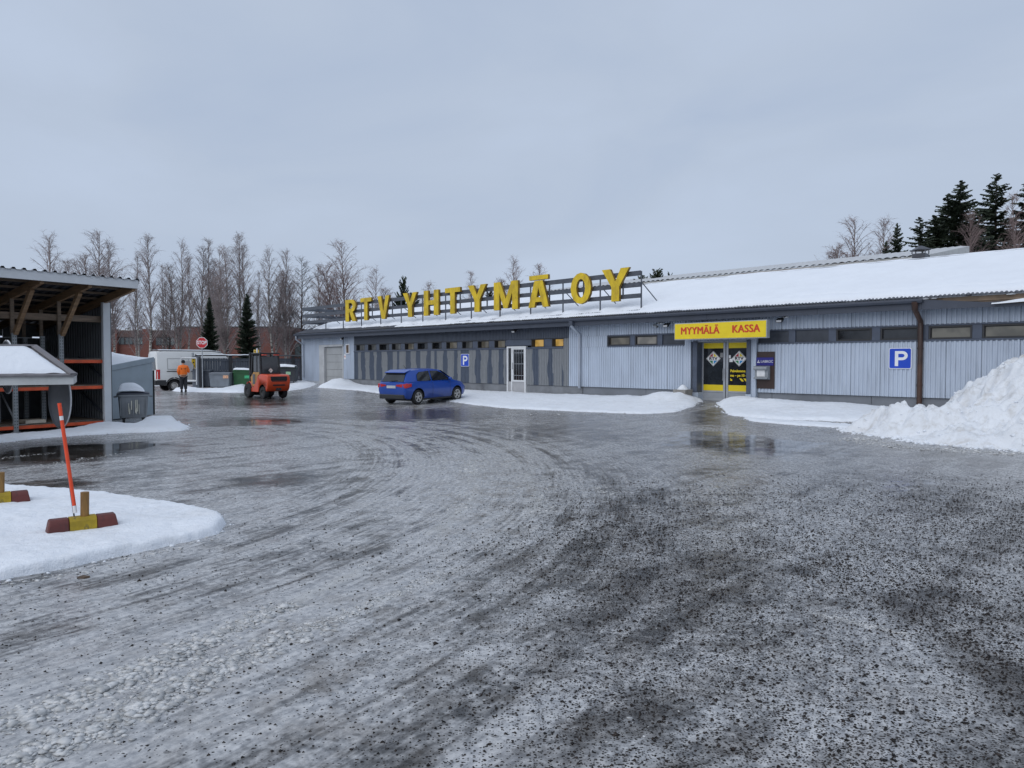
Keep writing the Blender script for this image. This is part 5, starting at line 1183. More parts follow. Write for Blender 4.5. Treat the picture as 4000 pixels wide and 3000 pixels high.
# ------------------------------------------------------------------ white delivery van behind the gate. local +x forward
vy = 44.6; vx = at(612, vy); vh = R(42)
van = thing('delivery_van', 'white high-roof delivery van seen from its rear right side behind the gate', 'van', (vx+2.9*math.cos(vh)-1.0*math.sin(vh), vy+2.9*math.sin(vh)+1.0*math.cos(vh), Gf(vx+2, vy+2)), vh)
def vs_(x, zb, zt, w, wt):
    half = [(w*0.9, zb), (w, zb+0.1), (w, 1.25), (w*0.985, 1.35), (wt, zt-0.22), (wt*0.93, zt-0.06), (wt*0.6, zt)]
    return [(x, y, z) for y, z in half]+[(x, -y, z) for y, z in half[::-1]]
m = MB(); m.loft([vs_(-2.90,0.55,2.42,0.93,0.80), vs_(-2.84,0.42,2.56,0.98,0.88), vs_(-2.4,0.40,2.62,1.0,0.90), vs_(0.6,0.40,2.62,1.0,0.90), vs_(1.3,0.40,2.50,1.0,0.86), vs_(1.75,0.40,2.10,0.99,0.80), vs_(2.2,0.40,1.60,0.97,0.80), vs_(2.7,0.42,1.25,0.92,0.80), vs_(2.95,0.5,1.05,0.80,0.70)])
vb = m.build('body', [M_VANW, M_PLASTIC], van)
cc = []
for x in (-1.85, 1.75):
    for sgn in (-1,1):
        c = MB(); c.lathe([(0.46,0.62),(0.46,1.1)],24,axis='y',c=(x,0,0.36)); c.v=[(a,sgn*b,z) for a,b,z in c.v]; cc.append(c)
cutout(vb, cc); vb.data.polygons.foreach_set('use_smooth',[True]*len(vb.data.polygons)); vb.data.set_sharp_from_angle(angle=R(35))
for sgn in (-1,1):
    for x in (-1.85,1.75): wheel(van, x, sgn*0.86, 0.36, 0.36, 0.22, sgn, M_ALLOY, rimr=0.62, steel=True)
    for a,b in ((-2.90,-2.34),(-1.36,1.26)):
        m = MB(); m.box(a,b,sgn*0.985,sgn*1.012,0.42,0.74) if sgn>0 else m.box(a,b,-1.012,-0.985,0.42,0.74); m.build('lower_cladding', M_PLASTIC, van, bevel=0.01)
    m = MB(); m.tube([(-1.85+0.50*math.cos(R(a)),sgn*0.99,0.38+0.50*math.sin(R(a))) for a in range(0,181,20)],0.045,6); m.build('wheel_arch', M_PLASTIC, van, smooth=50)
    m = MB(); m.loft([[(-2.92,sgn*0.93,z),(-2.78,sgn*1.008,z),(-2.70,sgn*1.004,z),(-2.86,sgn*0.90,z)] for z in (0.80,1.05,1.40)]); m.build('tail_lamp', M_TAIL, van)
    m = MB(); m.add([(-2.935,sgn*0.20,1.38),(-2.935,sgn*0.80,1.38),(-2.90,sgn*0.72,2.12),(-2.90,sgn*0.20,2.12)],[(0,1,2,3)]); m.build('rear_window', M_GLASS, van, fix=False)
    m = MB(); m.box(-2.3,1.1,min(sgn*1.0,sgn*1.018),max(sgn*1.0,sgn*1.018),1.26,1.31); m.build('slide_rail', M_PLASTIC, van)
    for a,b,z0,z1 in ((-2.25,-0.95,1.42,2.10),(-0.75,0.65,1.42,2.10)):
        m = MB()
        for p,q in (((a,z0),(b,z0)),((b,z0),(b,z1)),((b,z1),(a,z1)),((a,z1),(a,z0))):
            yy0 = sgn*(1.0-(p[1]-1.35)/1.05*0.10+0.002); yy1 = sgn*(1.0-(q[1]-1.35)/1.05*0.10+0.002); m.bar((p[0],yy0,p[1]),(q[0],yy1,q[1]),0.02,0.02)
        m.build('panel_seam', pm('van_seam',(0.30,0.30,0.30),0.5), van)
    m = MB(); m.add([(0.95,sgn*1.003,1.36),(1.9,sgn*1.003,1.36),(1.55,sgn*0.91,1.98),(0.95,sgn*0.91,1.98)],[(0,1,2,3)]); m.build('side_window', M_GLASS, van, fix=False)
m = MB(); m.box(-2.99,-2.70,-0.96,0.96,0.42,0.72); m.build('rear_bumper', M_PLASTIC, van, bevel=0.03)
X, Y = np.meshgrid(np.arange(-2.7,1.3,0.1), np.arange(-0.78,0.79,0.06), indexing='ij')
m = MB(); m.grid(X,Y,2.64+0.05*(1-(np.abs(Y)/0.78)**3)-0.12*sst((X-0.4)/1.0)); m.build('roof_snow', M_SNOW, van, smooth='all', fix=False)

# ------------------------------------------------------------------ man in an orange jacket, back to the camera. local +y = the way he faces
mx, my = at(716, 39.5), 39.5
man = thing('person', 'person in orange work jacket and dark trousers standing by the gate, back turned', 'person', (mx, my, Gf(mx, my)), R(28))
M_SKIN = pm('skin', (0.45,0.27,0.20), 0.6, 0.05); M_JACK = pm('hi_vis_orange', (0.85,0.17,0.015), 0.65, 0.08, 9, bump=0.01, bscale=14); M_TROU = pm('dark_trousers', (0.022,0.024,0.032), 0.8, 0.2, 9)
M_REFL = pm('reflective_tape', (0.70,0.36,0.20), 0.5, 0.05)
bv = [(0,0,0.95),(0,0,1.12),(0,0,1.32),(0,0.0,1.45),(0,0.02,1.53),(0,0.03,1.60),(0,0.04,1.68),(0,0.03,1.755),
      (-0.18,0,1.42),(-0.27,-0.03,1.16),(-0.23,0.05,0.95),(-0.20,0.09,0.88), (0.18,0,1.42),(0.28,0.02,1.17),(0.29,0.24,1.12),(0.30,0.33,1.12),
      (-0.08,0,0.88),(-0.095,0.0,0.48),(-0.095,-0.02,0.09),(-0.10,0.12,0.04),(0.08,0,0.88),(0.105,0.02,0.48),(0.11,0,0.09),(0.12,0.14,0.04)]
be = [(0,1),(1,2),(2,3),(3,4),(4,5),(5,6),(6,7),(3,8),(8,9),(9,10),(10,11),(3,12),(12,13),(13,14),(14,15),(0,16),(16,17),(17,18),(18,19),(0,20),(20,21),(21,22),(22,23)]
br = [(0.12,0.09),(0.12,0.09),(0.14,0.10),(0.10,0.09),0.055,0.075,(0.08,0.095),0.05,0.06,0.047,0.037,0.04,0.06,0.047,0.037,0.04,0.085,0.058,0.042,0.04,0.085,0.058,0.042,0.04]
skin('body', bv, be, br, M_SKIN, man)
jv = [(0,0,0.90),(0,-0.005,1.08),(0,-0.01,1.30),(0,0,1.45),(0,0.01,1.53),(-0.18,0,1.41),(-0.25,-0.05,1.17),(-0.20,0.04,0.98),(0.18,0,1.41),(0.26,0.0,1.18),(0.29,0.24,1.13)]
skin('jacket', jv, [(0,1),(1,2),(2,3),(3,4),(3,5),(5,6),(6,7),(3,8),(8,9),(9,10)], [(0.215,0.17),(0.225,0.175),(0.235,0.18),(0.17,0.14),(0.09,0.09),0.105,0.095,0.08,0.105,0.09,0.07], M_JACK, man)
tv_ = [(0,0,1.0),(-0.09,0,0.86),(-0.095,0.0,0.48),(-0.095,-0.01,0.13),(0.09,0,0.86),(0.105,0.02,0.48),(0.11,0.0,0.13)]
skin('trousers', tv_, [(0,1),(1,2),(2,3),(0,4),(4,5),(5,6)], [(0.20,0.165),0.13,0.10,0.09,0.13,0.10,0.09], M_TROU, man)
for x in (-0.095, 0.11):
    m = MB(); m.loft([[(x-0.055,y,0.0),(x+0.055,y,0.0),(x+0.05,y,z),(x-0.05,y,z)] for y,z in ((-0.09,0.14),(-0.02,0.15),(0.08,0.10),(0.19,0.06))]); m.build('boot', M_BLACK, man, bevel=0.015)
m = MB(); m.lathe([(0.092,0),(0.105,0.05),(0.10,0.10),(0.07,0.15),(0.01,0.165)],14,c=(0,0.035,1.635)); m.build('cap', pm('black_knit',(0.015,0.015,0.018),0.9,0.2,20), man, smooth=True)
def band(z, rx, ry): 
    m = MB(); m.lathe([(1,-0.03),(1.02,-0.025),(1.02,0.025),(1,0.03)],20); m.v=[(a*rx,b*ry,c_+z) for a,b,c_ in m.v]; m.build('reflective_band', M_REFL, man)
band(0.985,0.188,0.150)
for x in (-0.10,0.10):
    m = MB(); m.tube([(x*0.8,-0.138,1.02),(x*0.8,-0.146,1.22),(x*0.8,-0.132,1.38)],0.013,6); m.build('reflective_stripe', M_REFL, man)
lettering('RTV', 0.10, M_TROU, man, (0.0,-0.150,1.30), bold=0.004, ext=0.012, sx=1.4)

# ------------------------------------------------------------------ yard fence, gate, stop sign
M_FENCE = pm('dark_blue_grey_boards', (0.085,0.097,0.12), 0.7, 0.22, 4, stretch=(1,1,0.2), dirt=(0.05,0.055,0.065), damt=0.4)
M_FPOST = pm('dark_fence_post', (0.03,0.03,0.034), 0.6, 0.2, 4)
A = Vector((at(770,45.2), 45.2)); B = Vector((at(1181,49.0), 49.0)); L = (B-A).length; fa = math.atan2(B.y-A.y, B.x-A.x)
zA = -0.05
fen = thing('yard_fence', 'dark grey board fence closing the yard behind the bins', 'fence', (A.x, A.y, zA), fa)
nb = int(L/0.155)
bm_ = [MB().box(0, 0.14, -0.012, 0.012, 0.10, 1.98).mesh('board', M_FENCE), MB().box(0, 0.14, -0.012, 0.012, 0.12, 1.97).mesh('board', M_FENCE)]
for i in range(nb):
    o = bpy.data.objects.new('board', bm_[i%2]); C.objects.link(o); o.parent = fen; o.location = (i*0.155+0.01, 0.006*(i%3-1), 0)
for px in (768, 894, 1027, 1142, 1180):
    u = (px-770)/(1181-770)*L; m = MB(); m.box(u-0.10, u+0.10, -0.10, 0.02, 0, 2.12); m.build('post', M_FPOST, fen, bevel=0.01)
for z in (0.45, 1.05, 1.80):
    m = MB(); m.box(0, L, 0.022, 0.06, z, z+0.10); m.build('rail', M_FENCE, fen)
    m = MB(); m.box(0.12, L-0.1, -0.055, -0.022, z, z+0.08); m.build('rail', M_FENCE, fen)
m = MB(); m.prism([(-0.16,2.12),(-0.16,2.14),(0,2.22),(0.16,2.14),(0.16,2.12)], -0.1, L+0.1, plane='yz'); m.build('coping', M_FPOST, fen)
m = MB(); nn_ = 60; X, Y = np.meshgrid(np.linspace(-0.05, L*0.62, 160), np.linspace(-0.15,0.15,6), indexing='ij'); m.grid(X, Y, 2.16+0.05*fbm(X*2,Y*5,3,3)+0.05*(1-np.abs(Y)/0.15)); m.build('snow_line', M_SNOW, fen, smooth='all', fix=False)
# boarded gate post at the left end
gp_ = thing('gate_post', 'grey boarded gate post with a yellow warning plate', 'gate post', (A.x+0.05, A.y-0.45, zA), fa)
m = MB()
for i in range(3):
    mm = MB(); mm.box(-0.14+i*0.135, -0.012+i*0.135, -0.02, 0.02, 0, 2.1); mm.build('board', pm('pale_grey_boards',(0.19,0.205,0.235),0.7,0.15,4,stretch=(1,1,0.2)), gp_)
m = MB(); m.box(0.27,0.31,-0.3,0.4,0,2.1); m.build('side_board', M_FPOST, gp_)
m = MB(); m.box(-0.18,0.04,-0.045,-0.022,1.30,2.02); m.build('warning_plate', pm('warning_yellow',(0.72,0.46,0.02),0.45,0.08), gp_, bevel=0.004)
m = MB(); m.add([(-0.13,-0.048,1.66),(-0.01,-0.048,1.66),(-0.07,-0.048,1.78)],[(0,1,2)]); m.box(-0.12,-0.02,-0.049,-0.046,1.38,1.42); m.box(-0.12,-0.02,-0.049,-0.046,1.47,1.51); m.box(-0.09,-0.05,-0.049,-0.046,1.84,1.90); m.build('warning_symbol', M_BLKT, gp_, fix=False)
m = MB(); m.cyl((-0.10,0.06,2.0),(-0.10,0.06,2.32),0.07,10); m.build('post_tube', M_STEEL, gp_)
# swing gate with a round sign seen from behind
gt = thing('swing_gate', 'open galvanised tube gate in front of the van', 'gate', (at(709,44.6), 44.6, zA), 0)
gw = at(768,44.6)-at(709,44.6)
M_GATE = pm('pale_gate_tube', (0.55,0.56,0.57), 0.45, 0.1, 5, metal=0.2)
for p,q,r_,nm in (((0,0,0.3),(0,0,2.08),0.045,'upright'),((gw,0,0.3),(gw,0,2.0),0.045,'upright'),((0,0,1.98),(gw,0,1.98),0.05,'top_rail'),((0,0,0.55),(gw,0,0.55),0.07,'bottom_rail'),((0.05,0.02,1.92),(gw,0.02,1.25),0.018,'diagonal')):
    m = MB(); m.tube([p,q],r_,8); m.build(nm, M_GATE, gt, smooth=50)
rsn = thing('round_sign', 'round traffic sign hung on the gate, plain grey back showing', 'traffic sign', (at(734,44.5), 44.5, hz(1432,44.5)), 0)
m = MB(); m.lathe([(0.36,-0.015),(0.365,0.0),(0.36,0.012)],28,axis='y'); m.build('disc', pm('sign_back_grey',(0.25,0.26,0.28),0.5,0.08,3,metal=0.3), rsn)
m = MB(); m.bar((-0.30,-0.03,0.20),(0.30,-0.03,-0.26),0.03,0.02); m.build('clamp_bar', M_STEEL, rsn)
sp = thing('stop_sign', 'red octagonal STOP sign on a grey pole by the gate', 'stop sign', (at(790,43.5), 43.5, Gf(at(790,43.5),43.5)-0.05), R(4))
zc_ = hz(1339,43.5)-sp.location.z
m = MB(); m.cyl((0,0.04,0),(0,0.04,zc_+0.15),0.03,8); m.build('pole', M_STEEL, sp)
oc = lambda r_: [(r_*math.cos(R(22.5+45*i)), zc_+r_*math.sin(R(22.5+45*i))) for i in range(8)]
m = MB(); m.prism(oc(0.355),-0.0,0.02); m.build('plate', M_SIGNW, sp)
m = MB(); m.prism(oc(0.325),-0.006,-0.001); m.build('red_field', pm('stop_red',(0.50,0.012,0.018),0.35,0.05), sp)
lettering('STOP', 0.30, M_SIGNW, sp, (0,-0.01,zc_), bold=0.008, ext=0.002, sx=0.78)
ys = thing('small_sign', 'small yellow plate on a white post above the fence behind the forklift', 'sign', (at(996,47.5),47.5,0), 0)
m = MB(); m.cyl((-0.05,0.03,0),(-0.05,0.03,hz(1366,47.5)),0.03,6); m.build('post', M_SIGNW, ys)
zc2 = hz(1372,47.5); m = MB(); m.box(-0.06,0.28,-0.01,0.01,zc2-0.09,zc2+0.09); m.build('plate', MATS['warning_yellow'], ys)
m = MB(); m.box(-0.02,0.24,-0.014,-0.011,zc2-0.025,zc2+0.02); m.build('dark_stripe', M_BLKT, ys)

# ------------------------------------------------------------------ bins along the fence
def bin_(name, lab, pxl, pxr, Y, pyt, pyb, m_body, m_lid, snow=0.0, lab_col=None, lid_h=0.06, sticker_px=None, cat='waste container'):
    x0, x1 = at(pxl,Y), at(pxr,Y); w_ = (x1-x0)/2; zb_, zt_ = hz(pyb,Y), hz(pyt,Y); hh = zt_-zb_; d = 0.42
    t = thing(name, lab, cat, ((x0+x1)/2, Y+d, zb_), R(4))
    m = MB(); m.loft([[(-w_*k,-d*k,z),(w_*k,-d*k,z),(w_*k,d*k,z),(-w_*k,d*k,z)] for k,z in ((0.90,0.08),(0.98,hh*0.9),(0.98,hh))]); m.build('bin_body', m_body, t, bevel=0.02)
    m = MB(); m.box(-w_*1.03,w_*1.03,-d*1.06,d*1.02,hh*0.88,hh*0.92); m.build('rim', m_body, t, bevel=0.01)
    m = MB(); m.prism([(-d*1.08,hh),(-d*1.08,hh+lid_h*0.5),(0,hh+lid_h),(d*1.05,hh+lid_h*0.8),(d*1.05,hh)],-w_*1.02,w_*1.02,plane='yz'); m.build('lid', m_lid, t, bevel=0.015)
    for sx in (-0.75,0.75):
        m = MB(); m.lathe([(0.08,-0.025),(0.08,0.025)],10,axis='x',c=(w_*sx,-d*0.7,0.08)); m.build('caster', M_BLACK, t)
    if snow:
        X,Y_ = np.meshgrid(np.linspace(-w_*0.96,w_*0.9,24),np.linspace(-d,d,14),indexing='ij'); ed = np.minimum(1-(np.abs(X)/(w_*1.0))**6,1-(np.abs(Y_)/d/1.01)**6)
        Z = hh+lid_h*0.55+snow*np.maximum(ed,0)**0.4*(0.75+0.5*fbm(X*2.2+pxl,Y_*2.2,6,3))*(1-0.35*sst((X/w_+0.2)/1.2))
        m = MB(); m.grid(X,Y_,Z); m.build('snow_cap', M_SNOW, t, smooth='all', fix=False)
    if lab_col:
        a,b,c_,d_ = sticker_px; sx0,sx1 = at(a,Y)-(x0+x1)/2, at(b,Y)-(x0+x1)/2; m = MB(); m.box(sx0,sx1,-d*1.0-0.012,-d*1.0-0.004,hz(d_,Y)-zb_,hz(c_,Y)-zb_); m.build('sticker', lab_col, t)
    return t
M_BGREY = pm('bin_grey', (0.17,0.19,0.215), 0.5, 0.12, 3, dirt=(0.10,0.105,0.11), damt=0.5); M_BGRN = pm('bin_green', (0.018,0.09,0.03), 0.5, 0.15, 3); M_BBLK = pm('bin_dark', (0.03,0.033,0.04), 0.5, 0.15, 3)
bin_('waste_container','grey waste container with an orange sticker in front of the fence',815,893,44.2,1459,1517,M_BGREY,pm('bin_lid_grey',(0.25,0.27,0.30),0.5,0.1,3),0.0,pm('orange_sticker',(0.65,0.36,0.22),0.5,0.3,14),sticker_px=(869,889,1466,1478))
bin_('waste_container','green waste container with snow on its lid, left of the forklift',908,974,44.8,1449,1514,M_BGRN,pm('bin_lid_green',(0.03,0.14,0.05),0.5,0.1,3),0.16,pm('green_sticker',(0.05,0.45,0.20),0.5,0.2,9),sticker_px=(953,971,1467,1478))
bin_('waste_container','dark waste container with snow on its lid, right of the forklift',1080,1152,46.0,1439,1496,M_BBLK,pm('bin_lid_dark_green',(0.03,0.05,0.04),0.5,0.1,3),0.24,pm('pale_green_sticker',(0.30,0.50,0.32),0.5,0.2,9),sticker_px=(1115,1133,1452,1464))
bin_('waste_container','low dark grey container half hidden behind the grey container',792,818,45.2,1448,1514,pm('bin_slate',(0.07,0.08,0.10),0.5,0.1,3),M_BGREY)
# wheeled bin by the shed
Y = 19.3; x0, x1 = at(438,Y), at(546,Y); w_ = (x1-x0)/2
w_ = 0.385
wb = thing('wheeled_bin','grey plastic wheelie bin topped with snow beside the open shed','waste bin',((x0+x1)/2,Y+0.35,Gf(x0,Y)+0.03),R(28))
M_WBN = pm('wheelie_grey',(0.21,0.225,0.24),0.45,0.12,3,dirt=(0.14,0.15,0.155),damt=0.5); hh = hz(1542,Y)-wb.location.z; d = 0.38
def rq(k, z, r_=0.12): return [(x*w_*k/0.5, y*d*k/0.5, z) for x, y in rrect(1,1,r_,3)]
m = MB(); m.loft([rq(0.84,0.14),rq(0.86,0.16),rq(0.95,hh*0.90),rq(0.96,hh)]); m.build('bin_body', M_WBN, wb, smooth=40)
m = MB(); m.loft([rq(1.02,hh*0.93),rq(1.05,hh*0.94),rq(1.05,hh*1.0),rq(1.0,hh*1.01)]); m.build('rim', M_WBN, wb, smooth=40)
m = MB(); m.loft([rq(1.03,hh*1.012),rq(1.05,hh*1.03),rq(1.0,hh*1.06),rq(0.7,hh*1.09)]); m.build('lid', pm('bin_lid_navy',(0.035,0.04,0.06),0.45,0.2,3), wb, smooth=40)
for sx in (-1,1):
    for sy in (-1,1):
        m = MB(); m.lathe([(0.075,-0.03),(0.075,0.03)],12,axis='x',c=(w_*0.62*sx,d*0.62*sy,0.075)); m.box(w_*0.62*sx-0.045,w_*0.62*sx+0.045,d*0.62*sy-0.05,d*0.62*sy+0.05,0.10,0.16); m.build('caster', M_BLACK, wb)
    m = MB(); m.tube([(sx*w_*1.02,-d*0.2,hh*0.92),(sx*w_*1.2,-d*0.2,hh*0.92),(sx*w_*1.2,d*0.2,hh*0.92),(sx*w_*1.02,d*0.2,hh*0.92)],0.022,6); m.build('lift_pin', M_WBN, wb)
m = MB()
for i in range(5): m.box(-w_*0.8+i*w_*0.4-0.012,-w_*0.8+i*w_*0.4+0.012,-d*0.97,-d*0.88,0.2,hh*0.88)
m.build('ribs', M_WBN, wb)
m = MB(); rs_ = random.Random(3)
for i in range(9):
    x = -0.02+rs_.uniform(-0.2,0.22); z = hh*rs_.uniform(0.5,0.86); l_ = rs_.uniform(0.12,0.4); m.box(x,x+rs_.uniform(0.008,0.022),-d*0.985,-d*0.98,max(0.25,z-l_),z)
m.build('paint_drips', pm('cream_drip',(0.62,0.60,0.50),0.5,0.1), wb)
X,Y_ = np.meshgrid(np.linspace(-w_*0.92,w_*0.72,26),np.linspace(-d*0.95,d*0.95,20),indexing='ij'); ed = np.minimum(1-(np.abs(X+0.1*w_)/(w_*0.85))**4,1-(np.abs(Y_)/d/0.96)**4)
m = MB(); m.grid(X,Y_,hh*1.055+0.27*np.maximum(ed,0)**0.45*(0.8+0.4*fbm(X*2,Y_*2,8,3))*(1-0.45*sst((X/w_+0.1)/0.9))); m.build('snow_cap', M_SNOW, wb, smooth='all', fix=False)
# grey-blue lean-to box behind the bin
Yb = 22.5; x0 = at(430,20.5); x1 = at(597,Yb)
bx_ = thing('storage_box','blue-grey sheet clad storage box with snow on top behind the bin','storage box',(x0,20.5,0.02),math.atan2(Yb-20.5,x1-x0))
Lb = math.hypot(x1-x0,Yb-20.5); M_BOXM = pm('blue_grey_sheet',(0.32,0.38,0.425),0.5,0.07,2,dirt=(0.24,0.285,0.315),damt=0.4)
zl, zr2 = hz(1430,20.5)-0.02, hz(1397,Yb)-0.02
m = MB(); m.prism([(0,0),(0,zl),(Lb,zr2),(Lb,0)],0,1.6); m.build('casing', M_BOXM, bx_, bevel=0.01)
m = MB(); m.prism([(0,zl-0.14),(0,zl+0.02),(Lb+0.03,zr2+0.02),(Lb+0.03,zr2-0.14)],-0.03,-0.003); m.build('top_flashing', M_BOXM, bx_, bevel=0.005)
m = MB(); m.box(Lb+0.003,Lb+0.05,-0.02,0.25,0,zr2-0.4); m.build('corner_seal', M_BLACK, bx_)
X,Y_ = np.meshgrid(np.linspace(-0.05,Lb*0.92,40),np.linspace(0.0,1.6,16),indexing='ij'); m = MB(); m.grid(X,Y_,zl+(zr2-zl)*X/Lb+0.02+0.20*(1-np.exp(-Y_/0.1))*(0.7+0.6*fbm(X*1.5,Y_*1.5,4,3))*(1-(np.maximum(X,0)/Lb/0.93)**3)+0.22*np.exp(-((X-0.3)/0.6)**2)*(1-np.exp(-Y_/0.3))); m.build('snow_cap', M_SNOW, bx_, smooth='all', fix=False)

# ------------------------------------------------------------------ open shed on the left. local x along its front (to the right and back), y into the shed
PX, PY = at(425,18.7), 18.7; sa_ = math.atan2(0.811,0.585)
sh = thing('open_shed','open fronted storage shed with timber braces, orange racking and a corrugated roof','shed',(PX,PY,0),sa_)
zpost = hz(1183,18.7); LEN = 9.0; DEPT = 4.2; OV = 1.58
fzb, fzt = 3.52, 3.755; slope_s = (fzb-zpost)/OV*0.9
def rz_(y): return zpost+0.05-slope_s*y           # underside of the roof, y negative = overhang
m = MB(); m.box(-0.15,0.03,-0.07,0.055,0,zpost); m.build('corner_post', M_SHEDF, sh, bevel=0.01)
m = MB(); corr(m, 0, DEPT, 0.1, 2.7, 0, 0.15, 0.025); m.v=[(0.03+y,x,z if z<2 else rz_(x)+0.05) for x,y,z in m.v]; m.build('side_wall', M_SHEDW, sh, fix=False)
m = MB(); m.prism([(0,0),(DEPT,0),(DEPT,rz_(DEPT)+0.14),(0,rz_(0)+0.14)],0.062,0.08,plane='yz'); m.build('side_wall_outer', M_SHEDW, sh)
m = MB(); m.box(-LEN,0.06,DEPT,DEPT+0.05,0.0,2.40); m.build('back_wall', M_SHEDW, sh)
m = MB(); m.box(-LEN-0.05,-LEN,0,DEPT,0,3.0); m.build('side_wall_outer', M_SHEDW, sh)
for i in range(9):
    xx_ = -LEN+i*1.0+0.03; m = MB(); m.box(xx_,xx_+0.74,DEPT-0.02,DEPT+0.03,2.402,rz_(DEPT)+0.16); m.box(xx_+0.742,xx_+0.985,DEPT-0.02,DEPT+0.03,2.44,rz_(DEPT)+0.16); m.build('back_board', M_SHEDW, sh)
m = MB(); m.box(-LEN,0.0,-OV-0.03,-OV,fzb,fzt-0.02); m.build('fascia', M_SHEDF, sh, bevel=0.005)
pw = 0.205; n = int((LEN+0.16)/pw); xs=[]
for i in range(n):
    a = -LEN+i*pw; xs += [(a,0),(a+pw*0.50,0),(a+pw*0.64,0.05),(a+pw*0.86,0.05)]
xs.append((-LEN+n*pw,0)); k=len(xs)
vv = [(a,y,rz_(y)+0.17+b) for y in (-OV-0.06,DEPT+0.2) for a,b in xs]+[(a,y,rz_(y)+0.165+b) for y in (-OV-0.06,DEPT+0.2) for a,b in xs]
m = MB(); m.add(vv,[(i,i+1,k+i+1,k+i) for i in range(k-1)]); m.build('roof_sheet', M_ROOF, sh, fix=False)
for y in np.arange(-OV+0.15, DEPT, 0.62):
    m = MB(); m.box(-LEN,-0.03,y-0.05,y+0.05,rz_(y)+0.11,rz_(y)+0.16); m.build('batten', M_WOOD2, sh)
ups = [-1.12-i*1.02 for i in range(8)]
for xx_ in [-0.08]+[u+0.02 for u in ups]:
    m = MB(); m.loft([[(xx_-0.04,y,rz_(y)-0.08),(xx_+0.04,y,rz_(y)-0.08),(xx_+0.04,y,rz_(y)+0.105),(xx_-0.04,y,rz_(y)+0.105)] for y in (-OV+0.03,DEPT)]); m.build('rafter', M_WOOD, sh)
m = MB(); m.box(-0.03,0.005,-OV,DEPT,0,0.02); m.v=[(a,b,rz_(b)+(0.16 if c_>0.01 else -0.02)) for a,b,c_ in m.v]; m.build('verge_board', M_WOOD, sh)
uz = hz(1303,17.3)
holes = pm('upright_hole',(0.02,0.02,0.022),0.6)
def upright(x, y, z1):
    m = MB(); m.box(x-0.05,x+0.05,y,y+0.07,0.0,z1); o = m.build('rack_upright', pm('rack_upright_grey',(0.27,0.29,0.30),0.5,0.15,5), sh)
    m = MB(); m.box(x-0.09,x+0.09,y-0.03,y+0.1,0,0.012); m.build('foot_plate', M_STEEL, o)
    m = MB(); zz = 0.12
    while zz < z1-0.05:
        for dx_ in (-0.026,0.026): m.add([(x+dx_-0.010,y-0.002,zz-0.013),(x+dx_+0.010,y-0.002,zz-0.013),(x+dx_+0.010,y-0.002,zz+0.013),(x+dx_-0.010,y-0.002,zz+0.013)],[(0,1,2,3)])
        zz += 0.075
    m.build('slots', holes, o, fix=False)
for i,u in enumerate(ups):
    upright(u, 0.0, uz); upright(u, 1.1, uz-0.02); upright(u, 2.2, uz-0.05)
    m = MB(); m.bar((u+0.01,-0.03,uz-0.01),(u+0.01,-OV+0.55,rz_(-OV+0.55)-0.085),0.09,0.11); m.build('timber_brace', M_WOOD, sh)
    for y in (0.12,1.2,2.3):
        m = MB(); m.bar((u,y,uz-0.02),(u,y,rz_(y)-0.07),0.08,0.06); m.build('timber_stub', M_WOOD2, sh)
    m = MB(); m.bar((u,0.1,0.3),(u,1.1,1.1),0.03,0.03); m.bar((u,1.1,1.1),(u,0.1,1.9),0.03,0.03); m.build('rack_brace', M_STEEL, sh)
zrail = hz(1244,18.4)
m = MB(); m.box(-LEN,-0.03,0.13,0.19,zrail-0.09,zrail+0.07); m.build('timber_rail', M_WOOD2, sh)
lv = [hz(1405,17.9), hz(1509,17.9), hz(1652,17.9)]
edges_ = [-0.06]+ups
for j,z in enumerate(lv):
    for a,b in zip(edges_[:-1], edges_[1:]):
        m = MB(); m.box(b+0.052,a-0.052,0.005,0.055,z-0.085,z-0.003); m.build('rack_beam', M_ORANGE, sh, bevel=0.006)
        m = MB(); m.box(b+0.03,a-0.03,0.02,2.2,z,z+0.02); m.build('shelf_board', M_WOOD2, sh)
        X,Y_ = np.meshgrid(np.linspace(b+0.06,a-0.06,18),np.linspace(0.0,0.18,5),indexing='ij'); m = MB(); m.grid(X,Y_,z+0.022+0.022*fbm(X*4+j,Y_*9,5,3)*(1-Y_/0.19)); m.build('snow_line', M_SNOW, sh, smooth='all', fix=False)
m = MB(); [m.bar((-0.05,0.3,z),(-0.05,1.6,z+0.55),0.04,0.04) for z in (0.35,1.3)]; m.build('wall_brace', M_DSTEEL, sh)
for i in range(3):
    m = MB(); m.box(-1.9-i*1.0,-1.45-i*1.0,0.12,0.55,lv[2]+0.03,lv[2]+0.035+0.08); m.build('sack', pm('pale_board_scrap',(0.42,0.37,0.30),0.7,0.2,6), sh, bevel=0.01)
# low display shelter with hipped roof in front of the shed
Yd = 13.2; xr_ = at(287,Yd)
ds = thing('display_shelter','low shelter with snowy hipped roof and white fascia in front of the shed','shelter',(xr_,Yd,0),R(30))
ez0, ez1 = hz(1502,Yd), hz(1467,Yd); rz0 = hz(1357,Yd+0.9); WL = 4.6; Dd = 1.9
m = MB(); m.box(-WL,0,0,0.03,ez0,ez1); m.build('fascia', M_OFFWH, ds, bevel=0.004)
m = MB(); m.box(-0.03,0,0.033,Dd,ez0,ez1); m.build('side_fascia', M_OFFWH, ds, bevel=0.004)
m = MB(); m.box(-WL,0,Dd,Dd+0.03,ez0,ez1); m.build('back_fascia', M_OFFWH, ds)
M_SHR = pm('grey_roof_felt',(0.16,0.155,0.165),0.7,0.2,5)
c0,c1 = -0.67,0.85
m = MB(); e = ez1+0.012
V_ = [(0.02,-0.04,e),(0.02,Dd+0.06,e),(-WL,Dd+0.06,e),(-WL,-0.04,e),(c0,c1,rz0),(-WL,c1,rz0)]
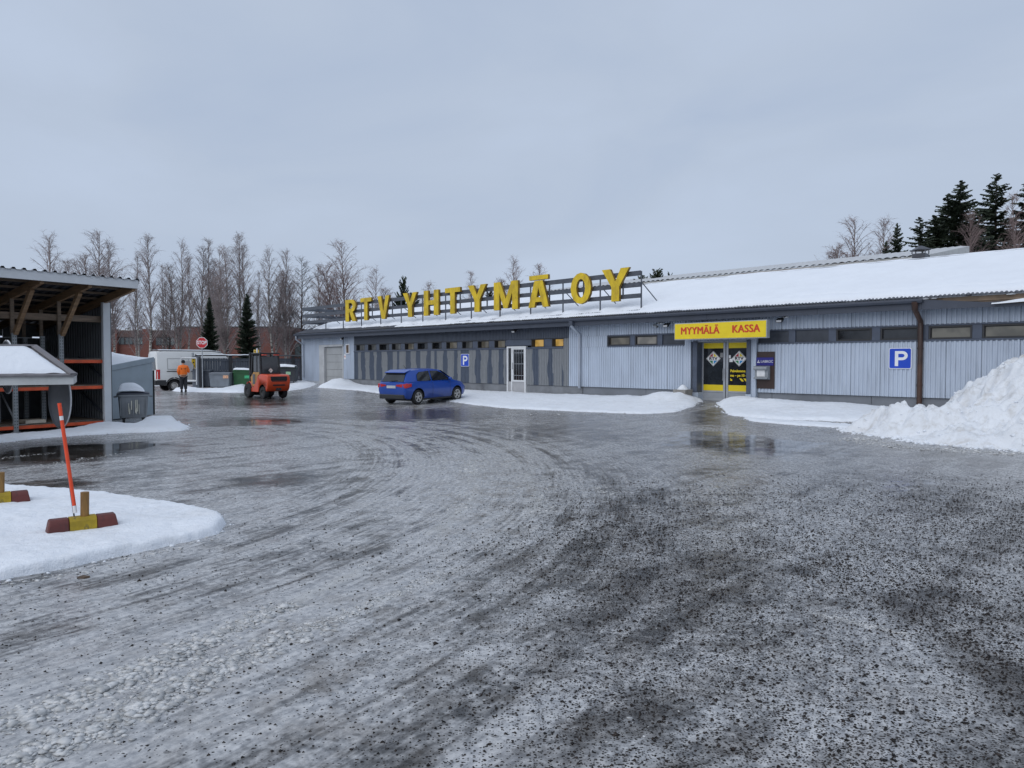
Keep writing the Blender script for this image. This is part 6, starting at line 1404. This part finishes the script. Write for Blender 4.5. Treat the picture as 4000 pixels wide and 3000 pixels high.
m.add(V_,[(3,0,4,5),(0,1,4),(1,2,5,4)]); m.add([(a,b,c_-0.03) for a,b,c_ in V_],[(5,4,0,3),(4,1,0),(4,5,2,1)]); m.add([(0.02,-0.04,e-0.03),(0.02,-0.04,e),(-WL,-0.04,e),(-WL,-0.04,e-0.03)],[(0,1,2,3)]); m.build('hip_roof', M_SHR, ds, fix=False)
m = MB(); m.bar((0.0,-0.02,e+0.02),(c0,c1,rz0+0.03),0.12,0.03); m.bar((c0,c1,rz0+0.03),(-WL,c1,rz0+0.03),0.14,0.03); m.build('ridge_trim', pm('ridge_trim_grey',(0.20,0.19,0.20),0.6,0.1,3), ds)
uu,vv_ = np.meshgrid(np.linspace(0.0,1,70),np.linspace(0.05,0.98,24),indexing='ij')
y_ = -0.04+(c1+0.04)*vv_; xrgt = 0.02+(c0-0.02)*vv_-0.10; X = -WL+uu*(xrgt+WL); Zp = e+(rz0-e)*vv_
ed = np.minimum(np.minimum((xrgt-X)/0.12,(vv_-0.05)/0.10),(0.98-vv_)/0.05); ed = np.clip(ed+0.3*(fbm(X*6,y_*6,3,3)-0.5),0,1)
m = MB(); m.grid(X,y_,Zp+0.004+0.05*ed**0.5*(0.8+0.4*fbm(X*3,y_*3,4,3))); m.build('roof_snow', M_SNOW, ds, smooth='all', fix=False)
for xx_ in (-WL+0.2,):
    for yy_ in (0.2,Dd-0.2):
        m = MB(); m.box(xx_-0.06,xx_+0.06,yy_-0.06,yy_+0.06,0,ez0+0.05); m.build('post', M_WOOD, ds)
m = MB(); m.box(-WL,-0.05,Dd*0.45,Dd*0.55,ez0,ez0+0.12); m.build('beam', M_WOOD, ds)
def dish(px, py, wpx, hpx, lab):
    Yd_ = Yd+1.0; w2, h2 = wpx/FPX*Yd_/2, hpx/FPX*Yd_/2
    t = thing('round_dish', lab, 'dish', (at(px,Yd_), Yd_, hz(py,Yd_)), R(-10), 'round dishes hung under the shelter')
    m = MB(); n=32; rad=[(0.02,0.03),(0.5,0.025),(0.85,0.01),(0.97,-0.02),(1.0,-0.05),(1.0,-0.075),(0.965,-0.08),(0.93,-0.045),(0.02,-0.012)]
    m.lathe(rad,n,axis='y'); m.v=[(a*w2,b,c_*h2) for a,b,c_ in m.v]; m.build('bowl', pm('dish_grey',(0.19,0.20,0.22),0.5,0.15,2), t, smooth=60)
    m = MB(); ri=[(w2*1.0*math.cos(R(a)),-0.05,h2*1.0*math.sin(R(a))) for a in range(0,361,12)]; m.tube(ri,0.016,6,cap=False); m.build('rim', M_SIGNW, t, smooth=60)
    m = MB(); m.bar((0,0.03,0),(0,0.03,(ez0+0.05)-hz(py,Yd_)),0.04,0.04); m.bar((0,0.03,0),(-1.0 if False else 0,0.05,0.02),0.1,0.1); m.build('hanger', M_STEEL, t)
dish(240,1557,98,226,'large grey oval dish with pale rim hanging below the shelter fascia')
dish(38,1433,58,206,'smaller grey dish half hidden behind the shelter fascia at the left edge')

# ------------------------------------------------------------------ parking blocks with posts and the snow stake
def pblock(c, ang, lab, stake):
    t = thing('parking_block', lab, 'parking block', (c[0], c[1], 0.02), ang, 'red and yellow parking blocks on the snow')
    hl = 0.31
    m = MB(); m.loft([[(x,-0.11,0.0),(x,0.11,0.0),(x+k,0.085,0.14),(x+k,0.055,0.17),(x+k,-0.055,0.17),(x+k,-0.085,0.14)] for x,k in ((-hl,0.03),(-0.115,0.0))]); m.loft([[(x,-0.11,0.0),(x,0.11,0.0),(x+k,0.085,0.14),(x+k,0.055,0.17),(x+k,-0.055,0.17),(x+k,-0.085,0.14)] for x,k in ((0.115,0),(hl,-0.03))])
    m.build('red_end', pm('worn_red_concrete',(0.115,0.026,0.022),0.6,0.2,5,dirt=(0.045,0.026,0.024),damt=0.9,dscale=11), t, bevel=0.010)
    m = MB(); m.loft([[(x,-0.11,0.0),(x,0.11,0.0),(x,0.085,0.14),(x,0.055,0.17),(x,-0.055,0.17),(x,-0.085,0.14)] for x in (-0.113,0.113)]); m.build('yellow_middle', pm('worn_yellow_concrete',(0.36,0.25,0.012),0.7,0.25,6,dirt=(0.08,0.07,0.035),damt=1.0,dscale=11), t)
    m = MB(); m.tube([(0.02,0.0,0.16),(0.025,0.0,0.405)],0.038,14); m.build('timber_post', pm('amber_post',(0.24,0.125,0.03),0.5,0.35,4,stretch=(3,3,0.5),dirt=(0.07,0.045,0.02),damt=0.7), t, smooth=50)
    return t
b0, b1_ = gp(176,2098,0.03), gp(462,2062,0.03); c_ = ((b0[0]+b1_[0])/2,(b0[1]+b1_[1])/2); ba = math.atan2(b1_[1]-b0[1],b1_[0]-b0[0])
pblock(c_, ba, 'red and yellow concrete parking block with a snow stake in the snow', True)
b2_ = gp(118,1966,0.03); pblock((b2_[0]-0.30*math.cos(ba), b2_[1]-0.30*math.sin(ba)), ba, 'red and yellow parking block cut off by the left edge of the photo', False)
Dk = c_[1]; bx0 = at(305,Dk)-0.02; sk = thing('snow_stake','leaning bright orange snow stake with a white ring tied to a parking block','snow stake',(bx0, Dk-0.03, 0.05),0)
top_ = (at(237,Dk)-bx0, 0.0, hz(1574,Dk)-0.05); bot_ = (0.0,0.0,0.06); P0_ = Vector(bot_); P1_ = Vector(top_)
M_STK = pm('stake_orange',(0.80,0.075,0.02),0.4,0.06)
m = MB(); m.tube([P0_.lerp(P1_,0.16),P0_.lerp(P1_,0.86)],0.017,10); m.build('stake', M_STK, sk, smooth=50)
m = MB(); m.tube([P0_.lerp(P1_,0.895),P1_],0.017,10); m.build('stake_tip', M_STK, sk, smooth=50)
m = MB(); m.tube([P0_.lerp(P1_,0.861),P0_.lerp(P1_,0.894)],0.0175,10); m.build('white_ring', M_SIGNW, sk, smooth=50)
m = MB(); m.tube([P0_.lerp(P1_,0.10),P0_.lerp(P1_,0.159)],0.0175,10); m.build('white_ring', M_SIGNW, sk, smooth=50)
m = MB(); m.tube([P0_+Vector((-0.02,0.01,-0.02)),P0_.lerp(P1_,0.42)+Vector((-0.03,0.02,0))],0.007,6); m.build('steel_pin', M_DSTEEL, sk)
# stone on the ice
q = gp(325,2258); st_ = thing('loose_stone','small brown stone lying on the ice below the snow wedge','stone',(q[0],q[1],float(ground_detail(q[0],q[1])[0])),0.4)
m = MB(); m.add((icv*np.array([0.055,0.03,0.022])).tolist(), icf.tolist()); m.build('stone', pm('brown_stone',(0.09,0.06,0.04),0.6,0.3,20), st_, smooth=30)
# ------------------------------------------------------------------ brick building beyond the trees
M_BRICK = NT('far_brick'); bt = M_BRICK.n('ShaderNodeTexBrick'); bt.inputs['Scale'].default_value = 4.0
M_BRICK.l(M_BRICK.coord('Generated'), bt.inputs['Vector'])
nb1 = M_BRICK.noise(M_BRICK.coord(), 0.5, 5, 0.6); nb2 = M_BRICK.noise(M_BRICK.coord(), 9, 3, 0.7, map_=(1,1,3))
M_BRICK.col(M_BRICK.mix(M_BRICK.ramp(nb2,0.3,0.7), M_BRICK.mix(M_BRICK.ramp(nb1,0.3,0.7),(0.095,0.034,0.026),(0.135,0.047,0.034)), (0.155,0.058,0.043))); M_BRICK.rough(0.85); M_BRICK = M_BRICK.m
BYY = 82.0
bk = thing('brick_building','long flat roofed red brick building behind the birches','building',(at(300,BYY),BYY,0),R(1))
def bxp(px, Y=BYY): return at(px,Y)-at(300,BYY)
zt1 = hz(1291,BYY); zt2 = hz(1279,BYY)
def bwall(p0,p1,zt_,y=0,nm='wall',mat=M_BRICK):
    m = MB(); m.box(bxp(p0),bxp(p1),y,14,-0.2,zt_); return m.build(nm,mat,bk)
bwall(300,560,zt1,0.6); bwall(560.5,680,zt1,0.6); bwall(680.5,1130,zt2); bwall(1130.5,1500,hz(1300,BYY),0.9)
for p0,p1 in ((300,560.3),(560.7,680.2)):
    m = MB(); m.box(bxp(p0),bxp(p1),0.35,0.599,zt1-0.75,zt1+0.02); m.build('eave_band', pm('brown_band',(0.075,0.04,0.032),0.7,0.15,2), bk)
m = MB(); m.box(bxp(680.5),bxp(1130),-0.12,14,zt2+0.002,zt2+0.12); m.build('roof_edge', M_PLASTIC, bk)
m = MB(); m.box(bxp(300),bxp(680.2),0.3,14,zt1+0.03,zt1+0.12); m.build('roof_edge', M_WFLAKE, bk)
for p0,p1 in ((441,455),(554,586)):
    m = MB(); m.box(bxp(p0),bxp(p1),0.1,0.598,-0.2,hz(1284,BYY)); m.build('pilaster', M_BRICK, bk)
M_FWIN = pm('far_window',(0.05,0.065,0.068),0.15,0.3,0.8); M_FWINL = pm('far_window_lit',(0.16,0.22,0.22),0.2,0.2,0.8)
for p0,p1,y0,y1,mt in ((450,478,1317,1345,M_FWIN),(481,510,1317,1345,M_FWIN),(513,550,1317,1345,M_FWINL),(600,640,1318,1348,M_FWIN),(643,674,1318,1348,M_FWINL),(1140,1190,1340,1395,M_FWIN)):
    m = MB(); m.box(bxp(p0),bxp(p1),0.5 if p0<700 else 0.8,0.597 if p0<700 else 0.897,hz(y1,BYY),hz(y0,BYY)); o = m.build('window', M_DARKFR, bk)
    w3 = (bxp(p1)-bxp(p0)); n3 = max(2,int(w3/0.5)); 
    for i in range(n3):
        g_ = MB(); yb = (0.48 if p0<700 else 0.78); g_.box(bxp(p0)+0.05+i*w3/n3,bxp(p0)+(i+1)*w3/n3-0.05,yb,yb+0.018,hz(y1,BYY)+0.06,hz(y0,BYY)-0.06); g_.build('pane', mt, o)

# ------------------------------------------------------------------ trees
M_BARK = NT('birch_bark'); v = M_BARK.coord(); a1 = M_BARK.noise(v,3.5,4,0.7,map_=(1,1,2.6)); sx2 = M_BARK.n('ShaderNodeSeparateXYZ'); M_BARK.l(v,sx2.inputs[0])
upf = M_BARK.ramp(sx2.outputs[2],6.5,11.5); lowc = M_BARK.mix(M_BARK.ramp(a1,0.42,0.54),(0.06,0.054,0.048),(0.42,0.40,0.36))
M_BARK.col(M_BARK.mix(upf,lowc,(0.17,0.135,0.115))); M_BARK.rough(0.85); M_BARK=M_BARK.m
M_DBARK = pm('dark_bark',(0.045,0.037,0.032),0.9,0.3,5)
M_TWIG = pm('birch_twigs',(0.25,0.21,0.205),0.85,0.25,0.6); M_TWIGR = pm('reddish_twigs',(0.25,0.185,0.175),0.85,0.25,0.6); M_TWIGD = pm('dark_twigs',(0.07,0.056,0.050),0.85,0.25,0.6)
def bare_tree(seed, H, spread, cb, nl, tw, stems=1, up=0.9, droop=0.6, twl=0.55):
    r_ = random.Random(seed); T = MB(); Cm = MB()
    V = Vector
    def twig(p, d, L, w):
        s_ = d.cross(V((r_.uniform(-1,1),r_.uniform(-1,1),r_.uniform(-1,1))))
        if s_.length < 1e-4: return
        s_ = s_.normalized()*w
        mid = p+d*L*0.55; end = mid+(d+V((0,0,-droop*0.9))).normalized()*L*0.45
        o = len(Cm.v); Cm.v += [tuple(p-s_),tuple(p+s_),tuple(mid+s_*0.7),tuple(mid-s_*0.7),tuple(end)]; Cm.f += [(o,o+1,o+2,o+3),(o+3,o+2,o+4)]; Cm.m += [0,0]
    for k in range(stems):
        bx,by = (0,0) if k == 0 else (r_.uniform(-0.5,0.5),r_.uniform(-0.4,0.4)); HH = H*(1 if k == 0 else r_.uniform(0.72,0.93)); lean = (r_.uniform(-0.03,0.03)+ (0.06*(1 if bx>0 else -1) if k else 0), r_.uniform(-0.03,0.03))
        pts = [V((bx+lean[0]*z+0.10*math.sin(z*0.5+seed+k),by+lean[1]*z+0.08*math.sin(z*0.6+2*seed+k),z)) for z in np.linspace(0,HH,14)]
        r0 = 0.0095*HH+0.02; T.tube(pts,[max(0.012,r0*(1-i/13.5)**0.9) for i in range(14)],7)
        def trunk(f): x = f*13; i = min(12,int(x)); return pts[i].lerp(pts[i+1],x-i)
        for i in range(nl):
            f = cb+(0.985-cb)*((i+r_.random())/nl); p = trunk(f); az = r_.uniform(0,6.283); L = spread*(0.35+0.65*math.sin(math.pi*min(1,(1-f)/(1-cb))**0.75*0.62+0.15))*r_.uniform(0.65,1.15)*((1-f)/(1-cb))**0.35
            if L < 0.3: L = 0.3
            d = V((math.cos(az)*(1-up*0.5),math.sin(az)*(1-up*0.5),up)).normalized(); q = [p]; n_ = 5
            for j in range(n_):
                d = (d+V((r_.uniform(-.12,.12),r_.uniform(-.12,.12),0.04-0.17*droop*(j/n_)*2))).normalized(); q.append(q[-1]+d*L/n_)
            T_ = Cm; T_.tube(q,[max(0.006,0.010+0.011*L*(1-j/5.3)) for j in range(6)],3,cap=False)
            nsec = max(4,int(L*3.1))
            for sidx in range(nsec):
                g = r_.uniform(0.22,1.0); x = g*5; j = min(4,int(x)); p2 = q[j].lerp(q[j+1],x-j); d0 = (q[j+1]-q[j]).normalized()
                d2 = (d0*0.8+V((r_.uniform(-1,1),r_.uniform(-1,1),r_.uniform(-0.3,0.6)))*0.75).normalized(); L2 = r_.uniform(0.35,0.8)*(0.5+0.32*L)
                e2 = p2+d2*L2*0.5; e3 = e2+(d2+V((0,0,-0.35*droop))).normalized()*L2*0.5; Cm.tube([p2,e2,e3],[0.011,0.008,0.004],3,cap=False)
                for t_ in range(tw):
                    g2 = r_.uniform(0.15,1.0); p3 = p2.lerp(e2,g2*2) if g2 < 0.5 else e2.lerp(e3,g2*2-1); d3 = (d2*0.55+V((r_.uniform(-1,1),r_.uniform(-1,1),r_.uniform(-0.8,0.6)-0.25*droop))*0.8).normalized()
                    twig(p3,d3,r_.uniform(0.45,1.1)*twl,0.0065)
    return T, Cm
def tree_proto(T, Cm, mt, mc, name, label, cat='tree', group=None):
    t = thing(name, label, cat, (0,0,-50), 0, group)
    T.build('trunk', mt, t, smooth=50, fix=False); Cm.build('crown', mc, t, fix=False); return t
GR = 'bare birches in a row beyond the fence'
protos = [bare_tree(1,13,3.1,0.24,62,5,2), bare_tree(2,13,3.1,0.25,84,5,1), bare_tree(3,13,2.6,0.24,56,5,2), bare_tree(4,13,3.5,0.20,62,5,3), bare_tree(5,13,2.6,0.28,78,5,1)]
birch = []
def emp(px, ytop, Y, k, lab, rz, wide=1.0, grp=GR, mc=M_TWIG, mt=M_BARK):
    x = at(px,Y); zb_ = Gf(x,Y)-0.1; sc_ = (hz(ytop,Y)-zb_)/13.0; birch.append((x,Y,zb_,k,sc_,sc_*wide,lab,rz,grp,mc,mt))
rowb = [(206,925,61),(388,920,60),(451,960,63),(540,1003,58),(586,928,57),(640,1040,66),(704,955,60),(737,1010,66),(793,970,62),(818,940,63),(850,985,60),(897,972,58),(946,923,60),(967,965,64),(1013,1066,66),(1065,981,60),(1112,990,61)]
words = ['first','second','third','fourth','fifth','sixth','seventh','eighth','ninth','tenth','eleventh','twelfth','thirteenth','fourteenth','fifteenth','sixteenth','seventeenth','eighteenth','nineteenth']
for i,(px,yt,Y) in enumerate(rowb): emp(px,yt,Y,[0,3,1,2,4,2,0,4,1,2,0,3,4,1,2,0,3][i],'bare white-trunked birch, %s from the left in the row beyond the fence'%words[i],i*1.7,[1.2,1.2,0.9,0.85,0.95,0.75,0.85,0.85,0.85,0.9,0.95,0.9,0.9,0.75,0.85,0.95,0.95][i])
emp(1256,1040,66,1,'slim bare birch behind the left end of the rooftop sign',2.0,0.8,None); emp(1345,955,64,3,'broad reddish bare birch rising behind the letter R',0.6,1.15,None,M_TWIGR)
emp(1484,1057,72,0,'bare birch behind the letters T and V of the sign',1.0,1.1,None,M_TWIGR); emp(1680,1108,80,1,'small bare birch behind the letter H of the sign',1.5,1.0,None,M_TWIGR)
emp(1839,1065,72,2,'bare birch behind the letter Y just before the M of the sign',2.2,1.05,None,M_TWIGR); emp(2000,1020,70,0,'bare birch behind the letter M of the sign',2.9,1.05,None,M_TWIGR); emp(2104,1040,74,4,'narrow bare birch behind the letter Ä of the sign',3.3,1.1,None,M_TWIGR)
emp(3330,868,58,3,'bare birch left of the small spruce above the roof ridge',0.3,1.1,None,M_TWIGR); emp(3452,864,60,1,'reddish bare birch just left of the small spruce above the roof',0.9,1.0,None,M_TWIGR); emp(3270,985,60,4,'low bare sapling at the left edge of the trees above the roof',1.9,1.5,None,M_TWIGR)
emp(3779,842,46,4,'slim bare birch with pale trunk in front of the two big spruces',2.6,0.9,None,M_TWIGR); emp(3950,770,47,2,'bare pale-trunked tree right of the tallest spruce',0.8,1.0,None,M_TWIGR)
ald = bare_tree(9,13,3.0,0.12,85,5,1,up=0.55,droop=0.1,twl=0.45)
pcache = {}
for i,(x,Y,z,k,sz,sw,lab,rz,grp,mc,mt) in enumerate(birch):
    key = (k,mc.name)
    if key not in pcache:
        T,Cm = protos[k]
        if k not in pcache: pcache[k] = T.mesh('trunk',M_BARK,smooth=50,fix=False)
        cme = Cm.mesh('crown',mc,fix=False); pcache[key] = cme
    t = thing('birch_tree',lab,'tree',(x,Y,z),rz,grp); t.scale = (sw,sw,sz)
    for nm,me in (('trunk',pcache[k]),('crown',pcache[key])):
        o = bpy.data.objects.new(nm,me); C.objects.link(o); o.parent = t
t = tree_proto(*ald,M_DBARK,M_TWIGD,'alder_tree','dark straight alder at the left end of the rooftop sign frame'); Y = 62; t.location = (at(1182,Y),Y,0.1); s_ = (hz(1012,Y)-0.1)/13; t.scale = (s_,s_,s_)
t2 = dup(t,(at(668,64),64,0),1.0,'small dark alder behind the van, left of the stop sign',scale=(0.75,0.75,(hz(1075,64))/13))

M_NEED = NT('spruce_needles'); nn_ = M_NEED.noise(M_NEED.coord(),1.6,4,0.7); M_NEED.col(M_NEED.mix(M_NEED.ramp(nn_,0.3,0.7),(0.018,0.029,0.019),(0.055,0.073,0.042))); M_NEED.rough(0.7); M_NEED=M_NEED.m
M_NEEDP = NT('pine_needles'); nn_ = M_NEEDP.noise(M_NEEDP.coord(),1.6,4,0.7); M_NEEDP.col(M_NEEDP.mix(M_NEEDP.ramp(nn_,0.3,0.7),(0.022,0.036,0.020),(0.055,0.075,0.035))); M_NEEDP.rough(0.7); M_NEEDP=M_NEEDP.m
def spruce(seed, H, Rm, base=0.06, nb=150, dense=1.0, up=0.0, rag=0.35, pw=0.85):
    r_ = random.Random(seed); T = MB(); Cm = MB(); V = Vector
    T.tube([V((0,0,0)),V((0.03,0,H*0.5)),V((0,0,H))],[0.012*H+0.03,0.008*H,0.01],7)
    for i in range(nb):
        f = base+(1-base)*((i+r_.random())/nb)**0.92; z = f*H; az = r_.uniform(0,6.283)
        L = Rm*((1-f)/(1-base))**pw*r_.uniform(1-rag,1.08)+0.10; d = V((math.cos(az),math.sin(az),0)); n_ = 5; q = [V((0,0,z))]
        slope = 0.35*(1-0.6*(1-f))+up
        for j in range(n_):
            s_ = slope-0.75*(1-f)*math.sin(math.pi*min(1,(j+0.5)/n_*0.8))+0.28*(j/n_)**2; q.append(q[-1]+(d+V((r_.uniform(-.1,.1),r_.uniform(-.1,.1),s_))).normalized()*L/n_)
        Cm.tube(q,[0.03*(1-j/6)+0.006 for j in range(6)],3,cap=False)
        side = V((-d.y,d.x,0)); ns = max(5,int(L*9*dense))
        for k in range(ns):
            g = (k+r_.random())/ns; x = g*5; j = min(4,int(x)); p = q[j].lerp(q[j+1],x-j); w_ = (0.40-0.22*g)*min(1,L/1.4+0.25)
            for sg_ in (-1,1):
                tip = p+side*sg_*w_*r_.uniform(0.6,1.15)+d*w_*r_.uniform(0.2,0.8)+V((0,0,-w_*r_.uniform(0.15,0.75)+up*w_)); b_ = d*0.085*min(1,L)+V((0,0,0.02)); o = len(Cm.v)
                Cm.v += [tuple(p-b_),tuple(p+b_),tuple(p.lerp(tip,0.6)+b_*0.9+V((0,0,0.03))),tuple(tip)]; Cm.f += [(o,o+1,o+2),(o,o+2,o+3)]; Cm.m += [0,0]
            hang = p+V((r_.uniform(-.06,.06),r_.uniform(-.06,.06),-w_*r_.uniform(0.5,1.0))); o = len(Cm.v); b_ = (d*0.07+side*r_.uniform(-.05,.05))
            Cm.v += [tuple(p-b_),tuple(p+b_),tuple(hang)]; Cm.f.append((o,o+1,o+2)); Cm.m.append(0)
    return T, Cm
sp1 = tree_proto(*spruce(1,16,4.3,0.08,250,1.25,pw=0.80),M_DBARK,M_NEED,'spruce_tree','big dark spruce above the roof, broadest of the right-hand group')
sp2 = tree_proto(*spruce(2,16,3.9,0.08,190,1.2,rag=0.45,pw=0.75),M_DBARK,M_NEED,'spruce_tree','tallest spruce above the roof, standing apart with open drooping branches')
sp3 = tree_proto(*spruce(3,9.5,1.7,0.02,300,1.5,up=0.25,rag=0.2,pw=0.8),M_DBARK,M_NEED,'spruce_tree','narrow dark spruce between the forklift and the brick wall')
def put(t, px, yt, Y, H0, z0=0, wide=1.0, rz=0):
    s_ = (hz(yt,Y)-z0)/H0; t.location = (at(px,Y),Y,z0); t.scale = (s_*wide,s_*wide,s_); t.rotation_euler = (0,0,rz)
GS = None
put(sp1,3737,714,52,16,0,1.35); put(sp2,3876,686,53,16,0,1.25)
for px,yt,Y,src,w_,lab in ((3690,764,54,sp2,1.35,'dark spruce top on the left shoulder of the biggest spruce'),(3640,845,53,sp1,1.4,'mid height spruce between the biggest spruce and the leftmost one'),(3584,853,52,sp2,1.3,'smaller dark spruce, leftmost of the close dark group above the roof'),(3497,876,55,sp1,0.75,'slim light spruce standing alone left of the dark group'),(4010,690,52,sp2,1.35,'spruce cut off by the right edge of the photo'),(3935,900,56,sp1,1.7,'low spruce filling the gap right of the tallest spruce'),(3800,880,57,sp1,1.8,'low dark spruce behind the two big spruces'),(3455,945,57,sp1,0.8,'low spruce behind the reddish birch above the roof')):
    q = dup(src,(0,0,0),0,lab); put(q,px,yt,Y,16,0,w_,px*0.01)
put(sp3,968,1151,54,9.5,0,1.0); q = dup(sp3,(0,0,0),0,'narrow dark spruce right behind the stop sign'); put(q,821,1164,54,9.5,0,0.9,1.3)
pn = tree_proto(*spruce(8,10,2.6,0.35,80,1.4,up=0.6,rag=0.5,pw=0.45),M_DBARK,M_NEEDP,'pine_tree','small bushy pine above the roof ridge right of the rooftop sign')
put(pn,2564,1060,50,10,0,0.75)
for px,yt,Y,lab,w_ in ((2500,1085,52,'low pine bush just right of the end post of the rooftop sign',0.9),(2612,1072,54,'tiny conifer tip right of the small bushy pine above the ridge',0.4),(1576,1088,75,'thin pine behind the first letter Y of the sign',0.55),(1612,1150,75,'bushy low pine behind the letters Y and H of the sign',1.0),(1560,1160,74,'low pine behind the letters V and Y of the sign',0.9),(1915,1140,74,'little pine between the letters Y and M of the sign',0.7),(1780,1158,76,'low pine behind the second letter T of the sign',0.9)):
    q = dup(pn,(0,0,0),0,lab); put(q,px,yt,Y,10,0,w_,px*0.013)
# low wood far behind, seen as one mass between the trunks
rs = random.Random(5); F = MB()
T_, Cf = spruce(21,8,1.9,0.05,40,0.5)
base_v = np.array(Cf.v); me = []
for i in range(42):
    px = rs.uniform(300,1700); Y = rs.uniform(110,135); s_ = (hz(rs.uniform(1255,1300),Y))/8; a = rs.uniform(0,6.28); ca,sa2 = math.cos(a),math.sin(a)
    vv = base_v.copy(); x = (vv[:,0]*ca-vv[:,1]*sa2)*s_+at(px,Y); y = (vv[:,0]*sa2+vv[:,1]*ca)*s_+Y; o = len(F.v)
    F.v += list(zip(x.tolist(),y.tolist(),(vv[:,2]*s_).tolist())); F.f += [tuple(o+k for k in f) for f in Cf.f]; F.m += Cf.m
o = F.build('far_wood', M_NEED, None, fix=False); tag(o,kind='stuff')
o['label'] = 'low dark line of far conifers behind the brick building'
